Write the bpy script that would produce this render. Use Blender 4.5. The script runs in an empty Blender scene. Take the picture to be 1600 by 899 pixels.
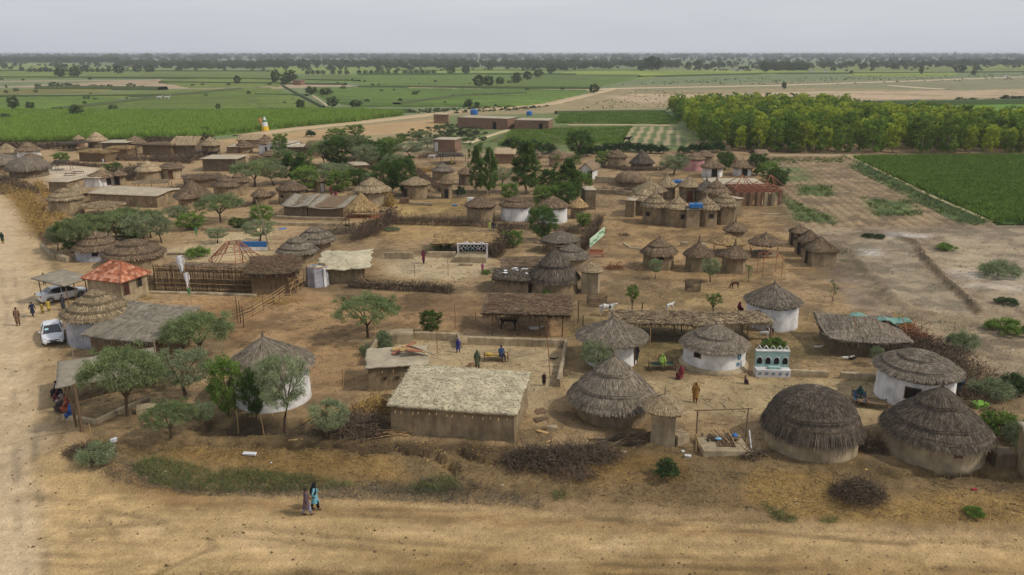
import bpy, math, random
import numpy as np
from mathutils import Vector, Matrix, Euler

random.seed(7)
rng = np.random.default_rng(11)
scene = bpy.context.scene
COL = scene.collection

# ------------------------------------------------------------------ camera
CAM_H = 24.0
PITCH = math.radians(16.43)
FPX = 1244.0                       # focal length in photo pixels (photo 1600 wide)
cam_d = bpy.data.cameras.new("camera")
cam_d.sensor_width = 36.0
cam_d.lens = 36.0 * FPX / 1600.0
cam_d.clip_end = 90000
cam_d.clip_start = 0.5
cam = bpy.data.objects.new("camera", cam_d)
cam.location = (0, 0, CAM_H)
cam.rotation_euler = (math.pi / 2 - PITCH, 0, 0)
COL.objects.link(cam)
scene.camera = cam

# ------------------------------------------------------------------ sky and sun
SUN_EL, SUN_AZ = math.radians(46), math.radians(102)     # azimuth clockwise from +Y: to the right, a little towards the camera
world = bpy.data.worlds.new("World")
scene.world = world
world.use_nodes = True
nt = world.node_tree
bg = nt.nodes["Background"]
sky = nt.nodes.new("ShaderNodeTexSky")
sky.sky_type = 'NISHITA'
sky.sun_disc = False
sky.sun_elevation = SUN_EL
sky.sun_rotation = SUN_AZ
sky.air_density = 1.0
sky.dust_density = 3.0
sky.ozone_density = 1.0
mixw = nt.nodes.new("ShaderNodeMix"); mixw.data_type = 'RGBA'
mixw.inputs[0].default_value = 0.8
mixw.inputs[7].default_value = (8.7, 9.05, 9.8, 1)       # an even veil of thin high cloud
nt.links.new(sky.outputs[0], mixw.inputs[6])
w_tc = nt.nodes.new("ShaderNodeTexCoord"); w_mp = nt.nodes.new("ShaderNodeMapping"); w_mp.inputs["Scale"].default_value = (1, 1, 7)
w_nz = nt.nodes.new("ShaderNodeTexNoise"); w_nz.inputs["Scale"].default_value = 1.7; w_nz.inputs["Detail"].default_value = 6
w_rp = nt.nodes.new("ShaderNodeValToRGB")
w_rp.color_ramp.elements[0].position = .35; w_rp.color_ramp.elements[0].color = (.82, .87, .97, 1)
w_rp.color_ramp.elements[1].position = .68; w_rp.color_ramp.elements[1].color = (1.0, 1.03, 1.08, 1)
w_sc = nt.nodes.new("ShaderNodeVectorMath"); w_sc.operation = 'SCALE'; w_sc.inputs[3].default_value = 9.7
nt.links.new(w_tc.outputs["Generated"], w_mp.inputs[0]); nt.links.new(w_mp.outputs[0], w_nz.inputs["Vector"])
nt.links.new(w_nz.outputs[0], w_rp.inputs[0]); nt.links.new(w_rp.outputs[0], w_sc.inputs[0]); nt.links.new(w_sc.outputs[0], mixw.inputs[7])
nt.links.new(mixw.outputs[2], bg.inputs[0])
bg.inputs[1].default_value = 0.082
sun_d = bpy.data.lights.new("sun", 'SUN')
sun_d.energy = 2.5
sun_d.angle = math.radians(4.0)
sun_d.color = (1.0, 0.93, 0.82)
sun = bpy.data.objects.new("sun", sun_d)
sd = Vector((math.sin(SUN_AZ) * math.cos(SUN_EL), math.cos(SUN_AZ) * math.cos(SUN_EL), math.sin(SUN_EL)))
sun.rotation_euler = sd.to_track_quat('Z', 'Y').to_euler()
sun.location = (40, 60, 60)
COL.objects.link(sun)
scene.view_settings.view_transform = 'Standard'
scene.view_settings.look = 'None'
scene.view_settings.gamma = 1
scene.view_settings.exposure = -0.08
scene.render.film_transparent = False
scene.cycles.use_adaptive_sampling = True
scene.cycles.max_bounces = 5
scene.cycles.volume_bounces = 0

# ------------------------------------------------------------------ numpy noise
def _hash(ix, iy, s):
    h = (ix * 374761393 + iy * 668265263 + s * 974711) & 0xFFFFFFFF
    h = ((h ^ (h >> 13)) * 1274126177) & 0xFFFFFFFF
    return ((h ^ (h >> 16)) & 0xFFFF) / 65535.0
def vnoise(x, y, s=0):
    x = np.asarray(x, float); y = np.asarray(y, float)
    ix = np.floor(x).astype(np.int64); iy = np.floor(y).astype(np.int64)
    fx = x - ix; fy = y - iy
    fx = fx * fx * (3 - 2 * fx); fy = fy * fy * (3 - 2 * fy)
    a = _hash(ix, iy, s); b = _hash(ix + 1, iy, s); c = _hash(ix, iy + 1, s); d = _hash(ix + 1, iy + 1, s)
    return (a * (1 - fx) + b * fx) * (1 - fy) + (c * (1 - fx) + d * fx) * fy
def fbm(x, y, o=4, s=0):
    t = 0; a = 0.5; n = 0
    for k in range(o):
        t = t + a * vnoise(x * 2 ** k, y * 2 ** k, s + k); n += a; a *= 0.5
    return t / n
def sstep(a, b, x):
    t = np.clip((x - a) / (b - a), 0, 1)
    return t * t * (3 - 2 * t)

# ------------------------------------------------------------------ where a point of the photo lies on the ground
CP, SP = math.cos(PITCH), math.sin(PITCH)
def ray(px, py):
    a = (px - 800) / FPX; b = (449.5 - py) / FPX
    return a, CP + b * SP, -SP + b * CP
def flat(px, py, z=0.0):
    dx, dy, dz = ray(px, py)
    t = (z - CAM_H) / dz
    return dx * t, dy * t
def depth(Y, z=0.0): return Y * CP + (CAM_H - z) * SP
def z_at(py, Y):
    dx, dy, dz = ray(800, py)
    return CAM_H + dz * Y / dy
def x_at(px, Y, z=0.0): return (px - 800) / FPX * depth(Y, z)

_bank = [flat(x, y) for x, y in [(-200, 722), (60, 722), (140, 716), (300, 722), (600, 722), (850, 738), (1100, 752), (1300, 762), (1600, 790), (1900, 812)]]
_bx = np.array([p[0] for p in _bank]); _by = np.array([p[1] for p in _bank])
def seg_dist(X, Y, pts):
    d = np.full(np.shape(X), 1e9)
    for (x0, y0), (x1, y1) in zip(pts[:-1], pts[1:]):
        vx, vy = x1 - x0, y1 - y0; L = vx * vx + vy * vy + 1e-9
        t = np.clip(((X - x0) * vx + (Y - y0) * vy) / L, 0, 1)
        d = np.minimum(d, np.hypot(X - x0 - t * vx, Y - y0 - t * vy))
    return d
def fl(pts): return [flat(*p) for p in pts]
_road_x = x_at(95, 48)
CRACKS = [fl([(130, 690), (180, 700), (250, 697), (300, 690), (350, 694), (420, 697), (520, 700), (600, 703)]),
          fl([(525, 712), (562, 710), (585, 700), (615, 698), (650, 707), (690, 715), (712, 728)]),
          fl([(720, 708), (760, 722), (800, 712), (840, 722), (900, 726)]),
          fl([(1370, 738), (1420, 742), (1500, 738), (1580, 748)])]
BUNDS = [(fl([(1310, 385), (1345, 412), (1380, 450), (1420, 485), (1500, 500), (1620, 505)]), .35, .8),
         (fl([(1400, 372), (1432, 380), (1446, 405), (1480, 440), (1512, 468), (1532, 490)]), .4, .7),
         (fl([(1222, 322), (1238, 345), (1262, 358)]), .35, .7),
         (fl([(1320, 244), (1380, 276), (1460, 312), (1545, 352)]), .5, 1.2),
         (fl([(-100, 770), (100, 795), (240, 800)]), .04, .6)]
DITCH = fl([(330, 668), (380, 668), (440, 665), (520, 668)])
def ground_z(X, Y, detail=True):
    X = np.asarray(X, float); Y = np.asarray(Y, float)
    yb = np.interp(X, _bx, _by)
    w = 2.6
    z = -0.95 * (1 - sstep(yb - w, yb + w * .6, Y + 1.0 * (fbm(X * .3, Y * .3, 3, 5) - .5)))
    # the road on the left climbs slowly to the level of the village
    zl = -0.95 * (1 - sstep(44, 62, Y))
    k = 1 - sstep(_road_x - 3, _road_x + 1.5, X + 0 * Y) * 1.0
    k = k * (1 - sstep(60, 75, Y))
    z = z * (1 - k) + zl * k
    z = z + 0.16 * (fbm(X * .12, Y * .12, 3, 9) - .5)
    if detail:
        near = 1 - sstep(180, 260, Y)
        z = z + near * 0.07 * (fbm(X * .9, Y * .9, 3, 21) - .5)
        rough = sstep(yb - 3, yb, Y) * (1 - sstep(yb + 5, yb + 8, Y)) * (1 - k)
        z = z + rough * 0.35 * (fbm(X * .8, Y * .8, 4, 33) - .45)
        for c in CRACKS:
            d = seg_dist(X + .35 * (fbm(X * 1.4, Y * 1.4, 2, 3) - .5), Y + .7 * (fbm(X * 1.2, Y * 1.2, 2, 8) - .5), c)
            z = z - 0.85 * (1 - sstep(.06, .36, d))
        for c, h, wd in BUNDS:
            d = seg_dist(X + .8 * (fbm(X * .6, Y * .6, 2, 3) - .5), Y + 1.0 * (fbm(X * .5, Y * .5, 2, 8) - .5), c)
            z = z + h * (1 - sstep(.1, wd, d))
        z = z - .5 * (1 - sstep(.5, 1.4, seg_dist(X, Y, DITCH)))
    return z
def gz(x, y): return float(ground_z(x, y, False))
def G(px, py):
    z = 0.0
    for _ in range(5):
        x, y = flat(px, py, z); z = gz(x, y)
    return x, y, z

# ------------------------------------------------------------------ materials
def lin(c):
    if isinstance(c, str):
        c = [int(c[i:i + 2], 16) / 255 for i in (0, 2, 4)]
        c = [(v / 12.92 if v <= .04045 else ((v + .055) / 1.055) ** 2.4) for v in c]
    return tuple(c) + (1,) if len(c) == 3 else tuple(c)
MATS = {}
def mat(name, c1, c2=None, scale=2.0, rough=.9, bump=.0, bscale=None, island=0.0, detail=5, metal=0, spec=.25,
        attr=None, stretch=(1, 1, 1), trans=0, c3=None, bdist=.03, objrand=0.0, coat=0, stain=0):
    if name in MATS: return MATS[name]
    m = bpy.data.materials.new(name); m.use_nodes = True
    t = m.node_tree; N = t.nodes; L = t.links
    b = N["Principled BSDF"]
    b.inputs["Roughness"].default_value = rough
    b.inputs["Metallic"].default_value = metal
    b.inputs["Specular IOR Level"].default_value = spec
    if coat: b.inputs["Coat Weight"].default_value = coat
    tc = N.new("ShaderNodeTexCoord"); mp = N.new("ShaderNodeMapping")
    mp.inputs["Scale"].default_value = stretch
    L.new(tc.outputs["Object"], mp.inputs[0])
    nz = N.new("ShaderNodeTexNoise"); nz.inputs["Scale"].default_value = scale; nz.inputs["Detail"].default_value = detail
    nz.inputs["Roughness"].default_value = .65
    L.new(mp.outputs[0], nz.inputs["Vector"])
    c2 = c2 or c1
    rp = N.new("ShaderNodeValToRGB")
    rp.color_ramp.elements[0].position = .32; rp.color_ramp.elements[0].color = lin(c1)
    rp.color_ramp.elements[1].position = .68; rp.color_ramp.elements[1].color = lin(c2)
    if c3:
        e = rp.color_ramp.elements.new(.5); e.color = lin(c3)
    L.new(nz.outputs[0], rp.inputs[0])
    out = rp.outputs[0]
    def mult(a, fac_socket, lo, hi):
        mr = N.new("ShaderNodeMapRange"); mr.inputs[3].default_value = lo; mr.inputs[4].default_value = hi
        L.new(fac_socket, mr.inputs[0])
        v = N.new("ShaderNodeVectorMath"); v.operation = 'SCALE'
        L.new(a, v.inputs[0]); L.new(mr.outputs[0], v.inputs[3])
        return v.outputs[0]
    if attr:
        at = N.new("ShaderNodeAttribute"); at.attribute_name = attr
        v = N.new("ShaderNodeVectorMath"); v.operation = 'MULTIPLY'
        L.new(out, v.inputs[0]); L.new(at.outputs["Color"], v.inputs[1]); out = v.outputs[0]
    if island:
        g = N.new("ShaderNodeNewGeometry")
        out = mult(out, g.outputs["Random Per Island"], 1 - island, 1 + island)
    if objrand:
        oi = N.new("ShaderNodeObjectInfo")
        out = mult(out, oi.outputs["Random"], 1 - objrand, 1 + objrand)
    if stain:
        n2 = N.new("ShaderNodeTexNoise"); n2.inputs["Scale"].default_value = .9; n2.inputs["Detail"].default_value = 6
        L.new(tc.outputs["Object"], n2.inputs["Vector"])
        mr = N.new("ShaderNodeMapRange"); mr.inputs[1].default_value = .4; mr.inputs[2].default_value = .62
        L.new(n2.outputs[0], mr.inputs[0])
        out = mult(out, mr.outputs[0], 1 - stain, 1.0)
    L.new(out, b.inputs["Base Color"])
    if bump:
        bz = N.new("ShaderNodeTexNoise"); bz.inputs["Scale"].default_value = bscale or scale * 3; bz.inputs["Detail"].default_value = 6
        L.new(mp.outputs[0], bz.inputs["Vector"])
        bp = N.new("ShaderNodeBump"); bp.inputs["Strength"].default_value = bump; bp.inputs["Distance"].default_value = bdist
        L.new(bz.outputs[0], bp.inputs["Height"]); L.new(bp.outputs[0], b.inputs["Normal"])
    if trans:
        tl = N.new("ShaderNodeBsdfTranslucent"); L.new(out, tl.inputs[0])
        mx = N.new("ShaderNodeMixShader"); mx.inputs[0].default_value = trans
        L.new(b.outputs[0], mx.inputs[1]); L.new(tl.outputs[0], mx.inputs[2])
        L.new(mx.outputs[0], N["Material Output"].inputs[0])
    MATS[name] = m
    return m

M_mud = mat('mud_plaster', '7f6e54', 'a38f70', 2.6, bump=.7, bscale=7, stain=.35, stretch=(1, 1, .35), detail=8, objrand=.08)
M_mudd = mat('mud_plaster_grey', '655844', '877660', 2.6, bump=.7, bscale=7, stain=.35, stretch=(1, 1, .35), detail=8, objrand=.08)
M_mudl = mat('mud_plaster_pale', '94846a', 'b8a686', 2.6, bump=.7, bscale=7, stain=.35, stretch=(1, 1, .35), detail=8, objrand=.08)
M_white = mat('whitewash', 'cfccc7', 'edebe8', 2.4, bump=.4, bscale=8, stain=.3, stretch=(1, 1, .4), detail=8)
M_grey = mat('grey_wash', '9a9aa0', 'bdbcc0', 2.2, bump=.3, bscale=7, stain=.3)
M_pink = mat('pink_wash', 'b98484', 'cf9a96', 2, bump=.3, stain=.2)
M_brick = mat('brickwork', '7d5f4c', '94765f', 3, bump=.5, bscale=14, stain=.2)
M_dark = mat('dark_opening', (.012, .011, .01), (.03, .027, .023), 4)  # near-black colour for the shade inside openings; also on two dark beds
M_wood = mat('weathered_wood', '5a4634', '7c6650', 5, stretch=(1, 1, .3), bump=.3, objrand=.25)
M_bamb = mat('pale_bamboo', '9a7c50', 'b99a6c', 5, stretch=(1, 1, .3), objrand=.25)
M_redw = mat('red_painted_bamboo', '84513c', '9e6a50', 5, objrand=.25)
M_door = mat('door_board', '6a5238', '80684a', 4, stretch=(4, 4, .5), bump=.2, objrand=.2)
TH = {
 'dark': mat('thatch_dark', '4a4138', '6c6153', 3.5, bump=.8, bscale=22, island=.55, attr='tint', stretch=(1, 1, .5), objrand=.16),
 'grey': mat('thatch_grey', '645a4d', '887c6b', 3.5, bump=.8, bscale=22, island=.55, attr='tint', stretch=(1, 1, .5), objrand=.16),
 'tan': mat('thatch_tan', '88765a', 'aa9676', 3.5, bump=.8, bscale=22, island=.5, attr='tint', stretch=(1, 1, .5), objrand=.16),
 'brown': mat('thatch_brown', '665440', '86725a', 3.5, bump=.8, bscale=22, island=.55, attr='tint', stretch=(1, 1, .5), objrand=.16),
 'gold': mat('thatch_gold', '8e744a', 'b0946a', 3.5, bump=.8, bscale=22, island=.5, attr='tint', stretch=(1, 1, .5), objrand=.16),
}
M_roofmud = mat('mud_straw_roof', 'a3967a', 'c0b394', 2.2, bump=1.0, bscale=7, bdist=.12, island=.0, stain=.25)
M_roofpale = mat('flat_mud_roof', '9a8d77', 'b3a68e', 1.6, bump=.6, bscale=5, stain=.2)
M_twig = mat('dry_twigs', '57483a', '7a6855', 4, island=.45)
M_twigd = mat('dark_brushwood', '4a3f34', '6e5f4e', 4, island=.45)
M_straw = mat('loose_straw', '9b7d48', 'b89a60', 4, island=.4)
M_reed = mat('reed_stalks', '5e4c38', '7c684e', 4, island=.35, stretch=(1, 1, .3))

# ------------------------------------------------------------------ mesh helpers
class MB:
    """collects shapes; build() links them as ONE mesh object"""
    def __init__(s): s.v = []; s.f = []; s.m = []; s.n = 0; s.cm = 0
    def add(s, vs, fs):
        vs = [tuple(v) for v in vs]
        s.f += [tuple(i + s.n for i in f) for f in fs]; s.m += [s.cm] * len(fs)
        s.v += vs; s.n += len(vs); return s
    def box(s, c, size, rot=0, jit=0, tilt=None):
        hx, hy, hz = size[0] / 2, size[1] / 2, size[2] / 2
        R = Matrix.Rotation(rot, 3, 'Z')
        if tilt is not None: R = R @ tilt
        vs = []
        for sx, sy, sz in ((-1,-1,-1),(1,-1,-1),(1,1,-1),(-1,1,-1),(-1,-1,1),(1,-1,1),(1,1,1),(-1,1,1)):
            p = R @ Vector((sx * hx, sy * hy, sz * hz)) + Vector(c)
            if jit: p += Vector((random.uniform(-jit, jit), random.uniform(-jit, jit), random.uniform(-jit, jit)))
            vs.append(p)
        return s.add(vs, [(0,3,2,1),(4,5,6,7),(0,1,5,4),(1,2,6,5),(2,3,7,6),(3,0,4,7)])
    def tube(s, pts, rad, n=6, cap=True):
        pts = [Vector(p) for p in pts]
        if not isinstance(rad, (list, tuple)): rad = [rad] * len(pts)
        vs = []; fs = []
        for i, p in enumerate(pts):
            a = pts[max(i - 1, 0)]; b = pts[min(i + 1, len(pts) - 1)]
            d = (b - a).normalized() if (b - a).length > 1e-6 else Vector((0, 0, 1))
            u = d.orthogonal().normalized() if abs(d.z) > .95 else d.cross(Vector((0, 0, 1))).normalized()
            w = d.cross(u)
            for k in range(n):
                t = 2 * math.pi * k / n
                vs.append(p + (u * math.cos(t) + w * math.sin(t)) * rad[i])
        for i in range(len(pts) - 1):
            for k in range(n):
                k2 = (k + 1) % n
                fs.append((i * n + k, i * n + k2, (i + 1) * n + k2, (i + 1) * n + k))
        if cap:
            fs.append(tuple(range(n))[::-1]); fs.append(tuple((len(pts) - 1) * n + k for k in range(n)))
        return s.add(vs, fs)
    def lathe(s, prof, n=24, c=(0, 0, 0), jit=0, a0=0, arc=2 * math.pi, sx=1, sy=1, cap=True):
        vs = []; fs = []
        for i, (r, z) in enumerate(prof):
            for k in range(n):
                t = a0 + arc * k / n
                q = r * (1 + random.uniform(-jit, jit))
                vs.append((c[0] + q * math.cos(t) * sx, c[1] + q * math.sin(t) * sy, c[2] + z))
        for i in range(len(prof) - 1):
            for k in range(n):
                k2 = (k + 1) % n
                fs.append((i * n + k, i * n + k2, (i + 1) * n + k2, (i + 1) * n + k))
        if cap:
            fs.append(tuple(range(n))[::-1]); fs.append(tuple((len(prof) - 1) * n + k for k in range(n)))
        return s.add(vs, fs)
    def ball(s, c, r, n=8, m=5):
        if not isinstance(r, (list, tuple)): r = (r, r, r)
        prof = [(math.sin(math.pi * i / m) * 1.0, -math.cos(math.pi * i / m)) for i in range(m + 1)]
        vs = []; fs = []
        for i, (q, z) in enumerate(prof):
            for k in range(n):
                t = 2 * math.pi * k / n
                vs.append((c[0] + max(q, .02) * r[0] * math.cos(t), c[1] + max(q, .02) * r[1] * math.sin(t), c[2] + z * r[2]))
        for i in range(m):
            for k in range(n):
                k2 = (k + 1) % n
                fs.append((i * n + k, i * n + k2, (i + 1) * n + k2, (i + 1) * n + k))
        return s.add(vs, fs)
    def mesh(s, name, smooth=False):
        me = bpy.data.meshes.new(name)
        me.from_pydata(s.v, [], s.f)
        if smooth: me.shade_smooth()
        return me
    def build(s, name, material, parent=None, smooth=False, loc=None, rot=None):
        me = s.mesh(name, smooth)
        ms = material if isinstance(material, (list, tuple)) else [material]
        for m in ms: me.materials.append(m)
        if len(ms) > 1: me.polygons.foreach_set('material_index', s.m)
        return obj(name, me, parent, loc, rot)
def obj(name, me, parent=None, loc=None, rot=None):
    o = bpy.data.objects.new(name, me); COL.objects.link(o)
    if parent is not None: o.parent = parent
    if loc is not None: o.location = loc
    if rot is not None: o.rotation_euler = (0, 0, rot) if not isinstance(rot, (tuple, list)) else rot
    return o
def thing(name, label, cat, loc=(0, 0, 0), rot=0, group=None):
    o = bpy.data.objects.new(name, None); o.empty_display_size = .3
    COL.objects.link(o); o.location = loc; o.rotation_euler = (0, 0, rot)
    return tag(o, label, cat, group)
def tag(o, label, cat, group=None):
    o['label'] = label; o['category'] = cat
    if group: o['group'] = group
    return o
def kind(o, k): o['kind'] = k; return o
def copy_tree(o, loc=None, rot=None, scl=None, label=None, parent=None):
    c = o.copy(); COL.objects.link(c)
    if parent is not None: c.parent = parent
    if loc is not None: c.location = loc
    if rot is not None: c.rotation_euler = (0, 0, rot)
    if scl is not None: c.scale = scl if isinstance(scl, (tuple, list)) else (scl,) * 3
    if label: c['label'] = label
    for ch in KIDS.get(o.name, []):
        copy_tree(ch, parent=c)
    return c
KIDS = {}
def own(o, *ch): KIDS.setdefault(o.name, []).extend(ch); return o
def np_mesh(name, V, quads=None, tris=None, tint=None, mats=(), smooth=False):
    """fast mesh from arrays"""
    me = bpy.data.meshes.new(name)
    V = np.asarray(V, np.float32)
    parts = []; tot = []
    if quads is not None and len(quads): parts.append(np.asarray(quads, np.int32).ravel()); tot += [4] * len(quads)
    if tris is not None and len(tris): parts.append(np.asarray(tris, np.int32).ravel()); tot += [3] * len(tris)
    li = np.concatenate(parts); tot = np.array(tot, np.int32)
    me.vertices.add(len(V)); me.vertices.foreach_set('co', V.ravel())
    me.loops.add(len(li)); me.loops.foreach_set('vertex_index', li)
    me.polygons.add(len(tot))
    me.polygons.foreach_set('loop_start', np.concatenate([[0], np.cumsum(tot)[:-1]]).astype(np.int32))
    me.polygons.foreach_set('loop_total', tot)
    if tint is not None:
        a = me.attributes.new('tint', 'FLOAT_COLOR', 'POINT')
        c = np.ones((len(V), 4), np.float32); c[:, :3] = tint if np.ndim(tint) == 2 else np.asarray(tint)[:, None]
        a.data.foreach_set('color', c.ravel())
    for m in mats: me.materials.append(m)
    me.update(calc_edges=True)
    if smooth: me.shade_smooth()
    return me
def blades(P0, P1, w0, w1, side=None):
    """thin two-sided slivers from P0 to P1 as 3-sided prisms cut to 2 faces: V, quads"""
    n = len(P0); d = P1 - P0
    if side is None:
        side = np.cross(d, rng.normal(size=(n, 3)))
    side = side / (np.linalg.norm(side, axis=1, keepdims=True) + 1e-9)
    w0 = np.broadcast_to(w0, (n,))[:, None]; w1 = np.broadcast_to(w1, (n,))[:, None]
    V = np.stack([P0 - side * w0, P0 + side * w0, P1 + side * w1, P1 - side * w1], 1).reshape(-1, 3)
    q = np.arange(n * 4).reshape(-1, 4)
    return V, q
def prisms(P0, P1, r0, r1):
    """straight sticks with a triangular section"""
    n = len(P0); d = P1 - P0; d /= np.linalg.norm(d, axis=1, keepdims=True) + 1e-9
    u = np.cross(d, np.array([.31, .57, .76])); u /= np.linalg.norm(u, axis=1, keepdims=True) + 1e-9
    w = np.cross(d, u); vs = []
    r0 = np.broadcast_to(r0, (n,))[:, None]; r1 = np.broadcast_to(r1, (n,))[:, None]
    for P, r_ in ((P0, r0), (P1, r1)):
        for k in range(3):
            a = 2.0944 * k; vs.append(P + (u * math.cos(a) + w * math.sin(a)) * r_)
    V = np.stack(vs, 1).reshape(-1, 3); b = (np.arange(n) * 6)[:, None]
    q = np.concatenate([b + np.array([[k, (k + 1) % 3, (k + 1) % 3 + 3, k + 3]]) for k in range(3)])
    return V, q
def curved_sticks(P, D, L, r_, bend, rr):
    """each stick made of two bent halves"""
    D = D / (np.linalg.norm(D, axis=1, keepdims=True) + 1e-9)
    m = P + D * L[:, None] * .5 + rr.normal(size=P.shape) * (bend * L)[:, None]
    e = P + D * L[:, None] + rr.normal(size=P.shape) * (bend * L)[:, None]
    V1, q1 = prisms(P, m, r_, r_ * .75); V2, q2 = prisms(m, e, r_ * .75, r_ * .3)
    return np.concatenate([V1, V2]), np.concatenate([q1, q2 + len(V1)])
# ================================================================== THE GROUND: one sheet to the horizon
def inside_poly(X, Y, P):
    ins = np.zeros(np.shape(X), bool)
    n = len(P)
    for i in range(n):
        x0, y0 = P[i]; x1, y1 = P[(i + 1) % n]
        c = ((y0 > Y) != (y1 > Y)) & (X < (x1 - x0) * (Y - y0) / ((y1 - y0) or 1e-9) + x0)
        ins ^= c
    return ins
def zone_mask(X, Y, P, soft):
    P = [flat(*p) for p in P]
    xs = [p[0] for p in P]; ys = [p[1] for p in P]
    m = np.zeros(np.shape(X))
    b = (X > min(xs) - 3 * soft) & (X < max(xs) + 3 * soft) & (Y > min(ys) - 3 * soft) & (Y < max(ys) + 3 * soft)
    x, y = X[b], Y[b]
    if not len(x): return m
    nx = x + soft * 1.6 * (fbm(x / soft * .5, y / soft * .5, 4, 2) - .5)
    ny = y + soft * 1.6 * (fbm(x / soft * .5, y / soft * .5, 4, 7) - .5)
    d = seg_dist(nx, ny, P + [P[0]])
    s = np.where(inside_poly(nx, ny, P), d, -d)
    m[b] = sstep(-soft, soft, s)
    return m
EARTH = 'a08560'
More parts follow.
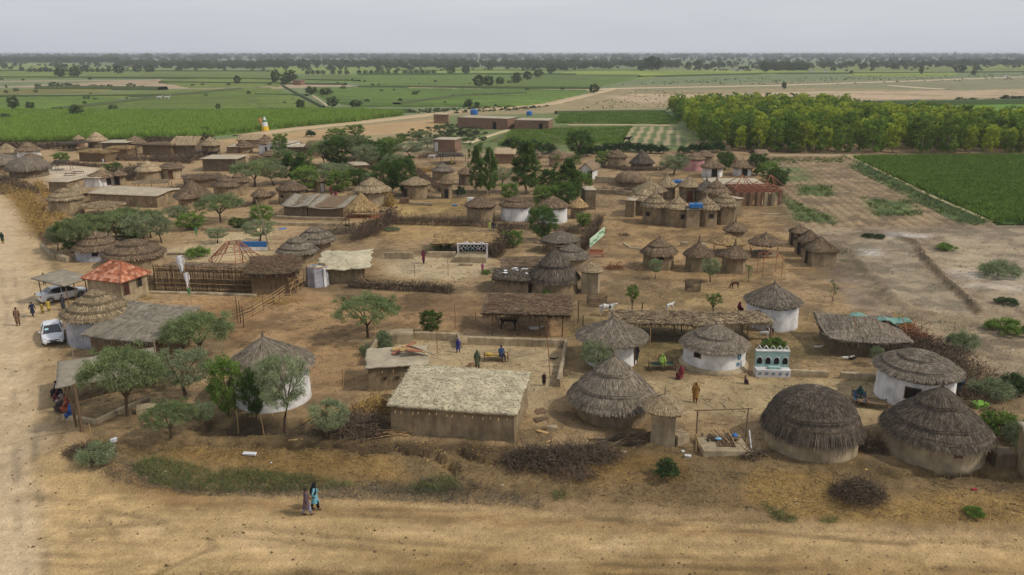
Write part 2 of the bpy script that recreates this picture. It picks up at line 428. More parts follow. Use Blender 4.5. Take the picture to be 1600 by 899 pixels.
ZONES = [   # photo outline of each kind of soil or painted shade, its colour, softness in metres, how patchy
 # far plain behind the fields
 ([(620, 186), (930, 148), (960, 138), (1700, 118), (1700, 170), (1330, 170), (1180, 158), (1040, 170), (960, 172), (880, 176), (880, 200), (760, 250), (500, 225), (380, 215), (450, 204)], '93835f', 5, 0),
 ([(940, 150), (1600, 140), (1650, 150), (1300, 158), (1000, 162)], 'b39a7c', 4, .5),
 ([(960, 133), (1600, 120), (1700, 134), (1500, 142), (1250, 137), (1000, 143)], '7e7a58', 6, .3),
 ([(0, 136), (250, 124), (420, 126), (540, 134), (440, 139), (200, 139)], 'a08a6c', 5, .2),
 ([(300, 222), (640, 190), (760, 180), (760, 200), (540, 214), (420, 226)], 'ab8d64', 3, .2),
 # left road
 ([(-500, 1500), (-500, 290), (14, 305), (70, 345), (96, 440), (105, 520), (84, 620), (92, 700), (100, 1500)], 'b49a74', 1.3, .15),
 ([(-60, 2200), (-30, 320), (18, 330), (38, 420), (48, 560), (58, 800), (70, 1500)], 'bda582', 1.0, .4),
 ([(98, 430), (110, 520), (100, 600), (112, 640), (96, 700), (84, 640), (88, 600), (98, 520), (86, 440), (62, 350), (72, 345)], '86704e', .6, .2),
 ([(60, 560), (84, 540), (96, 580), (84, 660), (66, 640)], 'a08762', .8, .4),
 # front road
 ([(60, 700), (130, 700), (300, 752), (600, 762), (900, 782), (1200, 800), (1800, 836), (1800, 2000), (60, 2000)], 'aa8e62', 1.2, .15),
 ([(60, 800), (300, 768), (600, 790), (900, 802), (1250, 822), (1800, 850), (1800, 880), (1200, 856), (800, 860), (400, 868), (200, 850)], 'bfa175', 1.0, .75),
 ([(120, 700), (400, 760), (800, 786), (1200, 806), (1200, 816), (800, 796), (400, 775), (250, 770)], '8a6e48', .8, .32),
 ([(560, 835), (1700, 858), (1700, 899), (900, 892), (600, 880)], '94784e', .9, .42),
 ([(370, 878), (480, 868), (640, 870), (700, 899), (350, 905)], '75603f', .6, .2),
 # scrubby bank
 ([(120, 690), (350, 672), (600, 690), (800, 700), (1000, 690), (1200, 705), (1380, 720), (1700, 730), (1700, 818), (1200, 786), (900, 768), (600, 752), (300, 742)], '7d6746', .8, .1),
 ([(1180, 735), (1300, 740), (1320, 770), (1500, 765), (1640, 770), (1640, 800), (1250, 790), (1160, 770)], '96794a', .7, .35),
 ([(150, 700), (350, 704), (600, 706), (640, 735), (400, 730), (260, 716)], '8c7044', .7, .35),
 ([(860, 700), (1060, 708), (1080, 745), (900, 745), (820, 725)], '856a42', .7, .3),
 ([(620, 690), (800, 700), (820, 720), (640, 708), (400, 700)], '5c4b34', .5, .2),
 # village yards
 ([(250, 470), (480, 455), (560, 470), (880, 478), (890, 530), (600, 520), (560, 600), (500, 620), (420, 520), (300, 500)], 'a3825a', 2.0, .2),
 ([(300, 480), (380, 470), (420, 520), (380, 540), (330, 520)], '8f6f4a', 1.5, .3),
 ([(520, 460), (700, 462), (890, 476), (900, 500), (700, 490), (560, 480)], '876b4a', 1.2, .3),
 ([(560, 530), (730, 520), (880, 530), (868, 600), (840, 660), (700, 580), (600, 560)], 'ab9570', .8, .05),
 ([(880, 580), (1050, 590), (1200, 590), (1380, 596), (1380, 660), (1180, 650), (1070, 650), (880, 610)], 'ae976f', 1.0, .1),
 ([(890, 490), (1280, 520), (1300, 570), (1060, 560), (1000, 590), (900, 560)], '8c7850', 1.5, .3),
 ([(930, 470), (1160, 440), (1170, 480), (1280, 500), (1290, 540), (940, 500)], 'a3885e', 1.5, .3),
 ([(830, 445), (960, 450), (960, 480), (830, 470)], '8d7352', 1.0, .3),
 ([(940, 330), (1200, 340), (1300, 420), (1150, 440), (960, 430)], 'a5865c', 2.5, .1),
 ([(600, 400), (760, 400), (780, 425), (720, 440), (600, 430)], 'b7a27e', 1.2, .1),
 ([(540, 340), (740, 352), (740, 366), (600, 380)], 'a98a5c', 2.0, .2),
 ([(600, 315), (760, 310), (730, 340), (600, 340)], 'b1935f', 2.0, .2),
 ([(70, 255), (150, 262), (165, 275), (100, 285), (60, 275)], 'c3b095', 2.0, .0),
 ([(300, 385), (420, 350), (420, 395), (330, 410), (240, 395)], 'b7a27c', 2.0, .2),
 ([(90, 620), (250, 640), (330, 690), (140, 690)], '8a7250', 1.0, .3),
 ([(300, 655), (420, 652), (540, 662), (540, 680), (320, 680)], '50432f', .7, .1),
 ([(970, 280), (1200, 250), (1210, 330), (1190, 335)], 'a5875c', 2.5, .2),
 # dry land on the right
 ([(1230, 356), (1300, 356), (1620, 345), (1800, 352), (1800, 600), (1560, 590), (1400, 500), (1300, 420)], '9a866a', 1.5, .15),
 ([(1330, 375), (1420, 372), (1440, 420), (1520, 485), (1460, 490), (1380, 450)], 'a8967a', 1.5, .25),
 ([(1460, 360), (1700, 352), (1700, 480), (1560, 480), (1470, 410)], 'aa977b', 1.5, .35),
 ([(1340, 388), (1370, 390), (1378, 400), (1345, 400)], 'c9bdae', 1.0, .5),
 ([(1380, 364), (1450, 366), (1450, 372), (1390, 372)], 'c9bdae', 1.0, .3),
 ([(1480, 420), (1600, 430), (1600, 455), (1500, 450)], 'bfb09c', 1.2, .5),
 ([(1270, 400), (1320, 410), (1400, 500), (1420, 520), (1330, 480)], '93806a', 1.2, .5),
 ([(1395, 370), (1434, 378), (1448, 403), (1482, 438), (1514, 466), (1536, 490), (1522, 494), (1504, 470), (1470, 440), (1440, 408), (1428, 384)], '6e5c46', .35, .0),  # shaded side of the earth ridge, painted as a dark line
 # fallow plot and its green patches
 ([(1180, 248), (1322, 246), (1548, 352), (1262, 356), (1212, 310)], '978060', 1.5, .0),
 ([(1245, 290), (1300, 290), (1300, 308), (1250, 305)], '5c6a34', 1.2, .35),
 ([(1350, 310), (1430, 315), (1430, 335), (1370, 338)], '5d6a38', 1.5, .35),
 ([(1200, 290), (1230, 320), (1240, 345), (1310, 350), (1300, 340), (1240, 315)], '5a6636', 1.2, .3),
 ([(1190, 260), (1260, 262), (1270, 285), (1210, 285)], '6d7244', 2, .4),
 ([(1340, 250), (1560, 352), (1500, 350), (1330, 262)], '4f5e30', 1.2, .15),
 ([(690, 182), (890, 176), (1040, 180), (1100, 235), (780, 240), (700, 225)], '6b7444', 4, .15),
]
def build_ground():
    ys = [-300, -120, -50, -20, -5, 5, 11, 15]
    y = 18.0
    while y < 420: ys.append(y); y *= 1.0058
    while y < 1600: ys.append(y); y *= 1.012
    while y < 60000: ys.append(y); y *= 1.07
    ys.append(60000.)
    ys = np.array(ys)
    us = np.concatenate([-np.array([60, 20, 8, 4, 2.5, 1.8, 1.4, 1.2]), np.linspace(-1.1, 1.1, 381), np.array([1.2, 1.4, 1.8, 2.5, 4, 8, 20, 60])])
    Yg, U = np.meshgrid(ys, us, indexing='ij')
    Xg = U * (0.66 * np.maximum(Yg, 0) + 9)
    far = Yg > 300
    X, Y = np.clip(Xg.ravel(), -75000, 75000), Yg.ravel()
    Z = ground_z(X, Y)
    Z = np.where(Y > 400, Z * 0, Z)
    col = np.tile(np.array(lin(EARTH)[:3]), (len(X), 1))
    fw = sstep(226, 234, Y)[:, None]
    col = col * (1 - fw) + np.array(lin('6c764c')[:3]) * fw
    for P, c, soft, patch in ZONES:
        m = zone_mask(X, Y, P, soft)
        if patch:
            m = m * sstep(patch - .22, patch + .22, fbm(X * .22 / max(soft, 1) * 1.6, Y * .5 / max(soft, 1) * 1.6, 5, int(P[0][0]) % 97) + .12)
        col = col * (1 - m[:, None]) + np.array(lin(c)[:3]) * m[:, None]
    # wheel ruts and drift, dry-grass mottling
    f = fbm(X * .5, Y * .9, 5, 71)
    fl_ = fbm(X * .09, Y * .09, 4, 73)
    k = (0.74 + .52 * f) * (0.84 + .32 * fl_)
    st = fbm(X * .22, (Y + .04 * X) * 2.6, 4, 81)        # drifted and wheel-worn streaks along the front road
    yb_ = np.interp(X, _bx, _by)
    fr_ = (1 - sstep(yb_ - 3, yb_ - 1, Y)) * sstep(_road_x - 2, _road_x + 3, X)
    k = k * (1 + fr_ * .8 * (st - .5))
    lr_ = (1 - sstep(_road_x - 2, _road_x + 2, X)) * (1 - sstep(75, 110, Y))
    k = k * (1 + lr_ * .30 * (fbm((X + .1 * Y) * 2.2, Y * .12, 4, 83) - .5))
    sp = vnoise(X * 2.3, Y * 2.3, 91) * vnoise(X * 1.1, Y * 1.1, 92)
    k = k * (1 - .28 * sstep(.55, .8, sp) * (Y < 200))
    vil = sstep(yb_ - 1, yb_ + 3, Y) * (1 - sstep(215, 235, Y)) * sstep(_road_x - 1, _road_x + 4, X)
    mo = fbm(X * .42 + 3, Y * .42, 5, 95); mo2 = fbm(X * 1.6, Y * 1.6, 3, 96)
    k = k * (1 - vil * (.16 + .34 * sstep(.48, .68, mo) + .20 * sstep(.5, .75, mo2) - .10 * sstep(.5, .3, mo)))
    for pts in ([(110, 800), (300, 792), (600, 822), (900, 838), (1300, 856), (1650, 872)], [(110, 812), (300, 806), (600, 836), (900, 852), (1300, 872), (1650, 890)], [(880, 782), (1100, 800), (1350, 822), (1650, 840)],
                [(115, 770), (200, 782), (310, 800), (330, 830), (260, 860), (200, 900)], [(100, 760), (160, 790), (190, 840), (170, 899)], [(20, 420), (40, 520), (52, 640), (60, 800), (66, 899)], [(2, 420), (14, 520), (22, 640), (26, 800), (28, 899)], [(680, 858), (900, 872), (1200, 880), (1650, 896)]):
        P = [flat(*p) for p in pts]; b = Y < 110
        d = seg_dist(X[b] + .5 * (fbm(X[b] * .25, Y[b] * .25, 3, 5) - .5), Y[b] + .5 * (fbm(X[b] * .2, Y[b] * .2, 3, 6) - .5), P)
        w_ = (1 - sstep(.10, .34, d)) * sstep(.38, .6, fbm(X[b] * .35, Y[b] * .35, 3, 17)); k[b] *= 1 - .42 * w_; Z[b] -= .05 * w_
    # furrows of the fallow plot
    P = [(1180, 248), (1322, 246), (1548, 352), (1262, 356), (1212, 310)]
    m = zone_mask(X, Y, P, 1.0)
    ax, ay = flat(1322, 246); bx, by = flat(1548, 352)
    L = math.hypot(bx - ax, by - ay); nx, ny = -(by - ay) / L, (bx - ax) / L
    s = (X - ax) * nx + (Y - ay) * ny
    fur = np.sin(s * 2 * math.pi / 1.7 + 1.0 * fbm(X * .1, Y * .1, 2, 4))
    Z = Z + m * .09 * fur
    k = k * (1 + .24 * m * fur)
    P = [(985, 198), (1048, 198), (1078, 228), (975, 226)]
    m = zone_mask(X, Y, P, 1.0)
    ax, ay = flat(1003, 197); bx, by = flat(985, 225)
    L = math.hypot(bx - ax, by - ay); nx, ny = -(by - ay) / L, (bx - ax) / L
    s = (X - ax) * nx + (Y - ay) * ny
    fur = sstep(-.1, .5, np.sin(s * 2 * math.pi / 3.0))
    tan = np.array(lin('a89470')[:3]); grn = np.array(lin('5c6a3c')[:3])
    col = col * (1 - m[:, None]) + (tan * fur[:, None] + grn * (1 - fur[:, None])) * m[:, None]
    k = np.clip(k, .5, 1.5) * 1.06
    col *= np.array([.93, .945, .965])
    sm = np.zeros(len(X))
    for P_, c_, s_, p_ in ZONES:
        if c_ in ('ab9570', 'ae976f', 'bfa175', 'bda582', 'b7a27e'): sm = np.maximum(sm, zone_mask(X, Y, P_, s_))
    k = k + (1.08 - k) * .42 * sm
    col = np.clip(col * k[:, None], 0, 1)
    nr, nc = Xg.shape
    idx = np.arange(nr * nc).reshape(nr, nc)
    q = np.stack([idx[:-1, :-1], idx[:-1, 1:], idx[1:, 1:], idx[1:, :-1]], -1).reshape(-1, 4)
    g = mat('bare_earth', (.80, .80, .80), (1.16, 1.16, 1.16), 1.6, rough=.95, bump=.7, bscale=7, bdist=.10, attr='tint', detail=8)
    # coarse pebbles and footprints: second, finer noise
    t = g.node_tree; N = t.nodes; Lk = t.links
    b = N["Principled BSDF"]; src = b.inputs["Base Color"].links[0].from_socket
    n2 = N.new("ShaderNodeTexNoise"); n2.inputs["Scale"].default_value = 11; n2.inputs["Detail"].default_value = 9; n2.inputs["Roughness"].default_value = .75
    tc = N.new("ShaderNodeTexCoord"); Lk.new(tc.outputs["Object"], n2.inputs["Vector"])
    mr = N.new("ShaderNodeMapRange"); mr.inputs[1].default_value = .3; mr.inputs[2].default_value = .7; mr.inputs[3].default_value = .55; mr.inputs[4].default_value = 1.45
    Lk.new(n2.outputs[0], mr.inputs[0])
    v = N.new("ShaderNodeVectorMath"); v.operation = 'SCALE'; Lk.new(src, v.inputs[0]); Lk.new(mr.outputs[0], v.inputs[3])
    Lk.new(v.outputs[0], b.inputs["Base Color"])
    me = np_mesh('ground', np.stack([X, Y, Z], 1), quads=q, tint=col, mats=[g], smooth=True)
    kind(obj('ground', me), 'structure')
build_ground()

# ------------------------------------------------------------------ geometry-node scatter for crops, woods
def gn_scatter(name, pts, scl, rotz, src):
    me = bpy.data.meshes.new(name + '_points')
    pts = np.asarray(pts, np.float32)
    me.vertices.add(len(pts)); me.vertices.foreach_set('co', pts.ravel())
    a = me.attributes.new('scl', 'FLOAT_VECTOR', 'POINT'); s = np.asarray(scl, np.float32)
    if s.ndim == 1: s = np.repeat(s[:, None], 3, 1)
    a.data.foreach_set('vector', s.ravel())
    a = me.attributes.new('rot', 'FLOAT_VECTOR', 'POINT'); r = np.zeros((len(pts), 3), np.float32); r[:, 2] = rotz
    a.data.foreach_set('vector', r.ravel())
    o = obj(name, me)
    ng = bpy.data.node_groups.new(name + '_nodes', 'GeometryNodeTree')
    ng.interface.new_socket('Geometry', in_out='INPUT', socket_type='NodeSocketGeometry')
    ng.interface.new_socket('Geometry', in_out='OUTPUT', socket_type='NodeSocketGeometry')
    N = ng.nodes; L = ng.links
    gi = N.new('NodeGroupInput'); go = N.new('NodeGroupOutput')
    ip = N.new('GeometryNodeInstanceOnPoints'); oi = N.new('GeometryNodeObjectInfo')
    oi.inputs['Object'].default_value = src; oi.inputs['As Instance'].default_value = True
    n1 = N.new('GeometryNodeInputNamedAttribute'); n1.data_type = 'FLOAT_VECTOR'; n1.inputs[0].default_value = 'scl'
    n2 = N.new('GeometryNodeInputNamedAttribute'); n2.data_type = 'FLOAT_VECTOR'; n2.inputs[0].default_value = 'rot'
    er = N.new('FunctionNodeEulerToRotation')
    L.new(gi.outputs[0], ip.inputs['Points']); L.new(oi.outputs['Geometry'], ip.inputs['Instance'])
    L.new(n2.outputs[0], er.inputs[0]); L.new(er.outputs[0], ip.inputs['Rotation'])
    L.new(n1.outputs[0], ip.inputs['Scale']); L.new(ip.outputs[0], go.inputs[0])
    md = o.modifiers.new('scatter', 'NODES'); md.node_group = ng
    return kind(o, 'stuff')
def hidden_src(name, me):
    return bpy.data.objects.new(name, me)      # never linked to the scene, only a source for the scatter
def pts_in(P, n, seed=1, world_=False):
    r = np.random.default_rng(seed)
    P = P if world_ else [flat(*p) for p in P]
    P = np.array(P); lo = P.min(0); hi = P.max(0)
    out = np.zeros((0, 2))
    while len(out) < n:
        q = lo + r.random((n * 2, 2)) * (hi - lo)
        q = q[inside_poly(q[:, 0], q[:, 1], [tuple(p) for p in P])]
        out = np.vstack([out, q])
    return out[:n]
def tuft_mesh(name, m, n, h, spread, w, seed=0, lean=.5):
    r = np.random.default_rng(seed)
    a = r.random(n) * 6.283; rr = spread * np.sqrt(r.random(n)) * .5
    P0 = np.stack([np.cos(a) * rr, np.sin(a) * rr, np.zeros(n)], 1)
    hh = h * (.6 + .5 * r.random(n))
    d = np.stack([np.cos(a) * lean * (r.random(n)), np.sin(a) * lean * r.random(n), np.ones(n)], 1)
    P1 = P0 + d * hh[:, None]
    V, q = blades(P0, P1, w, w * .25)
    return np_mesh(name, V, quads=q, mats=[m])

M_crop = mat('cane_leaf', '6f8a36', '90a84a', .05, island=.4, trans=.2, objrand=.2)
M_cropy = mat('young_crop_leaf', '55702c', '75893c', .05, island=.35, trans=.2, objrand=.2)
M_cotton = mat('cotton_leaf', '5c762c', '7e9844', .3, island=.45, trans=.15, objrand=.25)
FIELD = [
 # outline in the photo, ground cover colour pair, height, name/label detail
 ([(-700, 224), (-700, 179), (0, 177), (150, 178), (300, 179), (395, 177), (560, 176), (632, 180), (560, 191), (470, 199), (380, 209), (300, 216), (250, 217), (100, 222)], '4d6622', '667c2c', 1.5, 'cane_field'),
 ([(-700, 173), (-700, 156), (150, 153), (190, 155), (100, 172)], '546a25', '6c8031', 1.2, 'cane_field'),
 ([(112, 173), (196, 156), (280, 151), (370, 142), (434, 140), (395, 172)], '5d7028', '738233', .9, 'cane_field'),
 ([(405, 172), (396, 150), (440, 141), (498, 168), (480, 172)], '5b6f27', '718033', .9, 'cane_field'),
 ([(100, 150), (200, 146), (300, 141), (395, 138), (430, 138), (300, 148), (180, 153), (-700, 153), (-700, 150)], '65722d', '7b833c', .9, 'cane_field'),
 ([(-700, 148), (-700, 141), (180, 140), (160, 145), (40, 148)], '757339', '888046', .5, 'fallow_field'),
 ([(478, 139), (560, 138), (800, 141), (920, 142), (905, 148), (830, 166), (760, 167), (560, 167), (515, 160)], '536a25', '698031', 1.2, 'cane_field'),
 ([(560, 133), (800, 137.5), (925, 138.5), (945, 134), (1010, 121), (1000, 117), (760, 116), (430, 119), (470, 127), (570, 130)], '566b29', '6e8035', 1.0, 'cane_field'),
 ([(-900, 121), (-900, 112.5), (100, 112), (420, 112.5), (470, 118), (420, 124), (250, 121), (40, 124)], '657531', '7a873d', .8, 'cane_field'),
 ([(260, 132), (250, 125), (400, 122), (445, 128), (440, 136), (300, 138)], '63732e', '77853b', .8, 'cane_field'),
 ([(-900, 110), (-900, 99.5), (110, 99), (150, 105), (400, 109), (400, 111)], '71803f', '869149', .8, 'cane_field'),
 ([(420, 111), (420, 105), (620, 105.5), (900, 108), (1000, 109), (1010, 114), (700, 114), (460, 116)], '718338', '859443', .8, 'cane_field'),
 ([(870, 116), (900, 111), (1200, 110.5), (1340, 112), (1340, 114), (1050, 119), (960, 126), (900, 124)], '7a8a33', '8f993f', .8, 'cane_field'),
 ([(1320, 118), (1340, 112), (1500, 112.5), (1490, 119), (1400, 120)], '7c8b37', '8f9941', .8, 'cane_field'),
 ([(1200, 104), (1330, 102), (1800, 100), (2000, 106), (1700, 112), (1420, 110), (1260, 107)], '75843c', '889146', .8, 'cane_field'),
 ([(1330, 168), (1700, 160), (2100, 166), (2100, 196), (1600, 190), (1500, 184), (1330, 176)], '567a25', '6b8c30', .8, 'cane_field'),
 ([(878, 178), (1040, 177), (1058, 195), (890, 194), (868, 190)], '445422', '5e6a30', .7, 'cotton_field'),
 ([(800, 205), (880, 198), (985, 199), (968, 226), (820, 228), (760, 222)], '545f2b', '70723c', .6, 'cotton_field'),
 ([(1332, 247), (2100, 243), (2100, 352), (1556, 352)], '3b5124', '51682c', .7, 'cotton_field'),
]
def field(P, c1, c2, h, name, i):
    Pw = np.array([flat(*p) for p in P])
    yc = Pw[:, 1].mean()
    step = max(.9, yc / 190)
    lo = Pw.min(0); hi = Pw.max(0)
    nx = int(min(420, (hi[0] - lo[0]) / step)); ny = int(min(420, (hi[1] - lo[1]) / step))
    xs = np.linspace(lo[0], hi[0], nx + 1); ysv = np.linspace(lo[1], hi[1], ny + 1)
    Xg, Yg = np.meshgrid(xs, ysv)
    ins = inside_poly(Xg, Yg, [tuple(p) for p in Pw]).astype(float)
    d = seg_dist(Xg.ravel(), Yg.ravel(), [tuple(p) for p in Pw] + [tuple(Pw[0])]).reshape(Xg.shape)
    edge = np.where(ins > 0, np.clip(d / (step * 1.5), 0, 1), -1)
    amp = .45 * h
    z = np.where(edge >= 0, .05 + h * (.55 + .0 * edge) + amp * (fbm(Xg / 2.2, Yg / 2.2, 3, i) - .5) + .3 * amp * rng.random(Xg.shape), -.4)
    z = np.where(edge >= 0, z * sstep(-.2, .5, edge), z)
    keep = (edge[:-1, :-1] >= 0) | (edge[1:, :-1] >= 0) | (edge[1:, 1:] >= 0) | (edge[:-1, 1:] >= 0)
    idx = np.arange(Xg.size).reshape(Xg.shape)
    q = np.stack([idx[:-1, :-1], idx[:-1, 1:], idx[1:, 1:], idx[1:, :-1]], -1)[keep]
    used = np.unique(q); rem = -np.ones(Xg.size, int); rem[used] = np.arange(len(used))
    V = np.stack([Xg.ravel(), Yg.ravel(), z.ravel()], 1)[used]
    big = fbm(V[:, 0] / 30, V[:, 1] / 12, 4, i + 5)
    rows = .93 + .1 * vnoise(V[:, 0] / 60, V[:, 1] / 2.6, i)
    pl = vnoise(np.floor(V[:, 0] / (18 + yc / 14)) * .9 + i, np.floor((V[:, 1] + .25 * V[:, 0]) / (12 + yc / 8)) * .9, i + 3)
    tint = (0.52 + .66 * big) * rows * (.78 + .44 * pl) * (.86 + .28 * rng.random(len(V)))
    m = mat('%s_%d' % (name, i), c1, c2, .8 if yc < 400 else .25, attr='tint', bump=.9, bscale=2.2, bdist=.4)
    o = kind(obj(name, np_mesh(name, V, quads=rem[q], tint=tint, mats=[m])), 'structure')
    return Pw
for i, (P, c1, c2, h, nm) in enumerate(FIELD):
    field(P, c1, c2, h, nm, i)
t1 = hidden_src('crop_source', tuft_mesh('crop_tuft', M_crop, 26, 1.0, .8, .05, 3, .7))
t2 = hidden_src('cotton_source', tuft_mesh('cotton_tuft', M_cotton, 40, .7, .9, .07, 4, 1.0))
def crops(name, P, n, src, s, seed, h0=.25):
    q = pts_in(P, n, seed); r = np.random.default_rng(seed)
    p = np.column_stack([q, ground_z(q[:, 0], q[:, 1], False) * 0 + h0])
    gn_scatter(name, p, s * (.7 + .6 * r.random(n)), r.random(n) * 6.28, src)
crops('cane_leaves', [(-100, 224), (-100, 179), (0, 177), (150, 178), (300, 179), (395, 177), (560, 176), (632, 180), (560, 191), (470, 199), (380, 209), (300, 216), (250, 217), (100, 222)], 15000, t1, 1.5, 31, .5)
crops('cotton_plants', [(1334, 248), (1720, 245), (1720, 351), (1558, 351)], 9000, t2, 1.0, 32, .2)
crops('cotton_plants', [(878, 178), (1040, 177), (1058, 195), (868, 193)], 1500, t2, 1.0, 33, .1)
crops('cotton_plants', [(800, 205), (985, 199), (968, 226), (780, 228)], 2200, t2, .9, 34, .0)
# pale footpaths and farm roads that cross the fields
def path(name, pts, w, c='b8a07c', h=.12):
    P = [np.array(flat(*p)) for p in pts]
    Q = []
    for a, b in zip(P[:-1], P[1:]):
        n = max(1, int(np.linalg.norm(b - a) / 8)); n = min(n, 40)
        for k in range(n): Q.append(a + (b - a) * k / n)
    Q.append(P[-1]); Q = np.array(Q)
    t = np.gradient(Q, axis=0); t /= np.linalg.norm(t, axis=1, keepdims=True) + 1e-9
    nrm = np.stack([-t[:, 1], t[:, 0]], 1)
    ww = w * (.8 + .4 * rng.random(len(Q)))[:, None]
    cols = []
    for s, z in ((-1.35, -.3), (-1, h), (0, h + .03), (1, h), (1.35, -.3)):
        xy = Q + nrm * ww * s * .5
        cols.append(np.column_stack([xy, np.full(len(Q), z) + ground_z(xy[:, 0], xy[:, 1], False) * (Q[:, 1] < 380)]))
    V = np.stack(cols, 1).reshape(-1, 3); n = len(Q)
    idx = np.arange(n * 5).reshape(n, 5)
    q = np.stack([idx[:-1, :-1], idx[:-1, 1:], idx[1:, 1:], idx[1:, :-1]], -1).reshape(-1, 4)
    m = mat('path_' + c, c, lin(c)[:3], .3, bump=.3)
    kind(obj(name, np_mesh(name, V, quads=q, mats=[m])), 'structure')
path('farm_road', [(380, 213), (450, 203), (560, 192), (640, 183), (700, 176), (740, 172), (800, 169), (860, 163), (905, 152), (935, 145), (955, 140)], 6, 'b29b78', .25)
path('farm_road', [(640, 138), (800, 141), (925, 141), (960, 139), (1200, 134.5), (1400, 128), (1600, 120.5), (1700, 118)], 5, 'b5a184', .5)
path('footpath', [(888, 195.5), (950, 195.5), (1058, 196.5)], 1.6, 'b3a27e', .2)
path('footpath', [(728, 225), (760, 214), (795, 203)], 2.2, 'b3a27e', .15)
path('footpath', [(1322, 246), (1345, 256), (1400, 283), (1440, 303), (1475, 319), (1515, 336), (1548, 351)], .8, '9c9268', .45)
path('footpath', [(1200, 243), (1330, 243.5), (1460, 246)], 1.8, 'a08e70', .2)
path('footpath', [(488, 150), (500, 158), (512, 167)], 1.2, 'b3a27e', .3)
path('footpath', [(1390, 134), (1440, 138), (1480, 140)], 5, 'c4b296', .3)
path('salt_flat', [(1380, 144), (1300, 144), (1200, 146)], 8, 'b8a488', .15)
path('salt_flat', [(1200, 153), (1000, 148), (985, 150)], 9, 'b8a07c', .15)
path('ploughed_strip', [(250, 134), (330, 133.5), (400, 133)], 14, 'a8927a', .3)
path('ploughed_strip', [(-100, 129), (60, 127), (240, 126)], 16, '9f8a72', .3)
path('ploughed_strip', [(-100, 137), (40, 136), (60, 134)], 12, 'a08c74', .3)
path('ploughed_strip', [(400, 136), (460, 134.5), (555, 135)], 14, 'a8927a', .3)

def hedge_line(pts, w, h, seed, c=0):
    path('field_bank', pts, w, '3f4f26' if c == 0 else '4c5530', h)
for i, (pts, w, h) in enumerate([([(-200, 177), (0, 176), (150, 175.5), (300, 175.5), (400, 174.5)], 5, 1.3), ([(90, 174), (190, 162), (270, 151), (375, 141)], 4, 1.5), ([(-200, 153), (180, 152), (280, 150)], 4, 1.2), ([(440, 134), (460, 145), (505, 169)], 1.2, 1), ([(400, 149), (480, 150)], 4, 1), ([(620, 166), (720, 152), (820, 148)], 4, 1.6),
      ([(-200, 122), (60, 122), (250, 123), (400, 124.5), (560, 128)], 6, 1.5), ([(60, 140), (140, 140), (255, 141)], 8, 2.2), ([(560, 118), (760, 117.5), (900, 118)], 7, 2), ([(620, 111), (900, 111), (1000, 110.5)], 9, 1.5), ([(-200, 111), (200, 111.5), (420, 112)], 9, 1.5), ([(560, 137.5), (700, 138), (920, 139.5)], 4, 1.6), ([(1000, 121), (1200, 116), (1400, 115), (1600, 113)], 8, 1.5),
      ([(250, 130), (400, 131.5), (540, 133)], 4, 1.4), ([(640, 176), (560, 176), (480, 175), (405, 174)], 4, 1.4), ([(-100, 187), (110, 183), (190, 178)], 5, 1.9), ([(1320, 167), (1500, 165), (1700, 161)], 8, 2.4), ([(868, 178), (1000, 176.5), (1040, 177)], 4, 1.1)]):
    hedge_line(pts, w, h, i, i % 2)
# ================================================================== TREES AND SHRUBS
M_bark = mat('bark', '4a3c2e', '665442', 6, bump=.5)
M_barkp = mat('pale_bark', '7d6f5c', '95866f', 6, bump=.4)
LEAF = {
 'acacia': mat('acacia_leaf', '66744a', '8a9664', .6, island=.45, trans=.25, objrand=.12),
 'greyac': mat('grey_acacia_leaf', '75805a', '949e78', .6, island=.4, trans=.25, objrand=.12),
 'green': mat('broad_leaf', '425826', '60783a', .6, island=.5, trans=.25, objrand=.15),
 'bright': mat('bright_leaf', '5c7434', '809848', .6, island=.45, trans=.3, objrand=.15),
 'willow': mat('poplar_leaf', '4a6028', '68803c', .6, island=.45, trans=.25, objrand=.15),
 'olive': mat('plantation_leaf', '8c9e32', 'b4bc4a', .5, island=.4, trans=.3, objrand=.22),
 'oliveg': mat('plantation_leaf_green', '5e762c', '829a40', .5, island=.4, trans=.25, objrand=.2),
 'far': mat('far_leaf', '46542f', '5c6a40', .5, island=.35, objrand=.2),
 'dark': mat('dark_leaf', '38482a', '50643a', .6, island=.45, trans=.2, objrand=.15),
}
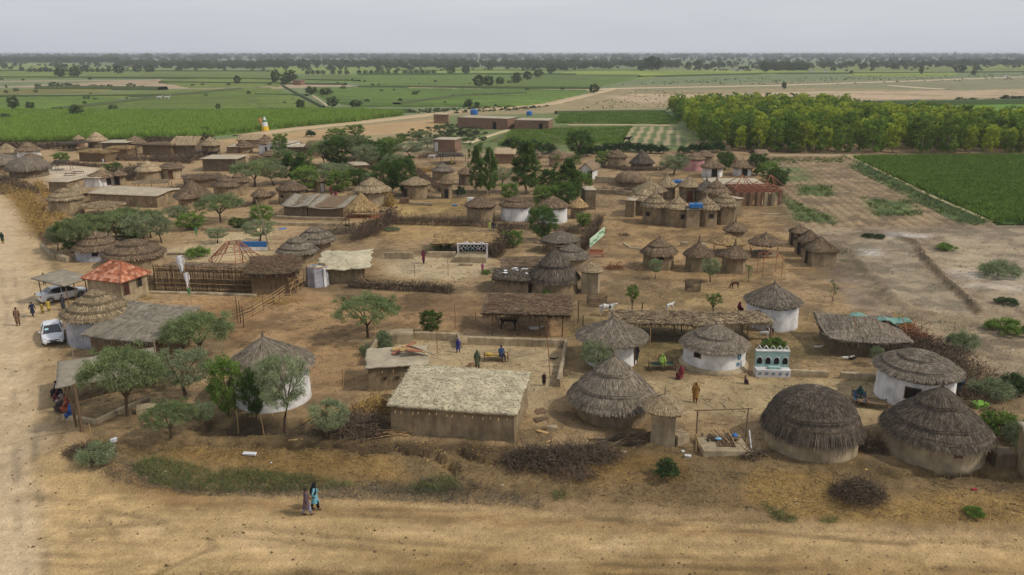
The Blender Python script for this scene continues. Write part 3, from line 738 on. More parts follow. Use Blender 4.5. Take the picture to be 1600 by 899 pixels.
def limbs(kind_, r, h, spread):
    """trunk and limbs as point chains with radii; returns chains and branch tips"""
    ch = []; tips = []
    if kind_ == 'tall':
        n = 6; px, py = 0, 0; pts = []
        for i in range(n + 1):
            pts.append((px, py, h * .93 * i / n)); px += r.uniform(-.03, .03) * h; py += r.uniform(-.03, .03) * h
        ch.append((pts, [h * .018 * (1 - .8 * i / n) + .01 for i in range(n + 1)]))
        for k in range(16):
            z = h * r.uniform(.25, .95); a = r.uniform(0, 6.28); l = spread * (.35 + .5 * math.sin(min(1, z / h) * 2.6)) * r.uniform(.6, 1)
            s = pts[min(n, int(z / (h * .93) * n))]
            e = (s[0] + math.cos(a) * l, s[1] + math.sin(a) * l, z + l * .5)
            ch.append(([(s[0], s[1], z - .1 * h * .3), e], [h * .006, h * .003])); tips.append(e)
        return ch, tips
    fork = h * (.28 if kind_ == 'umbrella' else .33)
    nt = 1 if kind_ != 'multi' else 3
    for t in range(nt):
        bx, by = (0, 0) if nt == 1 else (r.uniform(-.12, .12) * h, r.uniform(-.12, .12) * h)
        lx, ly = bx + r.uniform(-.08, .08) * h, by + r.uniform(-.08, .08) * h
        rad = h * (.030 if nt == 1 else .016)
        ch.append(([(bx, by, -.15), ((bx + lx) / 2 + r.uniform(-.02, .02) * h, (by + ly) / 2, fork * .5), (lx, ly, fork)], [rad * 1.25, rad, rad * .8]))
        for k in range(5 if nt == 1 else 3):
            a = r.uniform(0, 6.28) if nt > 1 else 6.28 * (k + r.uniform(-.3, .3)) / 5
            l = spread * r.uniform(.35, .6)
            mz = h * r.uniform(.55, .72)
            m_ = (lx + math.cos(a) * l, ly + math.sin(a) * l, mz)
            ch.append(([(lx, ly, fork), ((lx + m_[0]) / 2, (ly + m_[1]) / 2, (fork + mz) / 2 + .03 * h), m_], [rad * .65, rad * .5, rad * .32]))
            for j in range(3):
                a2 = a + r.uniform(-.9, .9); l2 = spread * r.uniform(.25, .45)
                e = (m_[0] + math.cos(a2) * l2, m_[1] + math.sin(a2) * l2, min(h * .93, mz + r.uniform(.08, .28) * h))
                ch.append(([m_, e], [rad * .3, rad * .1])); tips.append(e)
    return ch, tips
def tree_src(name, kind_, leaf, h, spread, nleaf, lw, ll, seed, bark=None, clump=.2, droop=0.0, nclump=40, gaps=.0, base=.33):
    """one tree: a tapered trunk with limbs, and a crown of many small leaf-sized faces in clumps"""
    r = random.Random(seed); q = np.random.default_rng(seed)
    ch, tips = limbs(kind_, r, h, spread)
    mb = MB()
    for p, rad in ch: mb.tube(p, rad, 5, cap=False)
    trunk = mb.mesh(name + '_trunk', True); trunk.materials.append(bark or M_bark)
    C = []
    for k in range(nclump):
        if kind_ != 'bush' and k < len(tips) and r.random() > gaps: C.append(tips[k]); continue
        a = r.uniform(0, 6.28)
        if kind_ == 'umbrella':
            rr = spread * math.sqrt(r.random()) * .95; z = h * (.93 - .30 * (rr / spread) ** 2 - .12 * r.random())
        elif kind_ == 'tall':
            t = r.uniform(base * .5, 1); rr = spread * (.95 * math.sin((t ** .8) * 2.75 + .25)) * math.sqrt(r.uniform(.2, 1)) * r.uniform(.55, 1.1); z = h * t * .95
        elif kind_ == 'bush':
            rr = spread * .9 * math.sqrt(r.random()); z = h * (.12 + .78 * math.sqrt(max(0, 1 - (rr / spread) ** 2)) * r.uniform(.25, .95))
        else:
            u = r.uniform(-1, 1); rr = spread * math.sqrt(1 - u * u) * r.uniform(.55, .97); z = h * (base + (1 - base) * (.5 + .47 * u * r.uniform(.7, 1)))
        C.append((math.cos(a) * rr, math.sin(a) * rr, z))
    C = np.array(C); cs = clump * (.6 + .8 * q.random(len(C))) * spread
    ci = q.integers(0, len(C), nleaf)
    off = q.normal(size=(nleaf, 3)); off /= np.linalg.norm(off, axis=1, keepdims=True)
    off *= (q.random((nleaf, 1)) ** .45) * cs[ci][:, None]; off[:, 2] *= .62 if kind_ != 'tall' else 1.1
    P = C[ci] + off
    P[:, 2] = np.clip(P[:, 2], h * .04, h * 1.02)
    d = q.normal(size=(nleaf, 3)); d /= np.linalg.norm(d, axis=1, keepdims=True)
    d[:, 2] -= droop; out = P - np.array([0, 0, h * .5]); out /= np.linalg.norm(out, axis=1, keepdims=True) + 1e-6
    d += .5 * out; d /= np.linalg.norm(d, axis=1, keepdims=True)
    L = ll * (.6 + .8 * q.random(nleaf))[:, None]
    V, qd = blades(P, P + d * L, lw, lw * .35, side=np.cross(d, q.normal(size=(nleaf, 3))))
    crown = np_mesh(name + '_crown', V, quads=qd, mats=[LEAF[leaf]])
    return trunk, crown, h, spread
TS = {}
def T(key, *a, **k): TS.setdefault(key, []).append(tree_src(key, *a, **k))
for s in (1, 2, 3):
    T('acacia', 'umbrella', 'acacia', 5.0, 3.4, 13000, .022, .26, 10 + s, clump=.15, nclump=150, droop=.25)
    T('greyacacia', 'round', 'greyac', 5.0, 2.6, 9000, .020, .24, 20 + s, clump=.17, nclump=120, gaps=.1, base=.3)
    T('broad', 'round', 'green', 5.0, 2.3, 11000, .040, .17, 30 + s, clump=.2, nclump=150, base=.06)
    T('bright', 'round', 'bright', 4.0, 1.9, 8500, .036, .15, 40 + s, clump=.2, nclump=130, base=.04)
    T('tall', 'tall', 'willow', 9.0, 2.1, 12000, .04, .28, 50 + s, bark=M_barkp, clump=.20, nclump=120, droop=.6)
    T('shrub', 'bush', 'dark', 1.6, 1.3, 3600, .030, .16, 60 + s, clump=.2, nclump=60)
    T('olive', 'tall', 'olive', 8.0, 1.9, 2000, .10, .45, 70 + s, bark=M_barkp, clump=.22, nclump=46, base=.35)
    T('oliveg', 'tall', 'oliveg', 8.0, 2.0, 2000, .10, .45, 80 + s, bark=M_barkp, clump=.22, nclump=46, base=.15)
    T('far', 'round', 'far', 7.0, 3.6, 1100, .22, .7, 90 + s, clump=.2, nclump=60, base=.08, gaps=1.0)
for s in (1, 2):
    T('sapling', 'round', 'bright', 2.6, .75, 2200, .022, .10, 95 + s, clump=.26, nclump=50, base=.45)
    T('thin', 'tall', 'acacia', 3.0, .6, 500, .02, .16, 97 + s, clump=.3, nclump=18)
    T('green_shrub', 'bush', 'bright', 1.3, 1.2, 3600, .025, .15, 99 + s, clump=.2, nclump=60)
    T('grey_shrub', 'bush', 'greyac', 1.3, 1.3, 4200, .014, .22, 103 + s, clump=.2, nclump=60)
_tc = {}
def tree(px, py, top, w, key, label, cat=None, group=None, crown_on_ground=False):
    """px,py foot of the trunk in the photo, top of the crown, crown width in photo pixels"""
    x, y, z = G(px, py)
    srcs = TS[key]; i = _tc.get(key, 0); _tc[key] = i + 1
    tr, cr, h0, s0 = srcs[i % len(srcs)]
    H = max(.5, z_at(top, y) - z)
    W = w * depth(y, z + H / 2) / FPX * (1.14 if y > 90 and key in ('broad', 'tall', 'acacia', 'greyacacia', 'bright') else 1)
    isb = key in ('shrub', 'green_shrub', 'grey_shrub')
    nm = 'shrub' if isb else {'tall': 'tall_tree', 'acacia': 'acacia_tree', 'greyacacia': 'acacia_tree', 'sapling': 'young_tree', 'thin': 'young_tree'}.get(key, 'leafy_tree')
    t = thing(nm, label, cat or ('shrub' if isb else 'tree'), (x, y, z), random.uniform(0, 6.28), group)
    sx = W / 2 / (s0 * 1.02); t.scale = (sx, sx, H / h0)
    obj('trunk' if not isb else 'stems', tr, t); obj('crown' if not isb else 'foliage', cr, t)
    return t
VT = [
 (575, 528, 460, 104, 'acacia', 'wide flat-topped acacia alone on the brown yard in front of the dark reed screen'),
 (673, 522, 484, 36, 'broad', 'small round tree behind the far wall of the front courtyard'),
 (200, 652, 540, 128, 'acacia', 'large spreading acacia over the low roof beside the left road'),
 (292, 624, 548, 96, 'greyacacia', 'thin grey-green acacia between the spreading acacia and the bright green tree'),
 (357, 652, 556, 54, 'bright', 'bright yellow-green tree left of the white hut under trees'),
 (400, 655, 575, 40, 'broad', 'slim tree close against the left side of the partly hidden white hut'),
 (445, 673, 552, 88, 'greyacacia', 'two-stemmed feathery tree in front of the partly hidden white hut'),
 (312, 560, 488, 112, 'acacia', 'dense low acacia growing against the end of the grey flat shelter'),
 (932, 584, 533, 56, 'greyacacia', 'pale feathery tree in front of the white hut with the shaggy cone roof'),
 (987, 491, 443, 20, 'sapling', 'young tree with a tight ball crown on a bare stem beside the long brush shelter'),
 (1116, 492, 459, 24, 'sapling', 'leafy young tree near the white hut with the pale plain wall'),
 (1110, 441, 404, 32, 'greyacacia', 'small feathery tree in front of the pointed hut in the dry yard'),
 (1024, 436, 404, 24, 'greyacacia', 'small feathery tree before the square-walled hut with a window'),
 (1169, 441, 412, 14, 'thin', 'bare young stem right of the hut in the dry yard'),
 (1300, 473, 438, 14, 'thin', 'spindly young tree standing alone on the dry ground'),
 (847, 377, 322, 42, 'broad', 'round green tree in front of the two whitewashed huts'),
 (802, 386, 360, 30, 'bright', 'low bushy tree right of the lattice screen yard'),
 (912, 354, 333, 22, 'bright', 'small round tree beside the golden-roofed small hut'),
 (1368, 572, 541, 22, 'greyacacia', 'small wispy tree before the long thatched cattle house'),
 (1210, 545, 528, 40, 'green_shrub', 'bright green bush behind the turquoise ornamental shelf'),
 (690, 392, 376, 32, 'bright', 'low bright tree left of the lattice screen'),
 (745, 303, 226, 26, 'tall', 'left one of two tall slim trees above the middle huts'),
 (765, 306, 229, 28, 'tall', 'right one of two tall slim trees above the middle huts'),
 (823, 302, 217, 46, 'tall', 'tallest broad-crowned tree in the middle of the village'),
 (860, 312, 262, 34, 'broad', 'dark green tree left in the clump behind the whitewashed huts'),
 (888, 318, 246, 44, 'tall', 'tall bright tree in the clump behind the whitewashed huts'),
 (908, 310, 268, 32, 'bright', 'bright tree at the right edge of the clump behind the whitewashed huts'),
 (876, 326, 282, 44, 'broad', 'low dense tree at the front of the clump behind the whitewashed huts'),
 (905, 247, 203, 40, 'broad', 'round dark tree standing behind the village next to the crop rows'),
 (940, 260, 236, 20, 'bright', 'little tree left of the round hut by the hedge'),
 (1052, 274, 243, 46, 'greyacacia', 'grey-leaved acacia left of the pink hut'),
 (1062, 262, 240, 22, 'broad', 'green tree behind the grey-leaved acacia'),
 (1132, 266, 236, 26, 'broad', 'tree between the two white huts with dark doors'),
 (1182, 274, 240, 28, 'broad', 'tree right of the far-right white hut'),
 (1200, 284, 252, 30, 'bright', 'tree at the corner of the village facing the fallow plot'),
 (1213, 297, 262, 30, 'broad', 'dense green tree above the red timber frame'),
 (113, 396, 342, 44, 'broad', 'dark bushy tree left of the grey conical hut by the left road'),
 (138, 378, 333, 52, 'acacia', 'acacia left in the thicket above the domed hut'),
 (168, 376, 336, 46, 'greyacacia', 'grey acacia in the middle of the thicket above the domed hut'),
 (200, 370, 322, 56, 'acacia', 'largest acacia in the thicket above the domed hut'),
 (236, 372, 326, 48, 'acacia', 'acacia right in the thicket above the domed hut'),
 (253, 380, 338, 34, 'greyacacia', 'thin-stemmed acacia at the right end of the thicket'),
 (205, 374, 352, 46, 'bright', 'low green tree at the front of the thicket above the domed hut'),
 (298, 358, 333, 44, 'bright', 'rounded bright green tree right of the thicket'),
 (345, 347, 302, 64, 'acacia', 'spreading acacia in front of the twin-roofed huts on the left'),
 (410, 350, 320, 34, 'bright', 'green bushy tree left of the draped-roof house'),
 (406, 380, 344, 46, 'greyacacia', 'grey feathery tree above the blue-painted wall'),
 (398, 292, 250, 66, 'acacia', 'wide acacia at the left of the middle tree belt'),
 (428, 290, 256, 44, 'greyacacia', 'grey acacia in the middle tree belt'),
 (454, 286, 238, 36, 'tall', 'yellow-green upright tree in the middle tree belt'),
 (474, 286, 237, 36, 'tall', 'second upright tree in the middle tree belt, next to the yellow-green one'),
 (508, 262, 218, 44, 'acacia', 'acacia at the left of the dense grove behind the village'),
 (528, 262, 212, 46, 'broad', 'dark tree in the dense grove behind the village'),
 (553, 260, 208, 50, 'acacia', 'acacia in the middle of the dense grove behind the village'),
 (590, 262, 217, 44, 'broad', 'right-hand dark green tree of the dense grove'),
 (572, 268, 225, 40, 'greyacacia', 'grey tree at the front of the dense grove'),
 (600, 264, 228, 30, 'broad', 'small tree at the right edge of the dense grove'),
 (520, 290, 254, 46, 'greyacacia', 'pale acacia below the dense grove'),
 (556, 212, 194, 26, 'bright', 'bright round bush-tree beside the farm road'),
 (527, 218, 200, 30, 'bright', 'bright tree left of the round bush-tree by the farm road'),
 (486, 214, 202, 18, 'shrub', 'low shrub on the verge of the farm road'),
 (603, 304, 252, 42, 'broad', 'dark green tree behind the big straw-sided hut'),
 (630, 304, 243, 42, 'broad', 'tallest tree behind the big straw-sided hut'),
 (560, 296, 262, 34, 'broad', 'dark tree left behind the big straw-sided hut'),
 (641, 246, 222, 48, 'greyacacia', 'grey acacia left of the brick store room'),
 (655, 218, 204, 26, 'acacia', 'small acacia beyond the brick store room'),
 (627, 224, 208, 14, 'bright', 'little dark green tree left of the small acacia beyond the store room'),
 (705, 208, 202, 16, 'shrub', 'low shrub in front of the long brick compound'),
 (722, 212, 203, 18, 'shrub', 'second low shrub in front of the long brick compound'),
 (796, 313, 285, 28, 'bright', 'low bright tree left of the tallest tree'),
 (720, 308, 288, 16, 'shrub', 'dark shrub by the small outhouse with a dark doorway'),
 (438, 243, 209, 24, 'bright', 'small bright tree in front of the white far hut'),
 (322, 212, 198, 14, 'broad', 'lone small tree at the edge of the cane field'),
 (96, 256, 238, 22, 'bright', 'bright bush by the pale yard on the far left'),
 (178, 268, 254, 26, 'broad', 'green bush by the straw pens on the left'),
 (310, 402, 384, 40, 'green_shrub', 'green bushes behind the reed screen with the flags'),
 (372, 358, 340, 26, 'broad', 'bush in front of the twin-roofed huts on the left'),
 (1215, 290, 276, 24, 'shrub', 'shrub at the edge of the fallow plot'),
 (447, 262, 232, 34, 'acacia', 'dusty acacia beside the white far hut grove'),
 (418, 270, 246, 40, 'acacia', 'broad acacia above the wide one in the middle belt'),
 (385, 282, 262, 36, 'greyacacia', 'pale small acacia at the left end of the middle belt'),
 (540, 240, 214, 40, 'acacia', 'airy acacia at the back of the dense grove'),
 (618, 272, 240, 34, 'greyacacia', 'dusty acacia between the dense grove and the straw-sided hut'),
 (575, 296, 268, 30, 'greyacacia', 'wispy acacia just behind the large straw-sided hut'),
 (540, 282, 258, 34, 'acacia', 'acacia in the gap below the dense grove'),
 (505, 246, 226, 26, 'greyacacia', 'thin acacia right of the grey hut by the grove'),
 (785, 290, 262, 34, 'greyacacia', 'pale acacia between the slim trees and the tallest tree'),
 (668, 232, 214, 26, 'greyacacia', 'dusty bush tree just left of the brick store room'),
 (90, 392, 352, 26, 'greyacacia', 'scraggy acacia at the left end of the thicket'),
 (245, 600, 560, 60, 'greyacacia', 'sparse acacia between the low roof and the thin grey-green one'),
 (322, 668, 628, 40, 'greyacacia', 'wispy bush by the drain left of the bright tree'),
 (128, 402, 340, 50, 'acacia', 'full acacia at the front left of the thicket'),
 (182, 380, 330, 52, 'acacia', 'full acacia in the centre of the thicket above the domed hut'),
 (222, 384, 334, 50, 'greyacacia', 'broad pale acacia low in the thicket above the domed hut'),
 (280, 350, 322, 34, 'greyacacia', 'pale acacia just left of the rounded bright green tree'),
 (340, 380, 356, 34, 'greyacacia', 'low pale acacia in the yard with the green pennant'),
 (288, 545, 498, 60, 'acacia', 'left part of the dense acacia against the grey flat shelter'),
 (480, 300, 258, 40, 'bright', 'fresh green tree at the lower edge of the middle belt'),
 (530, 300, 266, 38, 'bright', 'fresh green tree between the tiny hut and the straw-sided hut'),
 (608, 244, 214, 36, 'bright', 'fresh green tree on the right of the dense grove'),
 (850, 330, 288, 34, 'bright', 'fresh green tree at the front left of the clump behind the whitewashed huts'),
 (565, 246, 212, 38, 'bright', 'light green tree at the top of the dense grove'),
 # shrubs near the front
 (268, 684, 628, 84, 'acacia', 'low sprawling acacia bush beside the drain at the front left'),
 (515, 688, 626, 68, 'greyacacia', 'grey-green bush growing through the brushwood pile'),
 (1040, 746, 714, 42, 'shrub', 'dark blue-green round shrub on the bank below the timber frame'),
 (1522, 806, 792, 32, 'green_shrub', 'small green shrub at the lower right verge'),
 (1503, 548, 516, 48, 'grey_shrub', 'grey-green shrub on the dry land above the right-hand huts'),
 (1575, 520, 497, 66, 'green_shrub', 'bright green spreading shrub at the right edge of the dry land'),
 (1572, 476, 464, 36, 'shrub', 'small dark shrub on the dry land at the right edge'),
 (1478, 390, 380, 34, 'green_shrub', 'flat green shrub beyond the dark earth ridge'),
 (1357, 371, 364, 22, 'shrub', 'dark green shrub where the dry land meets the fallow plot'),
 (1374, 373, 365, 18, 'shrub', 'smaller shrub beside the dark green one at the fallow plot'),
 (1560, 432, 404, 60, 'grey_shrub', 'straggling grey shrub on the dry land to the right'),
 (1545, 618, 590, 70, 'grey_shrub', 'grey thorny shrub right of the white hut with a window'),
 (1585, 612, 584, 60, 'shrub', 'dark shrub at the right edge beside the thorny one'),
 (1560, 680, 640, 66, 'green_shrub', 'green bush right of the large dark cone hut'),
 (1596, 700, 652, 60, 'grey_shrub', 'greyish bush by the mud building at the right edge'),
 (150, 722, 690, 60, 'grey_shrub', 'dry grey thorn bush at the road corner'),
 (613, 360, 354, 26, 'grey_shrub', 'little grey shrub in the fenced bare yard'),
 (855, 466, 452, 18, 'green_shrub', 'small weed at the foot of the dark cone hut'),
 (760, 428, 424, 18, 'green_shrub', 'small weed left of the patched-roof hut'),
 (600, 540, 514, 28, 'grey_shrub', 'grey shrub beside the mud platform'),
 (605, 547, 530, 22, 'grey_shrub', 'low grey shrub inside the left courtyard wall'),
 (572, 555, 535, 22, 'grey_shrub', 'wispy grey shrub outside the left courtyard wall'),
]
for a in VT: tree(*a[:5], a[5])
# the hedge and thicket at the far edge of the village
for (px, py, tp, w) in [(812, 240, 218, 34), (838, 243, 216, 32), (856, 240, 222, 26), (800, 232, 214, 30), (930, 240, 226, 26), (950, 238, 224, 24), (968, 238, 222, 22), (984, 236, 220, 22), (1000, 238, 222, 24), (1018, 240, 224, 22), (1036, 240, 226, 20), (1068, 240, 228, 18), (1085, 238, 224, 24), (1103, 240, 220, 26), (1120, 238, 218, 26), (918, 244, 226, 22)]:
    tree(px, py, tp - 1, w * 1.15, 'shrub', 'dark green bush in the hedge between the far huts and the crop rows', group='bushes of the hedge behind the village')
# plantation on the right
PL = [flat(*p) for p in [(1046, 176), (1075, 172), (1180, 170), (1320, 172), (1330, 184), (1430, 190), (1600, 200), (1900, 214), (1900, 243), (1600, 242), (1400, 241), (1200, 240), (1118, 234), (1080, 212)]]
r = np.random.default_rng(5)
cand = pts_in(PL, 2600, 5, True)
cand = cand[np.argsort(cand[:, 1])]
sel = []
grid = {}
for p in cand:
    k = (int(p[0] // 4), int(p[1] // 4))
    ok = True
    for i in (-1, 0, 1):
        for j in (-1, 0, 1):
            for qq in grid.get((k[0] + i, k[1] + j), ()):
                if (qq[0] - p[0]) ** 2 + (qq[1] - p[1]) ** 2 < 3.0 ** 2: ok = False
    if ok: grid.setdefault(k, []).append(p); sel.append(p)
sel = [p for p in sel if (p[0] - 0) / depth(p[1]) * FPX + 800 < 1680]
sel = np.array(sel)
print('plantation trees', len(sel))
def plant(p, i):
    fr = p[1] < 232 or r.random() < .25
    key = 'oliveg' if fr and r.random() < .75 else 'olive'
    tr, cr, h0, s0 = TS[key][i % 3]
    s = (.66 + .38 * r.random()); 
    return key, i % 3, s
for i, p in enumerate(sel[:300]):
    key, k, s = plant(p, i)
    tr, cr, h0, s0 = TS[key][k]
    t = thing('plantation_tree', 'slender close-set tree in the dense plantation beyond the village on the right', 'tree', (p[0], p[1], 0), r.random() * 6.28, 'trees of the dense plantation')
    t.scale = (s * 1.08, s * 1.08, s * 1.05)
    obj('trunk', tr, t); obj('crown', cr, t)
rest = sel[300:]
if len(rest):
    for k in range(3):
        q = rest[k::3]
        gn_scatter('plantation_canopy', np.column_stack([q, np.zeros(len(q))]), np.column_stack([[1.0] * len(q), [1.0] * len(q), .62 + .3 * r.random(len(q))]), r.random(len(q)) * 6.28, hidden_src('plantation_source', TS['olive' if k else 'oliveg'][k][1]))
# single trees out on the plain
_fi = 0
def far_tree(px, py, tp, w, label, group=None):
    global _fi
    x, y = flat(px, py); H = z_at(tp, y); W = w * depth(y) / FPX
    tr, cr, h0, s0 = TS['far'][_fi % 3]; _fi += 1
    t = thing('field_tree', label, 'tree', (x, y, 0), random.uniform(0, 6.28), group)
    s = W / 2 / s0; t.scale = (s, s, H / h0)
    obj('trunk', tr, t); obj('crown', cr, t)
for x in (47, 55, 63, 72, 79, 128, 136, 144, 153, 161, 170):
    far_tree(x, 113.5, 106.5, 7, 'small round tree in the evenly spaced row across the far left fields', 'row of small trees on the far left fields')
for x in (481, 489, 497, 505, 520, 531, 542, 561, 571, 580, 589, 598, 607, 618, 633, 642, 651, 660, 669, 678):
    far_tree(x, 117, 109.5, 8, 'small round tree in the long row across the middle fields', 'row of small trees on the middle fields')
FT = [(95, 122, 106, 18, 'wide-crowned tree standing before the far left row'), (117, 121, 104, 20, 'larger tree standing before the far left row'),
 (186, 116, 102, 17, 'broad tree right of the far left row'), (215, 114, 101, 14, 'reddish-brown crowned tree by the far farm buildings'), (234, 114, 101, 16, 'broad tree right of the far farm buildings'),
 (371, 132, 118, 11, 'lone upright tree by the bare strip'), (22, 173, 150, 18, 'tree at the left edge of the cane'), (10, 192, 177, 18, 'bushy tree at the far left edge of the near cane field'),
 (122, 186, 163, 24, 'leaning tree at the boundary of the near cane field'), (48, 172, 159, 14, 'small tree on the cane boundary at the left'), (177, 176, 163, 14, 'sparse tree on the cane boundary'),
 (341, 172, 162, 8, 'tiny tree on the field boundary'), (431, 131, 108, 14, 'left tree of the clump by the little field hut'), (453, 130, 109, 24, 'big tree of the clump by the little field hut'),
 (445, 134, 120, 16, 'low tree at the front of the clump by the little field hut'), (487, 149, 135, 20, 'spreading tree right of the little field hut'), (509, 150, 137, 22, 'dark tree right of the little field hut'),
 (471, 174, 155, 16, 'upright dark tree left of the field track'), (520, 169, 151, 19, 'upright tree right of the field track'), (556, 168, 156, 20, 'low tree on the edge of the middle cane field'),
 (748, 137, 117, 18, 'left of the two big round trees by the farm track'), (763, 136, 118, 18, 'right of the two big round trees by the farm track'), (781, 133, 120, 13, 'smaller tree right of the two big round trees'),
 (705, 117, 103, 14, 'tree at the right end of the long middle row'), (728, 117, 103, 13, 'round tree right of the long middle row'), (732, 167, 155, 15, 'bushy tree by the brick compound road'), (745, 169, 159, 10, 'small bush tree by the brick compound road'),
 (928, 147, 131, 16, 'dark tree at the farm road junction'), (807, 131, 113, 17, 'left tree of the belt right of the big pair'), (824, 126, 111, 15, 'second tree of the belt right of the big pair'), (841, 122, 108, 14, 'third tree of the belt right of the big pair'),
 (861, 116, 100, 16, 'tall tree of the belt right of the big pair'), (1020, 111, 88, 28, 'biggest tree standing on the far plain'), (1003, 112, 102, 12, 'tree at the foot of the biggest far tree'), (1075, 110, 96, 10, 'narrow far tree right of the biggest one'),
 (1090, 109, 95, 11, 'upright far tree near the pale buildings'), (1105, 110, 100, 16, 'round far tree near the pale buildings'), (1195, 113, 97, 16, 'far tree at the left end of the dark far wood'),
 (1410, 105, 95, 13, 'round far tree on the bright fields at the right'), (1395, 109, 99, 12, 'bushy far tree left of the round one'), (1365, 106, 97, 13, 'far tree on the bright fields'), (1436, 107, 97, 8, 'slim far tree on the bright fields'),
 (1439, 117, 103, 7, 'slim tree standing in the bright field strip'), (1465, 105, 96, 8, 'narrow far tree right of the slim ones'), (1499, 114, 102, 18, 'spreading tree by the pale far road'), (1506, 105, 92, 12, 'dark tall far tree on the right'),
 (1521, 118, 109, 8, 'little tree by the pale far road'), (1572, 103, 94, 20, 'broad far tree at the right'), (1594, 101, 94, 14, 'far tree at the right edge'), (1330, 116, 110, 6, 'tiny tree by the far white tents'), (1225, 140, 128, 8, 'bush on the bare land beyond the plantation')]
for a in FT: far_tree(*a)
for (x, y, tp, w) in [(60, 139, 131, 10), (85, 139, 128, 16), (104, 138, 130, 18), (120, 139, 132, 12), (146, 139, 132, 14), (160, 139, 133, 12), (172, 139, 132, 10), (205, 140, 130, 14), (222, 140, 134, 14), (240, 140, 136, 16)]:
    far_tree(x, y, tp, w, 'dark bush in the hedge line on the left fields', 'hedge line on the left fields')
for (x, y, tp, w) in [(1500, 161, 152, 18), (1520, 161, 153, 16), (1575, 160, 149, 26), (1595, 160, 150, 22), (1430, 162, 156, 20), (1405, 163, 157, 16), (1460, 163, 156, 18), (1385, 164, 158, 16), (1548, 162, 154, 18)]:
    far_tree(x, y, tp, w, 'dark scrub bush on the verge beyond the plantation', 'scrub bushes beyond the plantation')
# far-off woods that read as one mass
def wood(name, P, n, s, seed, zs=1.0):
    q = pts_in(P, n, seed); rr = np.random.default_rng(seed)
    sc = s * (.5 + .9 * rr.random(n) ** 1.5)
    gn_scatter(name, np.column_stack([q, np.zeros(n)]), np.column_stack([sc * 1.25, sc * 1.25, sc * zs]), rr.random(n) * 6.28, hidden_src('wood_source', TS['far'][seed % 3][1]))
wood('distant_woodland', [(-100, 100), (-100, 94.5), (180, 95), (185, 99)], 700, 1.5, 1)
wood('distant_woodland', [(180, 106), (180, 96), (420, 98), (420, 108), (340, 109)], 480, 1.0, 2)
wood('distant_woodland', [(400, 106), (400, 98), (620, 98), (800, 99), (900, 102), (900, 107), (700, 107)], 620, 1.2, 3)
wood('distant_woodland', [(800, 110), (800, 98), (1060, 98), (1060, 107), (900, 110)], 420, 1.1, 4)
wood('distant_woodland', [(1190, 111.5), (1190, 104.5), (1258, 104.5), (1262, 111.5)], 150, 1.1, 5)
wood('distant_woodland', [(1262, 109), (1262, 104), (1420, 99), (1700, 98), (1700, 101), (1400, 108)], 230, 1.0, 6)
wood('distant_woodland', [(-300, 95), (-300, 87.5), (1900, 87), (1900, 91)], 3400, 2.5, 7, .9)
wood('distant_woodland', [(-300, 97), (-300, 91), (1900, 90.5), (1900, 96)], 1300, 1.4, 8)
wood('distant_woodland', [(1060, 106), (1060, 96), (1900, 94), (1900, 100)], 420, 1.1, 9)
wood('scattered_scrub', [(960, 134), (1100, 124), (1600, 115), (1700, 122), (1300, 132)], 420, .16, 10, .6)
wood('scattered_scrub', [(560, 176), (700, 170), (860, 166), (820, 172), (700, 178)], 300, .14, 11, .6)
wood('scattered_scrub', [(930, 160), (1000, 140), (1330, 160), (1100, 165), (900, 172)], 420, .08, 12, .6)
wood('scattered_scrub', [(640, 205), (700, 195), (760, 200), (760, 222), (620, 222)], 260, .14, 13, .6)
wood('scattered_scrub', [(1330, 166), (1700, 158), (1700, 161), (1400, 163)], 160, .2, 14, .8)

wood('distant_woodland', [(0, 112), (0, 100), (900, 104), (900, 112)], 240, .8, 21)
wood('distant_woodland', [(1000, 112), (1000, 100), (1700, 100), (1700, 113)], 240, .8, 22)
wood('scattered_scrub', [(0, 175), (0, 125), (900, 125), (900, 165), (600, 175)], 60, .3, 23)
wood('scattered_scrub', [(-60, 176.5), (-60, 175), (400, 174), (400, 175.5)], 70, .3, 24, .5)
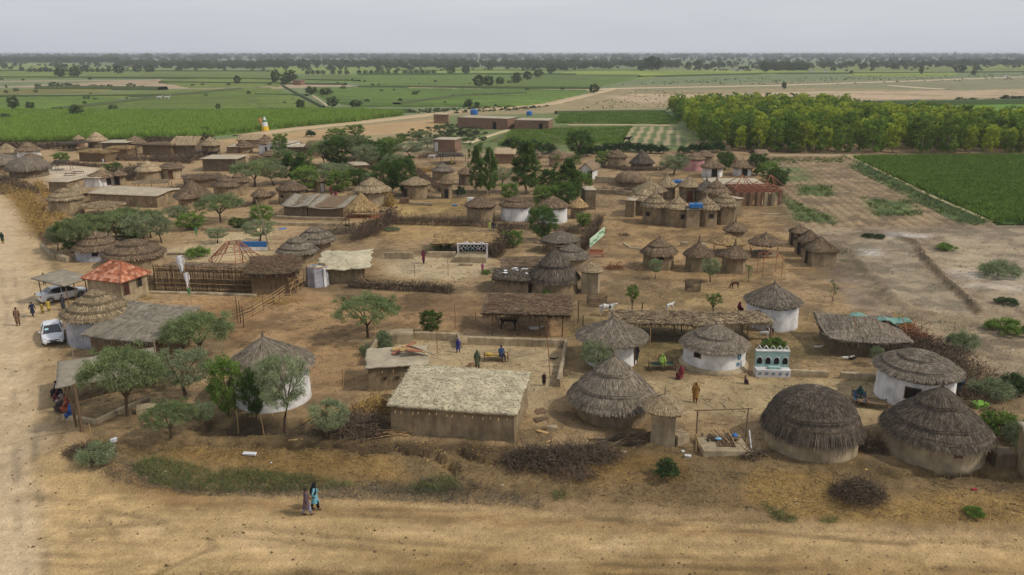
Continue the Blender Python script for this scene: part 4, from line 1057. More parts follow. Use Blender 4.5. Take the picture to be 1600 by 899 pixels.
# ================================================================== HUTS
def dist_q(y):
    return 0 if y < 62 else 1 if y < 100 else 2 if y < 150 else 3
SEGS = (96, 56, 36, 26); BLD = (11000, 3400, 1100, 400)
def roof_mesh(R, ze, za, style, tone, q, sides=0, rot=0.0, seed=0, dens=1.0, sq=0.0, peak=(0, 0)):
    """thatched roof of revolution: tiers with ragged lower edges, thickness at the eave, and laid straw on top"""
    r = np.random.default_rng(seed)
    M = SEGS[q]
    th = np.linspace(0, 2 * np.pi, M, endpoint=False) + rot
    tiers = {'cone': [], 'tier2': [.62], 'tier3': [.45, .8], 'tier4': [.3, .55, .8], 'dome': [], 'band': [.86], 'shag': [], 'low': [.5, .85], 'umb': []}[style]
    edges = [0.0] + tiers + [1.0]
    Hh = za - ze
    def prof(t):
        if style in ('dome', 'band'): return (np.sqrt(np.clip(1 - (t * .98) ** 2.3, 0, 1)) - .213) / .787
        if style == 'low': return 1 - t ** 1.6
        if style == 'shag': return 1 - t ** .92
        return 1 - t ** 1.12
    def radius(a):
        rr = np.ones_like(a)
        if sides:
            m = np.mod(a - rot, 2 * np.pi / sides) - np.pi / sides
            poly = np.cos(np.pi / sides) / np.cos(m)
            rr = rr * (1 - sq) + sq * poly / poly.mean()
        return rr
    step = min(.20, .07 + .035 * Hh)
    ts = []
    for a, b in zip(edges[:-1], edges[1:]):
        n = max(3, int(12 * (b - a)))
        ts += [(a + (b - a) * i / n, i / n) for i in range(n + 1)]
    wob = fbm(np.cos(th) * 2 + 7, np.sin(th) * 2 + seed % 13, 3, seed % 50) - .5
    rag = r.random(M) - .5
    rings = []; tint = []
    rm = radius(th)
    for k, (t, fr) in enumerate(ts):
        tt = t + (.06 * wob + .018 * rag) * (1 if 0 < t < 1 else 0)
        if t >= 1: tt = 1 + .05 * wob + .03 * rag
        rr = R * tt * rm
        z = ze + Hh * prof(np.clip(tt, 0, 1)) + step * fr * (.6 if tiers else .3) + .05 * R / 3 * (fbm(np.cos(th) * 4 + t * 3, np.sin(th) * 4, 2, 3) - .5)
        z = z + .02 * (r.random(M) - .5)
        rings.append(np.column_stack([np.cos(th) * rr + peak[0] * (1 - t), np.sin(th) * rr + peak[1] * (1 - t), z]))
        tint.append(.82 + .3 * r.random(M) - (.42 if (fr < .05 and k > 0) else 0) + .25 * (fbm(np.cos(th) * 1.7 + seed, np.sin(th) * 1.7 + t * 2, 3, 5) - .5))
    # eave: hanging ragged thickness and an underside
    thick = min(.34, .12 + .05 * R)
    last = rings[-1].copy()
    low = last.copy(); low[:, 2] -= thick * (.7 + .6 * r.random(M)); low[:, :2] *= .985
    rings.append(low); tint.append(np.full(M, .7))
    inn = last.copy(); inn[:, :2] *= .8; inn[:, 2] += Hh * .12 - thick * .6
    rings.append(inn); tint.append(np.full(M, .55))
    V = np.concatenate(rings); n = len(rings)
    idx = np.arange(n * M).reshape(n, M); nx = np.roll(idx, -1, 1)
    qd = np.stack([idx[:-1], idx[1:], nx[1:], nx[:-1]], -1).reshape(-1, 4)
    tn = np.concatenate(tint)
    # straw bundles laid down the slope
    nb = int(BLD[q] * dens)
    t0 = np.sqrt(r.random(nb)) * .97; a = r.random(nb) * 2 * np.pi
    L = (.10 + .16 * r.random(nb)) * (1.25 if style == 'shag' else 1)
    t1 = np.minimum(t0 + L, 1.0 + .10 * r.random(nb))
    for e in edges[1:-1]:
        ew = e + .06 * (fbm(np.cos(a) * 2 + 7, np.sin(a) * 2 + seed % 13, 3, seed % 50) - .5)
        m = (t0 < ew + .015) & (t1 > ew - .01); t1 = np.where(m, ew - .01, t1); t0 = np.where(m & (t0 > t1 - .05), t1 - .05, t0)
    def surf(t, a):
        ra = radius(a + rot * 0)
        fr = np.zeros_like(t)
        for x0, x1 in zip(edges[:-1], edges[1:]):
            m = (t >= x0) & (t <= x1 + 1e-6); fr[m] = (t[m] - x0) / (x1 - x0)
        z = ze + Hh * prof(np.clip(t, 0, 1)) + step * fr * (.6 if tiers else .3) - np.clip(t - 1, 0, 1) * Hh * 1.3
        return np.column_stack([np.cos(a) * R * t * ra + peak[0] * (1 - t), np.sin(a) * R * t * ra + peak[1] * (1 - t), z])
    P0 = surf(t0, a); P1 = surf(t1, a + (r.random(nb) - .5) * .10 / np.maximum(t0, .25))
    P0[:, 2] += .01 + .02 * r.random(nb); P1[:, 2] += .03 + .05 * r.random(nb)
    w = (.020, .028, .042, .06)[q] * (.6 + .9 * r.random(nb))
    side = np.column_stack([-np.sin(a), np.cos(a), .5 * (r.random(nb) - .5)])
    BV, bq = blades(P0, P1, w, w * .6, side=side)
    # fringe hanging from each tier edge
    fs = []
    for e in edges[1:]:
        m = int((260, 130, 60, 30)[q] * (.6 + e))
        aa = r.random(m) * 2 * np.pi; te = e + .02 * (r.random(m) - .5)
        A = surf(np.full(m, e) - .01, aa); A[:, 2] += .02
        B = A.copy(); B[:, :2] *= (1 + .03 * r.random(m))[:, None]; B[:, 2] -= (.10 + .16 * r.random(m)) * (.45 if e < 1 else 1.4) * min(1, R / 2.2)
        fs.append(blades(A, B, np.full(m, w.mean() * 1.3), np.full(m, w.mean() * .6), side=np.column_stack([-np.sin(aa), np.cos(aa), np.zeros(m)])))
    Vs = [V, BV]; Qs = [qd, bq + len(V)]; off = len(V) + len(BV)
    tn = [tn, np.repeat(.72 + .65 * r.random(nb) ** 1.6 + .3 * (fbm(np.cos(a) * 2.5 + seed, np.sin(a) * 2.5 + t0 * 3, 3, 6) - .5), 4)]
    for fv, fq in fs:
        Vs.append(fv); Qs.append(fq + off); off += len(fv); tn.append(np.full(len(fv), .8))
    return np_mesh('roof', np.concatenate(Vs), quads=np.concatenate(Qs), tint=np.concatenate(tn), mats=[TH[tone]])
WALLM = {'m': M_mud, 'g': M_mudd, 'p': M_mudl, 'w': M_white, 'y': M_grey, 'k': M_pink, 'b': M_brick, 'r': M_reed}
_hs = 0
def wall_mesh(r0, h, sides, rot, q, seed):
    n = sides if sides else (48, 36, 24, 18)[q]
    mb = MB(); rr = random.Random(seed)
    if sides:
        # straight panels with slightly uneven faces
        prof = [(r0 * 1.03, -.35), (r0 * 1.015, .15), (r0, h * .5), (r0 * .995, h)]
        mb.lathe(prof, n, a0=rot, jit=.004)
    else:
        prof = [(r0 * 1.05, -.4), (r0 * 1.03, .12), (r0 * 1.005, h * .35), (r0, h * .7), (r0 * .99, h)]
        mb.lathe(prof, n, a0=rot, jit=.007)
    return mb
def opening(t, name, th, r0, z, w, h, leaf=None, frame=None, depth_=.12, kindw='door'):
    """a framed door or window let into a round or faceted wall, th = direction it faces"""
    d = Vector((math.cos(th), math.sin(th), 0)); rot = th - math.pi / 2
    c = d * (r0 + .0) + Vector((0, 0, z + h / 2))
    f = MB(); k = .06
    for sx in (-1, 1):
        f.box(c + Vector((-math.sin(th), math.cos(th), 0)) * sx * (w / 2 + k / 2) + d * .02, (k, .14, h + k), th + math.pi / 2)
    f.box(c + Vector((0, 0, h / 2 + k)) + d * .02, (w + 2 * k, .15, k), th + math.pi / 2)
    o = f.build(name, frame or M_wood, t)
    p = MB(); p.box(c + d * (-.01), (w, .10, h), th + math.pi / 2)
    p.build('leaf_or_shade' if kindw == 'door' else 'pane', leaf or M_dark, o)  # with no leaf given, a dark panel paints the shade of the opening
    return o
def hut(px, yb, ww, ye, rw, ya, style, tone, wall, label, sides=0, rot=0.0, ops=(), name='round_hut', fin=1, plinth=None, sq=0.0, off=0, band=None, peakoff=0, dens=1.0, seed=None):
    """px, yb: photo pixel of the wall's front foot; ww/rw: wall and roof widths; ye/ya: eave and apex rows"""
    global _hs; _hs += 1
    sd_ = seed or _hs * 7 + 3
    x, Yf, z0 = G(px, yb)
    r0 = ww / 2 * depth(Yf, 1) / FPX
    for _ in range(3):
        Yc = Yf + r0; r0 = ww / 2 * depth(Yc, 1.0) / FPX
    xc = x_at(px, Yc, 1.0)
    R = rw / 2 * depth(Yc, 2.2) / FPX
    ze = z_at(ye, Yc - R * .97) - z0
    za = z_at(ya, Yc) - z0
    ze += .10 + .03 * R
    ze = max(.35, ze); za = max(za, ze + .35 * R)
    if px is None: return
    q = dist_q(Yc)
    zc = min(z0, gz(xc, Yc))
    t = thing(name, label, 'hut', (xc, Yc, z0), 0, None)
    fr_ = r0 / R
    wh = ze + (za - ze) * max(0.02, (1 - fr_)) * .75
    if sides == 4: r0 *= 1.3
    if wall != 'n':
        wm = wall_mesh(r0, wh, sides, rot, q, sd_).build('wall', WALLM[wall], t, smooth=not sides)
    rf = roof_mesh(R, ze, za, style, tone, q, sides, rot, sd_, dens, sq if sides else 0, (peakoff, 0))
    ro = obj('roof', rf, t)
    if fin:
        f = MB(); hh = fin * .35
        f.lathe([(.10 * fin + .03, -.15), (.07, hh * .4), (.10, hh * .55), (.035, hh), (.01, hh * 1.3)], 7, c=(peakoff, 0, za))
        fo = f.build('roof_finial', TH[tone], ro); at_ = fo.data.attributes.new('tint', 'FLOAT_COLOR', 'POINT'); at_.data.foreach_set('color', [.8] * (4 * len(f.v)))
    if plinth:
        p = MB(); n = (48, 36, 24, 18)[q]
        p.lathe([(r0 * 1.16, -.4), (r0 * 1.13, plinth * .3), (r0 * 1.05, plinth), (r0 * .98, plinth * 1.04)], n, jit=.012)
        p.build('mud_plinth', M_mudl, t, smooth=True)
    for o in ops:
        k, f, zf, w, h = o[:5]; leaf = o[5] if len(o) > 5 else None
        th = -math.pi / 2 + math.asin(max(-.98, min(.98, f)))
        rr = r0
        if sides:
            m = (th - rot) % (2 * math.pi / sides) - math.pi / sides
            th = th - m; rr = r0 * math.cos(math.pi / sides)
            pass
        opening(t, 'door' if k == 'd' else 'window', th, rr, zf, w, h, leaf, None, kindw='door' if k == 'd' else 'window')
    if q == 0 and tone == 'dark':
        # a rope hoop tied round the thatch near the eave
        rb = MB(); M_ = 60; pts = []
        t_ = .93
        for k in range(M_ + 1):
            a = 2 * math.pi * k / M_; pts.append((math.cos(a) * R * t_, math.sin(a) * R * t_, ze + (za - ze) * ((math.sqrt(max(0, 1 - (t_ * .98) ** 2.3)) - .213) / .787 if style in ('dome', 'band') else (1 - t_ ** 1.12)) + .12 + .02 * math.sin(a * 5)))
        rb.tube(pts, .022, 4, cap=False); rb.build('binding_rope', M_wood, ro)
    return t
D = 'd'; W_ = 'w'
HUTS = [
 # ---- front row
 dict(px=957, yb=669, ww=106, ye=648, rw=136, ya=556, style='tier3', tone='grey', wall='m', label='big round mud hut with a three-tiered grey thatch beside the large mud house', ops=((W_, -.12, .75, .3, .3),), fin=1.6),
 dict(px=1268, yb=724, ww=136, ye=702, rw=148, ya=610, style='band', tone='dark', wall='p', label='big low hut with a dark rounded dome of thatch at the front', fin=0),
 dict(px=1461, yb=738, ww=142, ye=707, rw=156, ya=604, style='tier3', tone='dark', wall='p', label='big hut with a dark tiered cone roof and pale mud wall at the front right', ops=((W_, -.02, .95, .32, .34, 'redshut'),), fin=1.2),
 dict(px=1430, yb=643, ww=112, ye=601, rw=124, ya=550, style='low', tone='grey', wall='w', label='white hut with a square window behind the large dark cone hut', ops=((W_, -.50, .75, .95, .8),), fin=0),
 dict(px=1116, yb=586, ww=94, ye=556, rw=102, ya=507, style='tier2', tone='grey', wall='w', label='white hut with a painted blue flower and a window on its left', plinth=.35, ops=((W_, -.72, 1.15, .5, .75),), fin=.8),
 dict(px=955, yb=578, ww=78, ye=545, rw=108, ya=497, style='shag', tone='grey', wall='w', label='white hut with a shaggy cone of thatch and a doorway on its right', ops=((D, .92, .1, .7, 1.6),), fin=1.6),
 dict(px=1206, yb=519, ww=78, ye=484, rw=86, ya=442, style='shag', tone='grey', wall='w', label='plain white hut with a smooth cone of thatch behind the brush shelter', fin=.5),
 dict(px=426, yb=646, ww=112, ye=592, rw=128, ya=525, style='shag', tone='grey', wall='w', label='white hut with a patterned wall half hidden behind feathery trees', fin=1.0, peakoff=-.4),
 dict(px=157, yb=545, ww=94, ye=506, rw=106, ya=451, style='tier4', tone='tan', wall='y', label='tall hut with a grey-washed wall and layered tan thatch beside the parked white car', fin=0),
 dict(px=152, yb=410, ww=62, ye=395, rw=70, ya=361, style='tier3', tone='brown', wall='y', label='conical hut with a grey-white wall and a window above the tiled house', ops=((W_, .35, .7, .6, .5),), fin=.6),
 dict(px=210, yb=424, ww=84, ye=410, rw=94, ya=374, style='low', tone='brown', wall='m', label='broad domed hut right behind the tiled house', fin=0),
 dict(px=866, yb=465, ww=72, ye=446, rw=80, ya=387, style='tier2', tone='dark', wall='m', label='large dark bell-shaped hut in the middle of the village', fin=.8),
 dict(px=892, yb=424, ww=50, ye=408, rw=58, ya=380, style='tier2', tone='grey', wall='m', label='patched cone-roofed hut just behind the dark bell-shaped hut', fin=0),
 dict(px=876, yb=398, ww=48, ye=382, rw=58, ya=361, style='cone', tone='grey', wall='m', label='hut with a plain grey cone roof at the back of the dark bell-shaped hut', fin=0),
 dict(px=494, yb=396, ww=44, ye=383, rw=62, ya=355, style='low', tone='grey', wall='m', label='hut with a flattened grey roof and a tuft on top', fin=1),
 dict(px=465, yb=413, ww=50, ye=401, rw=64, ya=371, style='low', tone='grey', wall='m', label='hut with a low grey roof in front of the one with a tuft on top', fin=.6),
 # ---- right-hand yard
 dict(px=1029, yb=424, ww=48, ye=402, rw=56, ya=371, style='tier2', tone='brown', wall='m', sides=6, sq=.6, label='six-sided mud hut with a small window and a peaked thatch', ops=((W_, -.35, 1.3, .6, .35),), fin=.5),
 dict(px=1091, yb=426, ww=40, ye=404, rw=47, ya=377, style='shag', tone='brown', wall='m', sides=6, sq=.5, label='mud hut with a spiked thatch next to the six-sided one', fin=2.2),
 dict(px=1147, yb=429, ww=38, ye=406, rw=47, ya=382, style='shag', tone='brown', wall='m', sides=6, sq=.6, label='mud hut in front of the golden straw parasol', fin=2),
 dict(px=1148, yb=383, ww=30, ye=364, rw=38, ya=346, style='shag', tone='brown', wall='m', label='small hut with a dark pointed thatch behind the golden straw parasol', fin=2),
 dict(px=1250, yb=387, ww=27, ye=367, rw=32, ya=352, style='shag', tone='brown', wall='m', sides=4, rot=.90, sq=.8, label='farthest of the three square huts in a row', ops=((D, -.7, .1, .6, 1.5),), fin=0, name='square_hut'),
 dict(px=1263, yb=402, ww=32, ye=382, rw=40, ya=358, style='shag', tone='brown', wall='m', sides=4, rot=.88, sq=.8, label='middle one of the three square huts in a row', ops=((D, -.7, .1, .6, 1.5),), fin=0, name='square_hut'),
 dict(px=1280, yb=418, ww=42, ye=396, rw=50, ya=369, style='shag', tone='brown', wall='m', sides=4, rot=.87, sq=.8, label='nearest of the three square huts in a row', ops=((D, -.7, .1, .6, 1.6),), fin=0, name='square_hut'),
 # ---- the ring of joined huts
 dict(px=1014, yb=322, ww=44, ye=303, rw=54, ya=281, style='shag', tone='tan', wall='m', label='spiked hut at the back left of the joined ring of huts', sides=8, fin=2.2),
 dict(px=1041, yb=312, ww=28, ye=294, rw=33, ya=273, style='shag', tone='tan', wall='m', label='spiked hut left of the brown door at the back of the joined ring', sides=6, fin=2.2),
 dict(px=1075, yb=316, ww=30, ye=294, rw=35, ya=275, style='shag', tone='tan', wall='m', label='spiked hut with a brown door at the back of the joined ring', sides=6, ops=((D, .1, .1, .9, 1.7, 'brown'),), fin=2.2),
 dict(px=1103, yb=318, ww=32, ye=300, rw=37, ya=280, style='shag', tone='grey', wall='m', label='grey-roofed hut at the back right of the joined ring', sides=6, fin=2),
 dict(px=1118, yb=326, ww=40, ye=306, rw=46, ya=281, style='tier2', tone='brown', wall='m', label='broad brown-roofed hut at the back right of the joined ring', sides=8, fin=2.2),
 dict(px=1006, yb=338, ww=42, ye=316, rw=50, ya=295, style='tier2', tone='tan', wall='m', label='hut at the left end of the joined ring, behind the front one', sides=8, fin=1),
 dict(px=1022, yb=352, ww=40, ye=326, rw=44, ya=300, style='tier3', tone='tan', wall='m', label='front left hut of the joined ring with a small window', sides=6, sq=.3, rot=.3, ops=((W_, -.4, 1.2, .6, .6),), fin=2.4),
 dict(px=1058, yb=356, ww=38, ye=329, rw=40, ya=307, style='tier2', tone='tan', wall='m', label='front middle hut of the joined ring left of the blue tank', sides=6, sq=.3, rot=.3, ops=((W_, 0, 1.2, .6, .6),), fin=2.4),
 dict(px=1102, yb=355, ww=40, ye=330, rw=44, ya=308, style='tier2', tone='tan', wall='m', label='front hut of the joined ring right of the blue tank', sides=6, sq=.3, rot=.3, ops=((W_, .1, 1.2, .7, .6),), fin=2.4),
 dict(px=1131, yb=352, ww=40, ye=325, rw=46, ya=301, style='tier3', tone='tan', wall='m', label='front right hut of the joined ring', sides=6, sq=.3, rot=.1, fin=2.2),
 # ---- far right row
 dict(px=964, yb=263, ww=30, ye=248, rw=33, ya=233, style='tier2', tone='brown', wall='m', label='round mud hut by the hedge, left of the dark shaggy hut', fin=.8),
 dict(px=1003, yb=266, ww=34, ye=258, rw=40, ya=234, style='shag', tone='dark', wall='g', label='dark shaggy hut by the hedge', fin=.6),
 dict(px=985, yb=293, ww=44, ye=287, rw=50, ya=268, style='dome', tone='brown', wall='g', label='low rounded thatch behind the joined ring of huts', fin=0),
 dict(px=1085, yb=268, ww=30, ye=251, rw=33, ya=238, style='tier2', tone='brown', wall='k', label='hut with a pink-washed wall', fin=1),
 dict(px=1100, yb=256, ww=26, ye=246, rw=32, ya=235, style='low', tone='brown', wall='m', label='flat brown hut peeping out behind the pink one', fin=0),
 dict(px=1113, yb=278, ww=32, ye=264, rw=39, ya=248, style='shag', tone='brown', wall='w', label='white hut with a dark door right of the pink hut', ops=((D, .25, .1, 1.0, 1.6),), fin=.5, sides=6),
 dict(px=1160, yb=276, ww=30, ye=264, rw=39, ya=248, style='shag', tone='brown', wall='w', label='white hut with a dark door at the far right of the village', ops=((D, -.1, .1, 1.0, 1.6),), fin=.5, sides=6),
 dict(px=1140, yb=262, ww=20, ye=252, rw=26, ya=234, style='shag', tone='brown', wall='m', label='small steep roof between the two white huts with dark doors', fin=0),
 # ---- middle
 dict(px=751, yb=348, ww=43, ye=326, rw=50, ya=306, style='cone', tone='brown', wall='m', label='mud hut at the end of the brush fence, left of the two whitewashed huts', fin=.5),
 dict(px=806, yb=347, ww=46, ye=326, rw=53, ya=306, style='tier2', tone='brown', wall='w', label='left one of the two whitewashed huts', fin=.5),
 dict(px=864, yb=350, ww=44, ye=327, rw=49, ya=306, style='cone', tone='brown', wall='w', label='right one of the two whitewashed huts, behind the round tree', fin=.8),
 dict(px=904, yb=343, ww=24, ye=326, rw=30, ya=307, style='shag', tone='gold', wall='m', label='small hut with a golden straw roof', fin=0, sides=6),
 dict(px=871, yb=262, ww=26, ye=249, rw=30, ya=233, style='tier2', tone='brown', wall='m', label='hut with a tiered roof left of the round dark tree', fin=.5),
 dict(px=838, yb=256, ww=18, ye=246, rw=22, ya=234, style='cone', tone='brown', wall='m', label='small hut behind the tallest tree', fin=.5),
 dict(px=692, yb=283, ww=33, ye=270, rw=37, ya=255, style='tier2', tone='grey', wall='m', label='round hut with a grey ringed roof above the small outhouse', fin=.5),
 dict(px=698, yb=311, ww=17, ye=289, rw=23, ya=278, style='cone', tone='brown', wall='m', label='narrow outhouse hut with a dark doorway', ops=((D, -.3, .1, .6, 1.5),), fin=.4, sides=6),
 dict(px=728, yb=290, ww=22, ye=274, rw=26, ya=261, style='cone', tone='brown', wall='g', label='hut left of the pair of tall slim trees', fin=.4),
 dict(px=650, yb=312, ww=38, ye=291, rw=45, ya=276, style='cone', tone='tan', wall='m', label='mud hut with a dark doorway on its left and a tan roof', ops=((D, -.75, .1, .8, 1.6),), fin=0),
 dict(px=582, yb=324, ww=50, ye=303, rw=60, ya=277, style='tier2', tone='tan', wall='p', label='large hut with straw leaned on its right side', fin=0),
 dict(px=456, yb=320, ww=40, ye=300, rw=48, ya=281, style='cone', tone='brown', wall='m', label='mud hut with a small window and a white door edge', ops=((W_, -.5, 1.1, .5, .4), (D, .75, .1, .6, 1.5, 'white')), fin=0),
 dict(px=499, yb=301, ww=16, ye=285, rw=23, ya=272, style='cone', tone='brown', wall='m', label='tiny hut with a white door', ops=((D, .7, .1, .7, 1.5, 'white'),), fin=1.0),
 dict(px=408, yb=322, ww=23, ye=309, rw=31, ya=293, style='cone', tone='brown', wall='m', label='small hut with a pointed top behind the bamboo poles', fin=1.8),
 dict(px=492, yb=244, ww=28, ye=232, rw=33, ya=219, style='low', tone='brown', wall='g', label='grey hut left of the dense grove', fin=0),
 dict(px=417, yb=241, ww=24, ye=226, rw=30, ya=213, style='low', tone='brown', wall='w', label='white far hut behind the small bright tree', ops=((D, .3, .1, .8, 1.5),), fin=0),
 # ---- left
 dict(px=303, yb=330, ww=44, ye=311, rw=58, ya=280, style='shag', tone='brown', wall='m', label='tall cone hut at the right end of the long plastered house', fin=0),
 dict(px=292, yb=333, ww=24, ye=313, rw=32, ya=300, style='shag', tone='brown', wall='m', label='narrow porch hut in front of the tall cone hut', fin=0, sides=6),
 dict(px=354, yb=310, ww=38, ye=294, rw=44, ya=273, style='tier2', tone='brown', wall='m', label='left hut of the pair behind the spreading acacia', fin=.4),
 dict(px=375, yb=306, ww=28, ye=286, rw=34, ya=269, style='tier2', tone='brown', wall='m', label='right hut of the pair behind the spreading acacia', fin=.3),
 dict(px=104, yb=339, ww=48, ye=316, rw=53, ya=294, style='low', tone='tan', wall='m', label='round hut near the left road with a swept tan roof', fin=0),
 dict(px=122, yb=318, ww=30, ye=305, rw=38, ya=287, style='cone', tone='tan', wall='m', label='hut peeping out behind the one with the swept tan roof', fin=0),
 dict(px=160, yb=292, ww=36, ye=280, rw=46, ya=264, style='shag', tone='brown', wall='w', label='white-walled hut with a dark door and a broad roof', ops=((D, .7, .1, .8, 1.6),), fin=0, sides=6),
 dict(px=187, yb=290, ww=18, ye=276, rw=25, ya=265, style='shag', tone='brown', wall='m', label='small hut with a dark door right of the broad-roofed white one', ops=((D, .2, .1, .8, 1.6),), fin=0, sides=6),
 dict(px=233, yb=284, ww=36, ye=270, rw=41, ya=251, style='tier2', tone='tan', wall='m', label='tall-roofed hut with a pale wall in the left middle', fin=.6),
 dict(px=268, yb=281, ww=32, ye=266, rw=40, ya=254, style='low', tone='brown', wall='p', label='pale hut with a brown door in the left middle', ops=((D, .3, .1, .7, 1.6, 'brown'),), fin=0),
 dict(px=45, yb=279, ww=54, ye=270, rw=66, ya=246, style='dome', tone='grey', wall='g', label='broad low grey thatch with wooden props near the left edge', fin=.4),
 dict(px=7, yb=272, ww=32, ye=260, rw=40, ya=241, style='dome', tone='grey', wall='m', label='hut cut by the left edge of the picture', fin=0),
 dict(px=12, yb=250, ww=28, ye=241, rw=36, ya=224, style='tier2', tone='tan', wall='w', label='white-walled hut at the far left edge', fin=0),
 dict(px=46, yb=252, ww=32, ye=238, rw=38, ya=222, style='tier2', tone='brown', wall='w', label='white-walled hut second from the far left edge', ops=((W_, .3, .9, .7, .5),), fin=0),
 dict(px=50, yb=258, ww=24, ye=250, rw=32, ya=240, style='low', tone='brown', wall='w', label='little low roof just behind the broad low grey thatch', fin=0),
 # ---- far back row
 dict(px=124, yb=230, ww=14, ye=219, rw=18, ya=211, style='cone', tone='tan', wall='b', label='tiny hut with a red-brown wall in the back row', fin=0),
 dict(px=152, yb=232, ww=26, ye=222, rw=33, ya=206, style='tier2', tone='tan', wall='g', label='tallest hut of the back row, next to the tiny red-brown one', fin=.3),
 dict(px=212, yb=238, ww=26, ye=226, rw=34, ya=212, style='cone', tone='brown', wall='m', label='back-row hut between the pale flat roof and the brush shelter', fin=.3),
 dict(px=330, yb=244, ww=27, ye=229, rw=32, ya=214, style='tier2', tone='tan', wall='g', label='back-row hut at the right of the gabled thatched house', fin=.6),
 dict(px=382, yb=240, ww=24, ye=232, rw=30, ya=220, style='low', tone='brown', wall='m', label='brown hut left of the white far hut', fin=0),
 dict(px=425, yb=252, ww=26, ye=245, rw=34, ya=234, style='low', tone='brown', wall='g', label='low brown hut in front of the white far hut', fin=0),
]
WHITE_D = mat('white_door', 'b9b6b0', 'cfccc5', 3); BROWN_D = mat('brown_door', '5a3828', '6d4632', 4)
LEAFS = {'white': WHITE_D, 'brown': BROWN_D, 'redshut': BROWN_D}
for h in HUTS:
    h = dict(h); h['ops'] = tuple(tuple(LEAFS.get(v, v) if isinstance(v, str) and v in LEAFS else v for v in o) for o in h.get('ops', ()))
    hut(**h)
# the outhouse huts with a faggot roof
def outhouse(px, yb, ww, ye, rw, ya, label, tone, fin, wall='p', dens=1):
    return hut(px, yb, ww, ye, rw, ya, 'umb', tone, wall, label, sides=4, rot=.55, sq=.35, name='mud_outhouse', fin=fin, dens=dens)
outhouse(1037, 697, 40, 652, 66, 616, 'narrow mud outhouse with a straw cap beside the big three-tiered hut', 'tan', 1.2)
outhouse(923, 461, 28, 428, 37, 409, 'narrow mud outhouse right of the dark bell-shaped hut', 'tan', 0)
